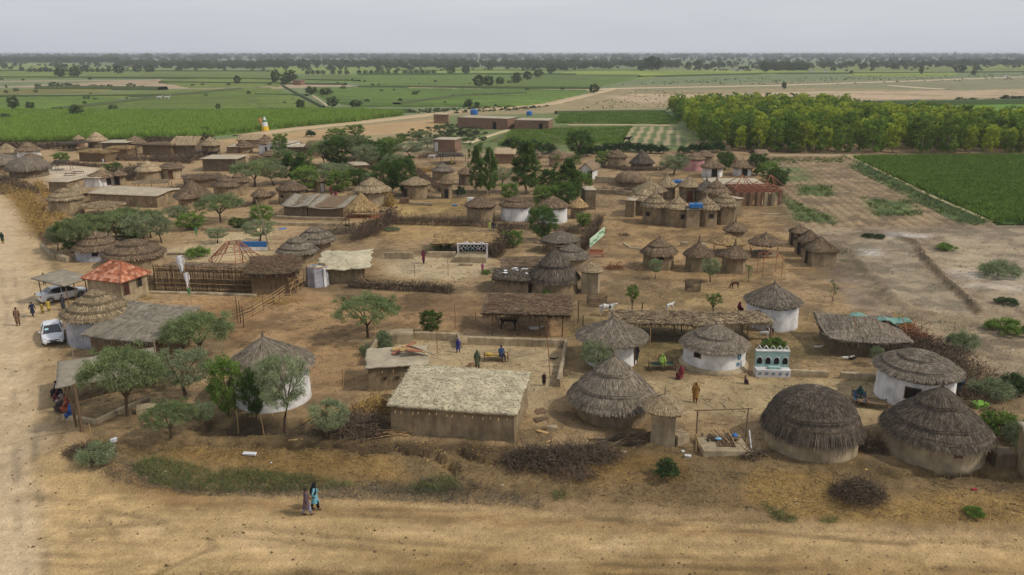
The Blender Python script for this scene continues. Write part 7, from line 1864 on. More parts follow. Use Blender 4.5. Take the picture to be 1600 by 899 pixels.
def ornament():
    x, y, z = G(1208, 590); t = thing('painted_shelf', 'turquoise and white painted mud shelf with arched niches and a zigzag crest', 'shelf', (x, y, z), -.06)
    w = 2.6; hh = hgt(1208, 590, 546)
    b = MB(); b.box((0, .5, .28), (w, 1.0, .62)); b.build('white_bench', M_white, t)
    b = MB(); b.box((0, .82, .59 + (hh - 1.1) / 2), (w * .97, .30, hh - 1.0)); b.build('niche_wall', M_teald, t)
    for k in range(4):
        cx = -w / 2 + w * (k + .5) / 4; b = MB()
        b.add([(cx - .2, .66, .85), (cx + .2, .66, .85), (cx + .2, .66, 1.15), (cx + .12, .66, 1.33), (cx, .66, 1.40), (cx - .12, .66, 1.33), (cx - .2, .66, 1.15)], [tuple(range(7))[::-1]])
        n = len(b.v); b.add([(v[0], .655, v[2]) for v in b.v[:7]], [tuple(range(7))]); b.build('niche', M_dark, t)  # flat dark arch on the wall face, painting the shade of a recess
        b = MB(); b.tube([(cx + .24 * math.cos(a), .64, 1.13 + .30 * math.sin(a)) for a in np.linspace(0, math.pi, 9)], .028, 4); b.build('arch_rim', M_white, t)
    zt = hh - .42
    b = MB(); b.box((0, .82, zt), (w, .36, .08)); b.build('cornice', M_white, t)
    for k in range(5):
        cx = -w / 2 + w * (k + .5) / 5
        for sx in (-1, 1): q = MB(); q.tube([(cx + sx * w / 10, .82, zt + .04), (cx, .82, zt + .42)], .035, 4); q.build('crest_triangle', M_white, t)
    for k in range(5):
        cx = -w / 2 + w * (k + .5) / 5; q = MB()
        for j in range(6): q.box((cx + .09 * math.cos(j * 1.047), -.005, .30 + .09 * math.sin(j * 1.047)), (.09, .02, .05), 0, tilt=Matrix.Rotation(-j * 1.047, 3, 'Y'))
        q.build('painted_flower', M_bluep, t)
    b = MB(); b.box((.1, .35, .68), (.9, .4, .18)); b.build('small_shelf', M_teald, t)
ornament()
def flower_on_hut():
    # blue flower painted on the white hut
    for o in COL.objects:
        if o.get('label', '').startswith('white hut with a painted blue flower'):
            t = o; break
    w = [c for c in t.children if c.name.startswith('wall')][0]
    r0 = max(v.co.x for v in w.data.vertices) / 1.05
    for th, z, s in ((-.92, 1.30, .34), (-.98, .72, .22)):
        q = MB()
        for j in range(8):
            a = j * math.pi / 4
            dth = s * .5 * math.cos(a) / r0; zz = z + s * .5 * math.sin(a)
            c = Vector((math.cos(th + dth), math.sin(th + dth), 0)) * (r0 * 1.015) + Vector((0, 0, zz))
            q.box(c, (.04, s * .42, .09), th + dth, tilt=Matrix.Rotation(a, 3, 'X'))
        q.build('painted_flower', mat('flower_paint', '2c6a80', '3a8098', 5), t)
flower_on_hut()
def lattice():
    x, y, z = G(738, 408); t = thing('lattice_screen', 'white diamond lattice screen with small arches on a mud base', 'screen', (x, y + .9, z), -.04)
    w = 3.5; h = 1.9
    b = MB(); b.box((0, .1, .55), (w, .3, .75)); b.build('base_panel', M_mudl, t)
    for s in (-1, 1): b = MB(); b.box((s * w / 2, 0, h / 2), (.18, .25, h)); b.build('pillar', M_white, t)
    b = MB(); b.box((0, 0, h), (w + .3, .28, .12)); b.build('top_bar', M_white, t)
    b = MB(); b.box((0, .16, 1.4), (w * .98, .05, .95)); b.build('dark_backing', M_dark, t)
    n = 8
    for k in range(n):
        x0 = -w / 2 + w * k / n; x1 = x0 + w / n
        for (a, c) in ((1.35, h), (h, 1.35)): q = MB(); q.tube([(x0, 0, a), (x1, 0, c)], .035, 4); q.build('lattice_bar', M_white, t)
    for k in range(5):
        cx = -w / 2 + w * (k + .5) / 5; b = MB(); b.tube([(cx + .22 * math.cos(a), 0, 1.05 + .26 * math.sin(a)) for a in np.linspace(0, math.pi, 8)], .04, 4); b.build('small_arch', M_teald if k in (1, 2) else M_white, t)
    b = MB()
    for k in range(8): b.box((random.uniform(-1.6, 1.6), 0, h + .14), (.2, .15, .15), random.random())
    b.build('pots_on_top', M_cloth, t)
lattice()
def flagpole(px, py, top, flags, label, r_=.03, m=M_bamb):
    x, y, z = G(px, py); h = z_at(top, y) - z
    t = thing('flagpole', label, 'flagpole', (x, y, z))
    b = MB(); b.tube([(0, 0, -.3), (.03, 0, h * .5), (0, 0, h)], [r_, r_ * .9, r_ * .7], 6); b.build('pole', m, t)
    for (zt, w, l, mm) in flags:
        b = MB(); n = 6; vs = []; fs = []
        for i in range(n + 1):
            for j in range(5):
                u = j / 4; v = i / n
                vs.append((-w * u * (1 - .35 * v) + .1 * math.sin(v * 5 + u * 3), .12 * math.sin(u * 6 + v * 4), h * zt - v * l - .5 * u * w * .5))
        for i in range(n):
            for j in range(4): fs.append((i * 5 + j, i * 5 + j + 1, (i + 1) * 5 + j + 1, (i + 1) * 5 + j))
        b.add(vs, fs); n0 = len(vs); b.add([(v[0], v[1] + .012, v[2]) for v in vs], [f[::-1] for f in fs]); b.build('flag', mm, t)
    return t
M_greenf = mat('green_cloth', '3d7048', '588a5c', 3)
flagpole(294, 470, 398, [(1.0, .75, 1.7, M_cloth)], 'tall pole with a large drooping white flag')
flagpole(301, 490, 425, [(1.0, .4, 1.5, M_cloth), (.62, .3, .7, M_greenf)], 'shorter pole with a narrow white flag and a green cloth')
flagpole(311, 392, 355, [(1.0, .3, 1.1, M_greenf)], 'thin pole with a green pennant in the pale yard')
flagpole(411, 206, 181, [(.9, 1.4, 2.2, mat('orange_cloth', 'b08a50', 'c49a60', 3))], 'banner pole at the roadside shrine behind the back row')
def shrine():
    x, y, z = G(411, 206); t = thing('roadside_shrine', 'small yellow, white and green draped shrine pillar beside the farm road', 'shrine', (x + .6, y + .5, z))
    for (z0, z1, r0, r1, mm, nm) in ((-.1, 1.7, 1.3, 1.0, mat('yellow_cloth', 'c9a528', 'd8b63a', 4), 'yellow_skirt'), (1.7, 3.0, .95, .7, M_cloth, 'white_band'), (3.0, 3.6, .7, .6, M_greenf, 'green_band'), (3.6, 4.6, .5, .12, M_cloth, 'white_top')):
        b = MB(); b.lathe([(r0, z0), ((r0 + r1) / 2 * 1.05, (z0 + z1) / 2), (r1, z1)], 12, jit=.04); b.build(nm, mm, t)
shrine()
def lone_pole(px, py, top, label, r_=.035, m=M_redw, lean=0):
    x, y, z = G(px, py); h = z_at(top, y) - z
    b = MB(); b.tube([(0, 0, -.3), (lean * .5 + .03, 0, h * .5), (lean, 0, h)], [r_, r_ * .85, r_ * .6], 6)
    o = b.build('bare_pole', m); o.location = (x, y, z); return tag(o, label, 'pole')
lone_pole(711, 512, 474, 'slim pole standing behind the front courtyard')
lone_pole(683, 553, 514, 'pole in the left of the front courtyard')
lone_pole(860, 590, 508, 'tall leaning pole inside the right of the courtyard', lean=-.4)
lone_pole(743, 501, 488, 'short stump pole in the brown yard')
lone_pole(560, 572, 543, 'pale pole in the yard left of the smaller mud house', m=M_bamb)
lone_pole(536, 604, 577, 'orange post by the brushwood pile', m=M_bamb, r_=.07)
lone_pole(1015, 540, 510, 'thin pole under the long brush shelter', m=M_bamb)
lone_pole(700, 432, 405, 'thin pole beside the bare yard slab')
lone_pole(648, 433, 412, 'second thin pole above the dark brush screen')
lone_pole(607, 404, 380, 'short pole on the wall stub left of the yard')
lone_pole(422, 392, 312, 'tall leaning dead trunk by the grey feathery tree', r_=.1, m=M_barkp, lean=-1.2)
lone_pole(116, 570, 540, 'grey post by the low roadside roof', m=M_barkp, r_=.07)
lone_pole(92, 393, 366, 'bare post beside the left thicket', m=M_barkp, r_=.06)
lone_pole(372, 672, 640, 'short yellow stick in the drain', m=M_bamb)
lone_pole(413, 680, 645, 'curved yellow stick by the two-stemmed tree', m=M_bamb, lean=-.2)
lone_pole(145, 700, 662, 'dead stalk at the road corner', m=M_bamb)
lone_pole(128, 676, 600, 'thick red-brown post of the roadside seating', m=M_wood, r_=.12)
lone_pole(120, 668, 606, 'second red-brown post of the roadside seating', m=M_wood, r_=.10, lean=-.2)
lone_pole(247, 585, 530, 'stout pale post at the corner of the grey shelter', m=M_barkp, r_=.09)
lone_pole(1000, 498, 472, 'curved dark trunk at the end of the long brush shelter', m=M_bark, r_=.08, lean=.2)
for i, (x, y) in enumerate([(376, 505), (381, 512), (371, 498)]):
    lone_pole(x, y, y - 34, ['rough stake nearest the low acacia at the bamboo fence end', 'middle rough stake at the bamboo fence end', 'third rough stake at the bamboo fence end'][i], m=M_bark, r_=.06)
# tanks, panels and odd goods
def tank(px, py, r, h, label, zoff, vert=False):
    x, y, z = G(px, py); t = thing('water_tank', label, 'tank', (x, y, z + zoff))
    b = MB()
    if vert: b.lathe([(r * .95, 0), (r, .1), (r, h * .85), (r * .6, h)], 14); b.build('tank_body', M_plast, t)
    else:
        b.box((0, 0, h / 2), (r * 2.4, r * 1.5, h)); b.build('tank_body', M_plast, t)
    c = MB(); c.lathe([(r * .3, h), (r * .28, h + .12)], 10); c.build('lid', M_plast, t)
tank(1085, 356, .75, .55, 'blue water tank on the flat-topped room of the joined ring', 2.95)
tank(1057, 300, .7, .5, 'blue water tank at the back of the joined ring', 1.6)
tank(741, 196, 1.3, 1.8, 'blue water tank on the long brick building', 3.6, True)
tank(827, 196, 1.0, 1.5, 'light blue water tank on the second brick building', 3.3, True)
def wallblue():
    xa, ya, z0 = G(377, 392); t = thing('painted_wall', 'blue and white painted wall panel above the low grey roofs', 'wall', (xa, ya, z0), -.02)
    b = MB(); b.box((1.6, 0, .85), (3.4, .2, .7)); b.build('blue_band', M_plast, t)
    b = MB(); b.box((1.6, .02, .3), (3.4, .24, .5)); b.build('pale_base', M_white, t)
wallblue()
def banner():
    x0, y0, z0 = G(921, 392); x1, y1, z1 = G(944, 372)
    t = thing('printed_panel', 'green and white printed panel leaning along the stick fence', 'panel', (x0, y0, z0))
    rng2 = random.Random(4); dx, dy = x1 - x0, y1 - y0; L = math.hypot(dx, dy); a = math.atan2(dy, dx)
    b = MB(); b.box((dx / 2, dy / 2, .95), (L, .06, 1.1), a); b.build('board', mat('pale_green_print', 'a8c4a4', 'c2d4bc', 3), t)
    for k in range(10):
        b = MB(); s = L * (k + .5) / 10 - L / 2
        b.box((dx / 2 + math.cos(a) * s + .035 * math.sin(a), dy / 2 + math.sin(a) * s - .035 * math.cos(a), .95 + rng2.uniform(-.3, .3)), (L / 16, .03, .3), a); b.build('green_mark', M_greenf, t)
banner()
def bench(px, py, m, label, w=1.7):
    x, y, z = G(px, py); t = thing('bench', label, 'bench', (x, y, z))
    for k in range(3):
        b = MB(); b.box((0, .1 + k * .16, .45), (w, .13, .04)); b.build('seat_slat', m, t)
        b = MB(); b.box((0, .55, .6 + k * .13), (w, .04, .10)); b.build('back_slat', m, t)
    for sx in (-1, 1):
        for sy in (.08, .5): b = MB(); b.box((sx * (w / 2 - .06), sy, .2), (.07, .07, .5)); b.build('leg', m, t)
bench(932, 403, mat('red_paint', '8f4a38', 'a85a44', 4), 'red slatted bench at the foot of the printed panel')
def planks():
    x, y, z = G(632, 609); y += 2.0; x += .3; r_ = random.Random(3)
    specs = [(-1.3, 2.8, .3, .9), (-.9, 2.4, .9, .5), (-.2, 2.2, -.6, .5), (.3, 1.6, -.6, .4), (.9, 1.4, -.55, .25), (1.3, 1.0, -.62, .2), (-.3, 1.0, .3, .9), (.5, .4, .35, .7)]
    for i, (dx, dy, rot, w) in enumerate(specs):
        b = MB(); b.box((0, 0, 0), (2.4 if w < .6 else 1.3, w * .6, .06), rot, jit=.02, tilt=Matrix.Rotation(.05 * i - .15, 3, 'Y'))
        o = b.build('plank', [M_bamb, M_redw, M_roofpale][i % 3]); o.location = (x + dx * .7, y + dy * .5 - .4, 2.24 + .03 * i)
        tag(o, ['broad pale board at the left of the roof rubble', 'square board lying across the roof rubble', 'long red plank slanting down the roof rubble', 'second long plank of the roof rubble', 'thin plank at the right of the roof rubble', 'outermost thin red plank of the roof rubble', 'pale square panel in front of the roof rubble', 'lowest flat board between the two mud roofs'][i], 'plank')
planks()
def slab(px, py, w, d, h, rot, m, label, name='flat_stone', cat='stone'):
    x, y, z = G(px, py); b = MB(); b.box((0, 0, h / 2), (w, d, h), rot, jit=min(w, d) * .12); o = b.build(name, m); o.location = (x, y, z); return tag(o, label, cat)
for a in [(843, 643, .9, .7, .05, .5, M_wood, 'upper brown wooden tray beside the large mud house', 'wooden_tray', 'tray'), (845, 655, .9, .7, .05, .45, M_wood, 'lower brown wooden tray beside the large mud house', 'wooden_tray', 'tray'),
          (862, 672, .75, .4, .3, 0, M_mudl, 'tan clay brick block near the wooden trays'), (848, 676, .8, .25, .08, -.5, M_bamb, 'split pale board below the wooden trays', 'board', 'board'),
          (975, 708, .38, .28, .12, .3, M_mudl, 'large pale stone on the bank'), (1075, 714, .4, .22, .1, -.2, M_white, 'pale flat stone below the firewood stand'), (1067, 706, .2, .12, .1, .3, M_white, 'small pale stone above the flat one'),
          (390, 710, .8, .3, .10, -.08, M_cloth, 'crumpled white sheet in the dry grass on the bank', 'crumpled_sheet', 'rubbish'), (178, 690, .35, .25, .2, .3, M_cloth, 'white bag at the road corner', 'plastic_bag', 'bag'),
          (462, 688, .9, .12, .05, .2, M_bamb, 'short board on the bank by the two-stemmed tree', 'board', 'board'), (858, 690, .6, .1, .05, .6, M_bamb, 'thin splinter of wood by the brushwood', 'board', 'board'),
          (442, 358, .9, .6, .12, 0, M_plast, 'blue basin by the low earth walls', 'basin', 'basin'), (711, 322, .8, .5, .2, 0, M_plast, 'blue bucket in the middle yard', 'bucket', 'bucket'),
          (632, 318, 1.5, .9, .9, .1, M_wood, 'dark wooden cart frame in front of the tan-roofed hut', 'cart_frame', 'cart'), (275, 398, 2.2, .6, .15, .1, M_mudd, 'dark plank seat below the thicket', 'bench', 'bench'),
          (310, 640, 1.7, 1.1, .25, -.2, M_mudd, 'grey trough of water under the grey-green acacia', 'trough', 'trough'), (1522, 766, .3, .15, .1, 0, mat('red_cloth', '8c2a34', 'a03844', 4), 'red rag on the straw verge at the lower right', 'rag', 'rag'),
          (1098, 384, .5, .4, .3, 0, M_white, 'white crate on the yard above the spiked hut', 'crate', 'crate'), (745, 315, .6, .5, .5, 0, M_white, 'white plastic drum in the middle yard', 'drum', 'drum'),
          (1530, 636, .9, .7, .35, .2, mat('lime_net', '6c9a38', '86b04a', 5), 'bright lime green cloth on the bushes', 'lime_cloth', 'cloth'), (1160, 570, .3, .2, .2, 0, M_mudd, 'small clay pot by the flower-painted hut', 'clay_pot', 'pot')]:
    slab(*a)
# charpoy beds
def cot(px, py, rot, label, m=None, w=1.9):
    x, y, z = G(px, py); t = thing('rope_bed', label, 'bed', (x, y + .45, z), rot)
    for sx in (-1, 1):
        for sy in (-1, 1):
            b = MB(); b.lathe([(.035, -.02), (.04, .2), (.05, .42), (.035, .55)], 6, c=(sx * w / 2, sy * .45, 0)); b.build('leg', M_wood, t)
        b = MB(); b.tube([(sx * w / 2, -.45, .44), (sx * w / 2, .45, .44)], .03, 5); b.build('end_rail', M_wood, t)
        b = MB(); b.tube([(-w / 2, sx * .45, .44), (w / 2, sx * .45, .44)], .03, 5); b.build('side_rail', M_wood, t)
    n = 9; b = MB()
    b.add([(-w / 2 + w * i / n, -.42 + .84 * j / n, .43 - .05 * math.sin(math.pi * i / n) * math.sin(math.pi * j / n)) for i in range(n + 1) for j in range(n + 1)], [(i * (n + 1) + j, i * (n + 1) + j + 1, (i + 1) * (n + 1) + j + 1, (i + 1) * (n + 1) + j) for i in range(n) for j in range(n)])
    b.build('woven_strings', m or M_straw, t); return t
cot(775, 566, .05, 'rope bed with a person and blankets in the front courtyard')
cot(1036, 580, .1, 'rope bed with a dark cover left of the flower-painted hut', mat('dark_green_cover', '24362c', '3a4c3a', 8))
cot(1366, 640, -.3, 'brown rope bed left of the white hut with a square window', M_reed)
cot(1346, 632, 1.2, 'rope bed with dark clothes on it beside the brown one', mat('dark_blue_cover', '22364a', '36505c', 8))
cot(108, 275, .2, 'rope bed under the rack on the pale yard', M_dark)
cot(120, 272, .1, 'second rope bed on the pale yard', M_dark)
# ================================================================== PEOPLE, ANIMALS, CARS
def skin_obj(name, nodes, edges, m, parent, sub=1):
    """a continuous body grown over a skeleton; nodes: [(x,y,z,radius)], node 0 is the root"""
    me = bpy.data.meshes.new(name); me.from_pydata([n[:3] for n in nodes], edges, [])
    me.materials.append(m); o = obj(name, me, parent)
    md = o.modifiers.new('skin', 'SKIN'); md.use_smooth_shade = True
    sv = me.skin_vertices[0].data
    for i, n in enumerate(nodes): sv[i].radius = (n[3], n[3]) if len(n) == 4 else (n[3], n[4]); sv[i].use_root = (i == 0)
    s = o.modifiers.new('smooth', 'SUBSURF'); s.levels = sub; s.render_levels = sub
    return o
M_skin = mat('brown_skin', '6b4630', '80573c', 5, rough=.6)
M_hair = mat('black_hair', (.012, .01, .009), (.02, .017, .015), 5, rough=.5)
def cm(hexc):
    v = [int(hexc[i:i + 2], 16) for i in (0, 2, 4)]; g = sum(v) / 3; hexc = ''.join('%02x' % int((.74 * q + .26 * g) * .92) for q in v)
    c2 = ''.join('%02x' % min(255, int(int(hexc[i:i + 2], 16) * 1.18 + 6)) for i in (0, 2, 4)); return mat('cloth_' + hexc, hexc, c2, 9, rough=.9)
def person(px, py, h, face, top, bottom, label, scarf=None, pose='stand', pos=None, long_=.33, zoff=0, hair=True, step=.16):
    """face: heading in degrees clockwise from straight away from the camera (180 = facing the camera)"""
    x, y, z = pos or G(px, py)
    t = thing('person', label, 'person', (x, y, z + zoff), math.radians(-face)); s = h / 1.7; t.scale = (s, s, s)
    # local frame: +Y is the way the person faces
    N = []; E = []
    def nd(x_, y_, z_, r_): N.append((x_, y_, z_, r_)); return len(N) - 1
    if pose == 'sit': dz = -.50
    elif pose == 'chair': dz = -.38
    else: dz = 0
    pel = nd(0, 0, .92 + dz, .11); ch = nd(0, .01, 1.18 + dz, .13); sh = nd(0, 0, 1.38 + dz, .10); nk = nd(0, .01, 1.47 + dz, .05); hd = nd(0, .03, 1.58 + dz, .092); hp = nd(0, .02, 1.67 + dz, .07)
    E += [(pel, ch), (ch, sh), (sh, nk), (nk, hd), (hd, hp)]
    swing = step if pose == 'walk' else .02
    arms = []; legs = []
    for sx in (-1, 1):
        f = sx * swing
        if pose in ('sit', 'chair'): el = (sx * .25, .08, 1.12 + dz); wr = (sx * .14, .30, 1.02 + dz)
        elif pose == 'reach': el = (sx * .26, .12, 1.16); wr = (sx * .16, .32, 1.20)
        else: el = (sx * .25, -f * .5, 1.12); wr = (sx * .25, -f * 1.1 + .06, .88)
        a = nd(sx * .17, 0, 1.37 + dz, .055); b = nd(*el, .042); c = nd(*wr, .028)
        d = (Vector(wr) - Vector(el)).normalized(); hcx = Vector(wr) + d * .06; hv = nd(*hcx, .032); E += [(sh, a), (a, b), (b, c), (c, hv)]
        side = d.cross(Vector((sx, 0, 0))).normalized()
        for k, fl_ in enumerate((.062, .075, .082, .072)):
            o_ = side * (.026 - .0175 * k); p1 = hcx + o_ + d * .045; p2 = p1 + d * fl_ * .6 + Vector((-sx * .018, 0, 0)); i1 = nd(*p1, .009); i2 = nd(*p2, .008); E += [(hv, i1), (i1, i2)]
        th_ = hcx + side * .05 + Vector((-sx * .02, 0, 0)); i1 = nd(*th_, .010); E.append((hv, i1))
        arms.append([(sx * .15, 0, 1.40 + dz), (sx * .20, 0, 1.35 + dz), el, (Vector(el) + Vector(wr)) / 2 + (Vector(wr) - Vector(el)) * .25])
        if pose == 'sit': kn = (sx * .20, .36, .50 + dz + .30); an = (sx * .14, .30, .06 if dz else .06); hip0 = (sx * .1, .03, .88 + dz); kn = (sx * .22, .34, .42); an = (sx * .12, .36, .06)
        elif pose == 'chair': kn = (sx * .12, .42, .50); an = (sx * .12, .44, .08); hip0 = (sx * .1, .03, .54)
        else: kn = (sx * .10, f * .6 + .03, .50); an = (sx * .10, f * 1.2 - .02, .08); hip0 = (sx * .1, 0, .88)
        a = nd(*hip0, .085); b = nd(*kn, .058); c = nd(*an, .038); d_ = nd(an[0], an[1] + .15, .035, .032); E += [(pel, a), (a, b), (b, c), (c, d_)]
        legs.append([hip0, kn, (an[0], an[1], an[2] + .06)])
        f_ = MB(); f_.ball((an[0], an[1] + .07, .035), (.045, .13, .035), 8, 4); f_.build('sandal', M_hair, t)
    skin_obj('body', N, E, M_skin, t)
    T_ = cm(top); Bm = cm(bottom)
    # tunic: elliptical rings from the collar to the hem
    tn = MB(); vs = []; fs = []; n = 12
    if pose in ('sit', 'chair'): rings = [(1.46, .07, .07, 0), (1.41, .20, .11, 0), (1.25, .19, .14, .01), (1.05, .17, .14, .01), (.92, .20, .17, .03), (.80, .26, .26, .10), (.66 if pose == 'sit' else .84, .27, .30, .16)]; rings = [(q[0] + dz, *q[1:]) for q in rings]
    else:
        hem = .92 - .60 * (long_ / .33) * .75
        rings = [(1.46, .07, .07, 0), (1.41, .20, .11, 0), (1.25, .19, .14, .01), (1.05, .165, .13, .01), (.92, .19, .15, 0), ((.92 + hem) / 2, .21, .17, 0), (hem, .24, .20 + swing * .3, 0)]
    for (zz, rx, ry, oy) in rings:
        for k in range(n):
            a = 6.283 * k / n; w = 1 + (.06 * math.sin(a * 5) if zz < 1.0 + dz else 0)
            vs.append((math.cos(a) * rx * w, oy + math.sin(a) * ry * w, zz))
    for i in range(len(rings) - 1):
        for k in range(n): fs.append((i * n + k, (i + 1) * n + k, (i + 1) * n + (k + 1) % n, i * n + (k + 1) % n))
    tn.add(vs, fs)
    for a in arms: tn.tube(a, [.075, .072, .062, .052], 7)
    tn.build('tunic', T_, t, smooth=True)
    tr = MB()
    for l in legs: tr.tube(l, [.115, .105, .068], 8)
    tr.build('trousers', Bm, t, smooth=True)
    fc = MB()
    for sx in (-1, 1): fc.ball((sx * .032, .115, 1.60 + dz), .011, 6, 4)
    fc.build('eyes', M_hair, t)
    fc = MB(); fc.ball((0, .125, 1.575 + dz), (.013, .022, .022), 6, 4); fc.build('nose', M_skin, t)
    fc = MB(); fc.ball((0, .112, 1.535 + dz), (.028, .012, .008), 6, 3); fc.build('mouth', mat('lips', '5a3028', '6a3a30', 4), t)
    if scarf:
        sc = MB(); vs = []; fs = []; n = 14
        prof = [(.012, 1.715, 0), (.075, 1.69, 0), (.112, 1.62, -.01), (.12, 1.54, -.02), (.13, 1.46, -.03), (.21, 1.38, -.04), (.24, 1.22, -.06), (.22, 1.02, -.07)]
        for (r_, zz, oy) in prof:
            for k in range(n):
                a = math.radians(115 + 310 * k / (n - 1)) if zz > 1.45 else math.radians(125 + 290 * k / (n - 1))
                w = 1 + .05 * math.sin(k * 2.1)
                vs.append((math.cos(a) * r_ * w * 1.02, oy + .02 + math.sin(a) * r_ * w * (.85 if r_ > .15 else 1.05), zz + dz))
        for i in range(len(prof) - 1):
            for k in range(n - 1): fs.append((i * n + k, (i + 1) * n + k, (i + 1) * n + k + 1, i * n + k + 1))
        sc.add(vs, fs); o = sc.build('headscarf', cm(scarf), t, smooth=True); sm = o.modifiers.new('cloth', 'SOLIDIFY'); sm.thickness = .012
    else:
        hr = MB(); hr.ball((0, .005, 1.625 + dz), (.098, .108, .088), 12, 6); hr.build('hair', M_hair, t, smooth=True)
    return t
PEOPLE = [
 (480, 805, 1.72, 62, '5e4650', '8b97b4', 'man in a dark plum tunic walking on the front road', None, 'walk'),
 (493, 796, 1.70, 80, '5fa8bc', '14181c', 'person in a light blue tunic and black headscarf walking on the front road', '15191d', 'walk'),
 (29, 509, 1.75, 175, '7a5a40', '7a5a40', 'man in a brown tunic and trousers standing in the left road', None, 'stand'),
 (52, 495, 1.45, 120, '1c2440', '1c2440', 'boy in dark blue walking between the two cars', None, 'walk'),
 (67, 490, 1.1, 200, 'b59a34', '8c7c30', 'small child in yellow behind the white car', None, 'stand'),
 (77, 487, 1.2, 150, 'bfa42e', 'a8942c', 'taller child in yellow behind the white car', None, 'stand'),
 (100, 485, 1.6, 190, '3a4048', '4a5058', 'man in grey standing by the car port post', None, 'stand'),
 (70, 445, 1.35, 160, '1e2030', '1e2030', 'boy in black on the road left of the car port', None, 'stand'),
 (5, 381, 1.55, 180, '1e3a2c', 'b0a828', 'woman in dark green and yellow at the far left edge of the road', '1e3a2c', 'stand'),
 (662, 412, 1.6, 120, '6a1838', '4a1430', 'woman in a maroon dress on the bare yard', '6a1838', 'stand'),
 (754, 424, 1.0, 180, 'a83870', '8c3060', 'small child in pink by the pale plinth', None, 'stand'),
 (716, 551, 1.2, 200, '28308c', '222a78', 'child in bright blue at the courtyard wall gap', '28308c', 'walk'),
 (746, 577, 1.6, 190, '5c6444', '4a4c34', 'woman in a green patterned dress in the courtyard', '4c6a4c', 'stand'),
 (850, 603, 1.05, 180, '2a1c18', '2a1c18', 'small dark-clothed child beside the courtyard wall end', None, 'stand'),
 (1086, 629, 1.6, 185, '9a6420', '84501c', 'woman in an orange dress and scarf in front of the flower-painted hut', 'b07c30', 'stand'),
 (1064, 592, 1.5, 250, '8c2430', '6a1c28', 'person in red sitting on the ground beside the dark-covered bed', '8c2430', 'sit'),
 (993, 566, 1.65, 200, '2a3448', '3a3a48', 'person in dark clothes in the doorway of the shaggy-roofed white hut', '22283a', 'stand'),
 (1164, 600, 1.0, 100, '5a3434', '40282c', 'toddler sitting on the ground right of the flower-painted hut', None, 'sit'),
 (1155, 489, 1.6, 90, '64142c', '4c1024', 'person in maroon sitting beside the plain white hut', '64142c', 'sit'),
 (518, 306, 1.6, 150, '6c1c2c', '501824', 'left person in red near the tiny hut with a white door', '6c1c2c', 'stand'),
 (525, 309, 1.6, 230, '8c1c44', '6a1834', 'right person in crimson near the tiny hut with a white door', '8c1c44', 'sit'),
 (545, 315, 1.6, 200, '1e2434', '1e2434', 'dark-clothed person by the open end of the draped house', None, 'sit'),
 (765, 361, 1.4, 180, 'a8b440', 'c8c4bc', 'child in a lime top at the brush fence', None, 'stand'),
 (771, 361, 1.4, 160, '1c1e30', 'c0bcb8', 'child in a black top at the brush fence', None, 'stand'),
 (706, 258, 1.5, 180, 'a89440', '3c3428', 'person in yellow-brown by the cattle stand', None, 'stand'),
 (162, 258, 1.6, 190, 'b8b4b0', 'a8a4a0', 'person in white by the far-left straw pen', None, 'stand'),
 (1497, 618, 1.6, 20, '20384c', '742434', 'person in a blue scarf and red skirt on the brush bank', '20384c', 'stand'),
]
for a in PEOPLE: person(*a[:7], scarf=a[7], pose=a[8])
def on_cot(px, py, dy, dz, **k):
    x, y, z = G(px, py); return (x, y + dy, z + dz)
person(0, 0, 1.65, 170, '8cb43c', '6c9034', 'person in a lime green dress sitting on the dark-covered bed', scarf='9cc048', pose='chair', pos=on_cot(1036, 580, .45, 0))
person(0, 0, 1.65, 150, '24406c', '20365a', 'person in blue sitting on the courtyard rope bed', scarf=None, pose='chair', pos=on_cot(783, 566, .45, 0))
person(0, 0, 1.6, 200, '24484c', '203c40', 'person in dark teal sitting on the rope bed by the white hut with a window', scarf='2c5048', pose='chair', pos=on_cot(1346, 632, .45, 0))
for i, (px, py, c, sc, lab) in enumerate([(90, 618, '2c2a30', None, 'topmost of the people sitting under the low roadside roof'), (94, 626, '6c2c34', '181820', 'second from the top of the people under the roadside roof, in dark red'), (99, 634, 'a89a8c', None, 'person in pale clothes in the middle of the roadside group'),
      (106, 644, 'a8542c', '7c3424', 'person in orange in the roadside group'), (113, 655, '2c4c94', '2c4c94', 'person in bright blue at the bottom of the roadside group'), (96, 644, '3c3438', None, 'dark-clothed person at the outer side of the roadside group')]):
    person(px, py, 1.65, 260 + 15 * (i % 3), c, c, lab, scarf=sc, pose='sit')
blk = MB(); blk.ball((0, 0, 0), (.35, .25, .14)); o = blk.build('folded_blanket', cm('b8942c')); x, y, z = G(769, 566); o.location = (x - .3, y + .45, z + .52); tag(o, 'yellow blanket on the left end of the courtyard rope bed', 'blanket')
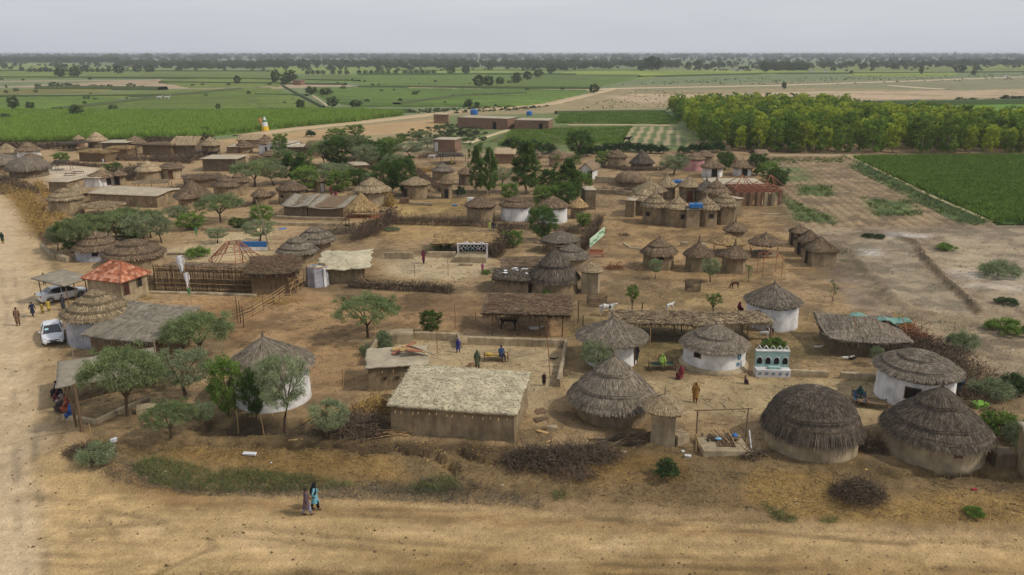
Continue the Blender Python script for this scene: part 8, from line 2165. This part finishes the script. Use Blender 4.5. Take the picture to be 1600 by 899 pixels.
# ---------------------------------------------------------------- animals
M_bl = mat('black_hide', '1c1816', '2c2622', 5, rough=.6); M_brn = mat('brown_hide', '3c2418', '54341f', 5); M_wh = mat('white_hide', 'b8b4ac', 'd0ccc4', 5)
def beast(px, py, L, h, face, m, label, kind_='goat', graze=False, patches=None, lying=False):
    x, y, z = G(px, py); cow = kind_ != 'goat'
    t = thing({'goat': 'goat', 'cow': 'cow', 'buffalo': 'buffalo'}[kind_], label, kind_, (x, y, z), math.radians(-face))
    N = []; E = []
    def nd(a, b, c, r_): N.append((a, b, c, r_)); return len(N) - 1
    bz = h * .74; br = h * (.20 if cow else .17)
    if lying: bz = h * .28
    r0 = nd(0, 0, bz, br * 1.02); rf = nd(0, L * .30, bz + .02 * h, br * 1.05); rb = nd(0, -L * .32, bz + .01 * h, br * .9); rr_ = nd(0, -L * .42, bz, br * .6)
    E += [(r0, rf), (r0, rb), (rb, rr_)]
    if graze: nk = nd(0, L * .50, bz - .12 * h, br * .55); hd = nd(0, L * .60, h * .22, br * .42); mz = nd(0, L * .66, h * .08, br * .26)
    else: nk = nd(0, L * .46, bz + .16 * h, br * .55); hd = nd(0, L * .58, bz + .28 * h, br * .42); mz = nd(0, L * .72, bz + .20 * h, br * .26)
    E += [(rf, nk), (nk, hd), (hd, mz)]
    for sx in (-1, 1):
        if lying: continue
        f1 = nd(sx * br * .55, L * .30, h * .48, br * .38); f2 = nd(sx * br * .55, L * .31, h * .26, br * .19); f3 = nd(sx * br * .55, L * .30, h * .04, br * .15); E += [(rf, f1), (f1, f2), (f2, f3)]
        k1 = nd(sx * br * .6, -L * .30, h * .50, br * .48); k2 = nd(sx * br * .6, -L * .40, h * .30, br * .20); k3 = nd(sx * br * .6, -L * .36, h * .04, br * .15); E += [(rb, k1), (k1, k2), (k2, k3)]
        hp = N[hd]
    skin_obj('body', N, E, m, t)
    hp = N[hd]
    for sx in (-1, 1):
        b = MB(); b.tube([(sx * br * .3, hp[1], hp[2] + br * .2), (sx * br * .75, hp[1] - br * .15, hp[2] + (0 if cow else -br * .2))], [br * .12, br * .03], 5); b.build('ear', m, t)
        b = MB(); b.tube([(sx * br * .15, hp[1] - .02, hp[2] + br * .35), (sx * br * .4, hp[1] - br * .3, hp[2] + br * .7), (sx * br * .25, hp[1] - br * .5, hp[2] + br * .9)], [br * .09, br * .06, br * .02], 5); b.build('horn', M_mudd, t)
        for yy in (.30, -.36):
            if not lying: b = MB(); b.lathe([(br * .19, -.01), (br * .15, h * .05)], 6, c=(sx * br * .57, L * yy, 0)); b.build('hoof', M_hair, t)
    b = MB(); b.tube([(0, -L * .46, bz + .05 * h), (0, -L * .54, bz - .1 * h), (0, -L * .52, bz - (.4 if cow else .02) * h)] if cow else [(0, -L * .46, bz), (0, -L * .54, bz + .12 * h)], [br * .1, br * .07, br * .12] if cow else [br * .12, br * .05], 5); b.build('tail', m, t)
    if patches: 
        b = MB(); b.ball((0, L * .22, bz + .02), (br * 1.03, L * .12, br * 1.04), 12, 8); b.build('neck_patch', patches, t)
beast(947, 494, 1.5, 1.25, 95, M_wh, 'white cow with a dark neck standing behind the shaggy cone hut', 'cow', patches=M_bl)
beast(1148, 451, .95, .85, 262, M_brn, 'dark brown goat grazing on the dry yard', 'goat', graze=True)
beast(1046, 486, .95, .85, 60, M_wh, 'white goat above the long brush shelter', 'goat')
beast(1193, 530, .9, .8, 100, M_wh, 'white goat in front of the plain white hut', 'goat')
beast(1203, 524, .8, .7, 250, M_brn, 'brown-white goat right of the white one', 'goat', patches=M_wh)
beast(1196, 540, .8, .7, 90, M_bl, 'black goat beside the bright green bush', 'goat', patches=M_wh)
beast(1277, 545, .7, .6, 100, M_wh, 'small white kid on the ground left of the cattle house', 'goat', lying=True)
beast(1322, 563, .9, .75, 95, M_wh, 'white and black goat lying in front of the cattle house', 'goat', lying=True, patches=M_bl)
beast(1331, 563, .9, .75, 80, M_bl, 'black goat lying next to the white and black one', 'goat', lying=True)
beast(1303, 545, .8, .75, 30, M_wh, 'white goat climbing at the left end of the cattle house', 'goat')
beast(864, 563, .7, .5, 100, M_bl, 'black goat lying in the corner of the courtyard', 'goat', lying=True)
beast(835, 517, 1.2, .9, 95, M_wh, 'pale calf lying under the brush-roofed shelter', 'cow', lying=True)
beast(795, 515, 1.8, 1.3, 95, M_bl, 'black buffalo under the left of the brush-roofed shelter', 'buffalo')
for i, (px, py, f, lab) in enumerate([(292, 255, 90, 'leftmost black buffalo below the back-row huts'), (298, 250, 60, 'black buffalo just right of the leftmost one'), (308, 247, 95, 'black buffalo in the middle of the herd'), (316, 245, 85, 'black buffalo behind the middle of the herd'), (324, 247, 100, 'black buffalo right of the middle of the herd'), (334, 246, 80, 'rightmost black buffalo below the back-row hut')]):
    beast(px, py, 2.3, 1.5, f, M_bl, lab, 'buffalo')
beast(313, 282, 2.2, 1.4, 90, M_bl, 'black buffalo behind the straw pen, left of the pair of huts', 'buffalo')
beast(675, 251, 2.0, 1.4, 100, M_wh, 'white cow by the stick fence of the store room', 'cow')
for (px, py, lab) in [(249, 157, 'left one of two white cows in the far cane field'), (261, 157, 'right one of two white cows in the far cane field')]: beast(px, py, 3.2, 2.2, 90, M_wh, lab, 'cow')
beast(301, 136, 3.0, 2.0, 90, M_bl, 'black buffalo alone on the far bare strip', 'buffalo')
beast(979, 224, 2.2, 1.8, 90, M_bl, 'black cow in the crop rows behind the hedge', 'cow')
# ---------------------------------------------------------------- cars
M_car = mat('white_car_paint', (.62, .63, .64), (.66, .67, .68), .5, rough=.25, spec=.5, coat=.6)
M_glass = mat('car_glass', (.02, .025, .028), (.03, .035, .04), 1, rough=.08, spec=.8)
M_rub = mat('tyre_rubber', (.015, .015, .015), (.025, .025, .025), 5)
M_rim = mat('wheel_metal', (.35, .35, .36), (.45, .45, .46), 5, rough=.3, metal=.8)
M_tail = mat('red_lamp_glass', (.25, .01, .01), (.32, .02, .02), 5, rough=.2)
M_lamp = mat('clear_lamp_glass', (.45, .47, .5), (.55, .57, .6), 5, rough=.1)
M_trim = mat('black_trim', (.02, .02, .022), (.03, .03, .03), 5, rough=.4)
def loft(secs, n):
    b = MB(); vs = [p for s in secs for p in s]; fs = []
    for i in range(len(secs) - 1):
        for k in range(n):
            k2 = (k + 1) % n; fs.append((i * n + k, i * n + k2, (i + 1) * n + k2, (i + 1) * n + k))
    fs.append(tuple(range(n))[::-1]); fs.append(tuple((len(secs) - 1) * n + k for k in range(n)))
    b.add(vs, fs); return b
def car(px, py, heading, label, plate):
    """+Y local is the front; heading in degrees clockwise from straight away from the camera"""
    x, y, z = G(px, py); t = thing('parked_car', label, 'car', (x, y, z + .0), math.radians(-heading))
    def sec(yy, w, zb, zt, sh=.75):
        zm = zb + (zt - zb) * .62
        return [(-w * .90, yy, zb), (w * .90, yy, zb), (w, yy, zb + .12), (w * 1.0, yy, zm), (w * .95, yy, zt - .05), (w * sh, yy, zt), (0, yy, zt + .025), (-w * sh, yy, zt), (-w * .95, yy, zt - .05), (-w, yy, zm), (-w, yy, zb + .12)]
    S = [(-2.30, .70, .38, .86), (-2.24, .80, .28, .98), (-2.0, .85, .24, 1.03), (-1.6, .87, .24, 1.04), (-1.0, .875, .22, .98), (0, .875, .2, .95), (.8, .875, .22, .93), (1.2, .87, .24, .90), (1.7, .86, .24, .82), (2.05, .82, .24, .74), (2.25, .74, .26, .64), (2.33, .60, .32, .54)]
    body = loft([sec(*s) for s in S], 11).build('body', M_car, t, smooth=True)
    bv = body.modifiers.new('round', 'BEVEL'); bv.width = .03; bv.segments = 2; bv.limit_method = 'ANGLE'
    def csec(yy, wb, wt, zt): return [(-wb, yy, .9), (wb, yy, .9), (wt, yy, zt - .03), (wt * .8, yy, zt), (-wt * .8, yy, zt), (-wt, yy, zt - .03)]
    gl = loft([csec(-1.75, .62, .60, .99), csec(-1.05, .80, .58, 1.38), csec(-.5, .81, .60, 1.435), (csec(.1, .81, .60, 1.44)), csec(.45, .80, .58, 1.38), csec(1.25, .74, .68, .93)], 6)
    gl.build('window_glass', M_glass, t)
    rf = loft([csec(-1.08, .5, .59, 1.395), csec(-.5, .5, .615, 1.455), csec(.1, .5, .615, 1.46), csec(.42, .5, .59, 1.40)], 6)
    rf.v = [(v[0], v[1], max(v[2], 1.33) + .008) for v in rf.v]; rf.build('roof', M_car, t, smooth=False)
    for sx in (-1, 1):
        for pts in ([(sx * .60, .46, 1.385), (sx * .735, 1.24, .935)], [(sx * .60, -1.08, 1.385), (sx * .66, -1.76, .99)], [(sx * .635, -.28, 1.43), (sx * .83, -.3, .93)]):
            b = MB(); b.tube(pts, .035, 5); b.build('pillar', M_car, t)
        b = MB(); b.ball((sx * .96, .85, .98), (.10, .06, .07)); b.build('wing_mirror', M_car, t)
        b = MB(); b.add([(sx * .42, 2.27, .60), (sx * .80, 2.05, .64), (sx * .82, 1.93, .76), (sx * .50, 2.20, .71)], [(0, 1, 2, 3)]); b.add([(sx * .42, 2.31, .60), (sx * .81, 2.10, .64), (sx * .83, 1.96, .765), (sx * .50, 2.24, .715)], [(0, 1, 2, 3), (3, 2, 1, 0)]); b.build('headlight', M_lamp, t)
        b = MB(); b.box((sx * .64, -2.255, .86), (.36, .08, .16), sx * -.12); b.build('tail_light', M_tail, t)
        b = MB(); b.box((sx * .60, 2.24, .38), (.20, .10, .08), sx * -.3); b.build('fog_light', M_trim, t)
        for (yy) in (-.35, .55): b = MB(); b.box((sx * .885, yy - .25, .80), (.03, .16, .03)); b.build('door_handle', M_rim, t)
        for yy in (-1.42, 1.40):
            w = MB(); w.tube([(sx * .70, yy, .32), (sx * .74, yy, .32), (sx * .86, yy, .32), (sx * .89, yy, .32)], [.28, .32, .32, .28], 20); wo = w.build('wheel', M_rub, t)
            r_ = MB(); r_.tube([(sx * .88, yy, .32), (sx * .90, yy, .32)], [.20, .19], 12)
            for k in range(5): r_.box((sx * .905, yy + .1 * math.cos(k * 1.257), .32 + .1 * math.sin(k * 1.257)), (.02, .18, .045), 0, tilt=Matrix.Rotation(k * 1.257, 3, 'X'))
            r_.build('wheel_rim', M_rim, wo)
            a = MB(); a.tube([(sx * .865, yy + .38 * math.cos(q), .34 + .38 * math.sin(q)) for q in np.linspace(0, math.pi, 12)], .03, 4); a.build('wheel_arch', M_trim, t)
    b = MB(); b.box((0, 2.27, .57), (.9, .12, .07)); b.build('grille', M_trim, t)
    b = MB(); b.box((0, 2.30, .34), (1.0, .09, .14)); b.build('bumper_intake', M_trim, t)
    b = MB(); b.box((0, 2.345, .46), (.5, .02, .11)); b.build('front_plate', M_trim, t)
    b = MB(); b.box((0, -2.32, .74), (.5, .03, .14)); b.build('rear_plate', plate, t)
    b = MB(); b.box((0, -2.27, .30), (1.3, .08, .12)); b.build('rear_bumper_trim', M_trim, t)
    if heading > 100:
        b = MB(); b.box((.38, .86, 1.175), (.30, .20, .01), 0, tilt=Matrix.Rotation(-.52, 3, 'X')); b.build('paper_on_windscreen', mat('pale_blue_paper', '9ccdd0', 'b8dfe0', 4), t)
    return t
car(84, 529, 150, 'white saloon car parked facing the camera beside the layered-roof hut', M_trim)
car(99, 467, 42, 'white saloon car seen from behind, parked under the car port', mat('yellow_plate', 'c0a83c', 'd0b848', 4))
# ================================================================== GRASS, STRAW, LITTER
def grass(name, polys, dens, h, w, m, seed, lean=.5, patch=0, zadd=0):
    r = np.random.default_rng(seed); Vs = []; Qs = []; off = 0
    for P in polys:
        Pw = [flat(*p) for p in P]; A = np.array(Pw); x, y = A[:, 0], A[:, 1]
        area = abs(np.dot(x, np.roll(y, -1)) - np.dot(y, np.roll(x, -1))) / 2
        n = int(area * dens); q = pts_in(Pw, n, seed, True)
        if patch: q = q[fbm(q[:, 0] * .5, q[:, 1] * .8, 4, seed) > patch]
        n = len(q)
        if not n: continue
        q = q + .06 * r.normal(size=q.shape)
        z = ground_z(q[:, 0], q[:, 1]) - .02
        P0 = np.column_stack([q, z]); hh = h * (.35 + .9 * r.random(n)) * (.6 + .8 * fbm(q[:, 0] * .7, q[:, 1] * .7, 3, seed + 2))
        D = np.column_stack([lean * r.normal(size=n), lean * r.normal(size=n), np.ones(n)])
        V, Q = blades(P0, P0 + D * hh[:, None], w * (.6 + .8 * r.random(n)), w * .2)
        Vs.append(V); Qs.append(Q + off); off += len(V)
    return kind(obj(name, np_mesh(name, np.concatenate(Vs), quads=np.concatenate(Qs), mats=[m])), 'stuff')
M_gr = mat('bank_grass', '566238', '74804c', .5, island=.45); M_grd = mat('grey_scrub', '5c5648', '7a7260', .5, island=.4)
M_gy = mat('dry_grass', '9a7c44', 'b89a5c', .5, island=.4); M_gb = mat('brown_grass', '7a6440', '98804f', .5, island=.4)
grass('green_grass', [[(200, 722), (240, 712), (330, 726), (450, 728), (545, 738), (560, 744), (400, 750), (300, 748), (220, 738)], [(640, 740), (700, 735), (720, 742), (700, 750), (640, 750)], [(862, 756), (880, 752), (888, 760), (868, 764)], [(1190, 772), (1210, 790), (1240, 795), (1250, 788)], [(1285, 790), (1310, 786), (1312, 794), (1288, 796)]], 330, .34, .010, M_gr, 201, .55, .30)
grass('grey_scrub_strip', [[(120, 700), (190, 712), (300, 742), (560, 744), (760, 745), (850, 765), (850, 772), (700, 764), (500, 757), (300, 753), (180, 738), (125, 718)], [(560, 735), (720, 735), (760, 745), (700, 752), (560, 748)]], 170, .30, .011, M_grd, 202, .8, .25)
grass('dry_grass', [[(250, 700), (380, 702), (560, 708), (620, 735), (540, 735), (400, 722), (260, 712)], [(1180, 735), (1300, 740), (1330, 775), (1500, 765), (1640, 770), (1640, 800), (1400, 795), (1250, 788), (1160, 768)], [(900, 715), (1060, 715), (1080, 745), (900, 752)], [(90, 700), (130, 690), (150, 700), (120, 715)]], 120, .17, .009, M_gy, 203, 1.1, .38)
grass('brown_grass', [[(140, 690), (350, 680), (600, 690), (800, 700), (1000, 700), (1200, 715), (1380, 725), (1680, 735), (1680, 806), (1200, 780), (900, 764), (600, 740), (300, 740)], [(560, 760), (900, 778), (1200, 800), (1600, 836), (1600, 826), (1200, 790), (900, 770)]], 60, .14, .009, M_gb, 204, 1.3, .36)
grass('verge_scrub', [[(92, 430), (108, 520), (98, 600), (110, 650), (92, 700), (86, 640), (98, 520)]], 30, .12, .014, M_gb, 215, 1.2, .4)
grass('verge_scrub', [[(100, 880), (300, 868), (640, 868), (700, 900), (100, 905)]], 60, .2, .012, M_gb, 205, 1.2, .46)
grass('yard_weeds', [[(890, 500), (1060, 520), (1280, 520), (1290, 560), (1060, 570), (1010, 585), (900, 560)], [(560, 545), (590, 530), (596, 560)], [(300, 500), (420, 500), (420, 600), (320, 640)], [(950, 430), (1180, 430), (1290, 470), (960, 480)]], 14, .12, .016, M_gb, 206, 1.1, .4)
grass('yard_weeds', [[(1000, 520), (1080, 525), (1070, 560), (1010, 560)], [(120, 560), (240, 560), (300, 690), (140, 690)], [(860, 495), (960, 500), (900, 540)]], 16, .13, .018, M_gr, 207, .9, .45)
grass('scrub_weeds', [[(1240, 360), (1600, 352), (1700, 600), (1560, 600), (1400, 500), (1300, 410)]], 5, .12, .03, M_grd, 208, 1.2, .5)
M_weed = mat('weed_leaf', '4e5e2e', '68783e', .5, island=.4)
grass('fallow_weeds', [[(1245, 288), (1300, 290), (1302, 308), (1250, 306)], [(1345, 308), (1432, 314), (1442, 336), (1370, 340)], [(1196, 290), (1228, 320), (1240, 345), (1312, 352), (1305, 342), (1240, 315)], [(1335, 250), (1560, 352), (1505, 352), (1325, 262)], [(1185, 248), (1320, 247), (1318, 254), (1190, 256)]], 9, .5, .06, M_weed, 209, .8, .46)
grass('ridge_weeds', [[(1290, 385), (1320, 385), (1400, 480), (1420, 505), (1380, 480)], [(1380, 490), (1500, 505), (1520, 520), (1400, 515)]], 22, .22, .02, M_gr, 210, .9, .5)
def lumps(name, polys, dens, s, m, seed, patch=0):
    r = np.random.default_rng(seed); Vs = []; Ts = []; off = 0
    for P in polys:
        Pw = [flat(*p) for p in P]; A = np.array(Pw); x, y = A[:, 0], A[:, 1]
        area = abs(np.dot(x, np.roll(y, -1)) - np.dot(y, np.roll(x, -1))) / 2
        n = int(area * dens); q = pts_in(Pw, n, seed, True)
        if patch: q = q[fbm(q[:, 0] * .4, q[:, 1] * .4, 4, seed) > patch]
        n = len(q); 
        if not n: continue
        c = np.column_stack([q, ground_z(q[:, 0], q[:, 1])]); sz = s * (.3 + r.random(n) ** 3 * 1.7)
        V = []
        for d in ((1, 0, 0), (-.5, .87, 0), (-.5, -.87, 0), (0, 0, .8)):
            V.append(c + (np.array(d) * (1 + .5 * r.normal(size=(n, 3)))) * sz[:, None])
        V = np.stack(V, 1).reshape(-1, 3); b = (np.arange(n) * 4)[:, None]
        T_ = np.concatenate([b + np.array([[0, 1, 3]]), b + np.array([[1, 2, 3]]), b + np.array([[2, 0, 3]])])
        Vs.append(V); Ts.append(T_ + off); off += len(V)
    return kind(obj(name, np_mesh(name, np.concatenate(Vs), tris=np.concatenate(Ts), mats=[m])), 'stuff')
ALLV = [(-20, 900), (-20, 300), (100, 240), (1200, 260), (1320, 400), (1600, 600), (1640, 900)]
lumps('loose_clods', [[(100, 700), (60, 480), (110, 300), (1180, 300), (1320, 420), (1620, 620), (1640, 880), (100, 880)]], 6.5, .04, mat('earth_clod', '5e4e3a', '8c7858', 1, island=.3), 301, .42)
lumps('straw_scraps', [[(130, 690), (240, 480), (600, 400), (1180, 420), (1320, 480), (1380, 640), (1640, 700), (1640, 740), (900, 740)]], 3.0, .05, M_straw, 302, .47)
lumps('stone_chips', [[(1240, 358), (1640, 350), (1640, 600), (1540, 600), (1400, 510), (1290, 410)]], 2.0, .06, mat('pale_stone', '9a8f7e', 'b8ae9e', 1, island=.3), 303, .45)
lumps('litter', [[(130, 700), (350, 700), (600, 720), (900, 740), (1380, 745), (1640, 760), (1640, 800), (1200, 780), (600, 750), (300, 740)]], .28, .05, M_cloth, 304)
lumps('litter', [[(880, 560), (1400, 580), (1400, 650), (1000, 650)], [(540, 390), (760, 390), (760, 440), (560, 440)], [(820, 640), (1000, 690), (980, 720), (820, 700)]], .12, .05, M_cloth, 305)
lumps('dark_scraps', [[(100, 760), (1640, 840), (1640, 890), (100, 890)], [(5, 420), (90, 480), (90, 700), (100, 890), (5, 890)]], 1.2, .05, mat('dark_scrap', '4a3a2a', '6a5640', 1, island=.3), 306)

def loose(name, polys, dens, L, th, m, seed, patch=0):
    r = np.random.default_rng(seed); Vs = []; Qs = []; off = 0
    for P in polys:
        Pw = [flat(*p) for p in P]; A = np.array(Pw); x, y = A[:, 0], A[:, 1]
        n = int(abs(np.dot(x, np.roll(y, -1)) - np.dot(y, np.roll(x, -1))) / 2 * dens); q = pts_in(Pw, n, seed, True)
        q = q[fbm(q[:, 0] * .35, q[:, 1] * .35, 4, seed) > patch]; n = len(q)
        if not n: continue
        a = r.random(n) * 6.283; l = L * (.3 + r.random(n) ** 2 * 1.4)
        P0 = np.column_stack([q, ground_z(q[:, 0], q[:, 1]) + .015]); P1 = P0 + np.column_stack([np.cos(a) * l, np.sin(a) * l, .12 * l * r.random(n)])
        V, Q = prisms(P0, P1, th * (.5 + r.random(n)), th * .5); Vs.append(V); Qs.append(Q + off); off += len(V)
    return kind(obj(name, np_mesh(name, np.concatenate(Vs), quads=np.concatenate(Qs), mats=[m])), 'stuff')
VL = [[(130, 690), (110, 300), (600, 250), (1180, 300), (1320, 420), (1420, 640), (1640, 700), (1640, 740), (900, 745)]]
loose('loose_twigs', VL, 2.6, .5, .014, M_twigd, 401, .47)
loose('loose_twigs', [[(130, 690), (350, 690), (600, 700), (900, 730), (1640, 745), (1640, 800), (1200, 780), (600, 745), (300, 740)]], 16, .4, .012, M_twigd, 402, .40)
loose('straw_stalks', VL, 2.2, .4, .014, M_straw, 403, .5)
# ================================================================== HAZE: one closed box of even, thin air
hb = MB(); hb.box((0, 0, 0), (2, 2, 2))
hz_ = hb.mesh('haze')
hm = bpy.data.materials.new('haze'); hm.use_nodes = True
for n_ in list(hm.node_tree.nodes):
    if n_.type == 'BSDF_PRINCIPLED': hm.node_tree.nodes.remove(n_)
pv = hm.node_tree.nodes.new('ShaderNodeVolumePrincipled')
pv.inputs['Color'].default_value = (.86, .90, .96, 1)
pv.inputs['Density'].default_value = 0.00015
pv.inputs['Anisotropy'].default_value = 0.0
hm.node_tree.links.new(pv.outputs[0], hm.node_tree.nodes['Material Output'].inputs['Volume'])
hz_.materials.append(hm)
ho = obj('haze', hz_); ho.scale = (3800000, 80000, 14.0); ho.location = (0, 0, 11.5)
ho.scale = (80000, 80000, 14.0)
kind(ho, 'stuff')
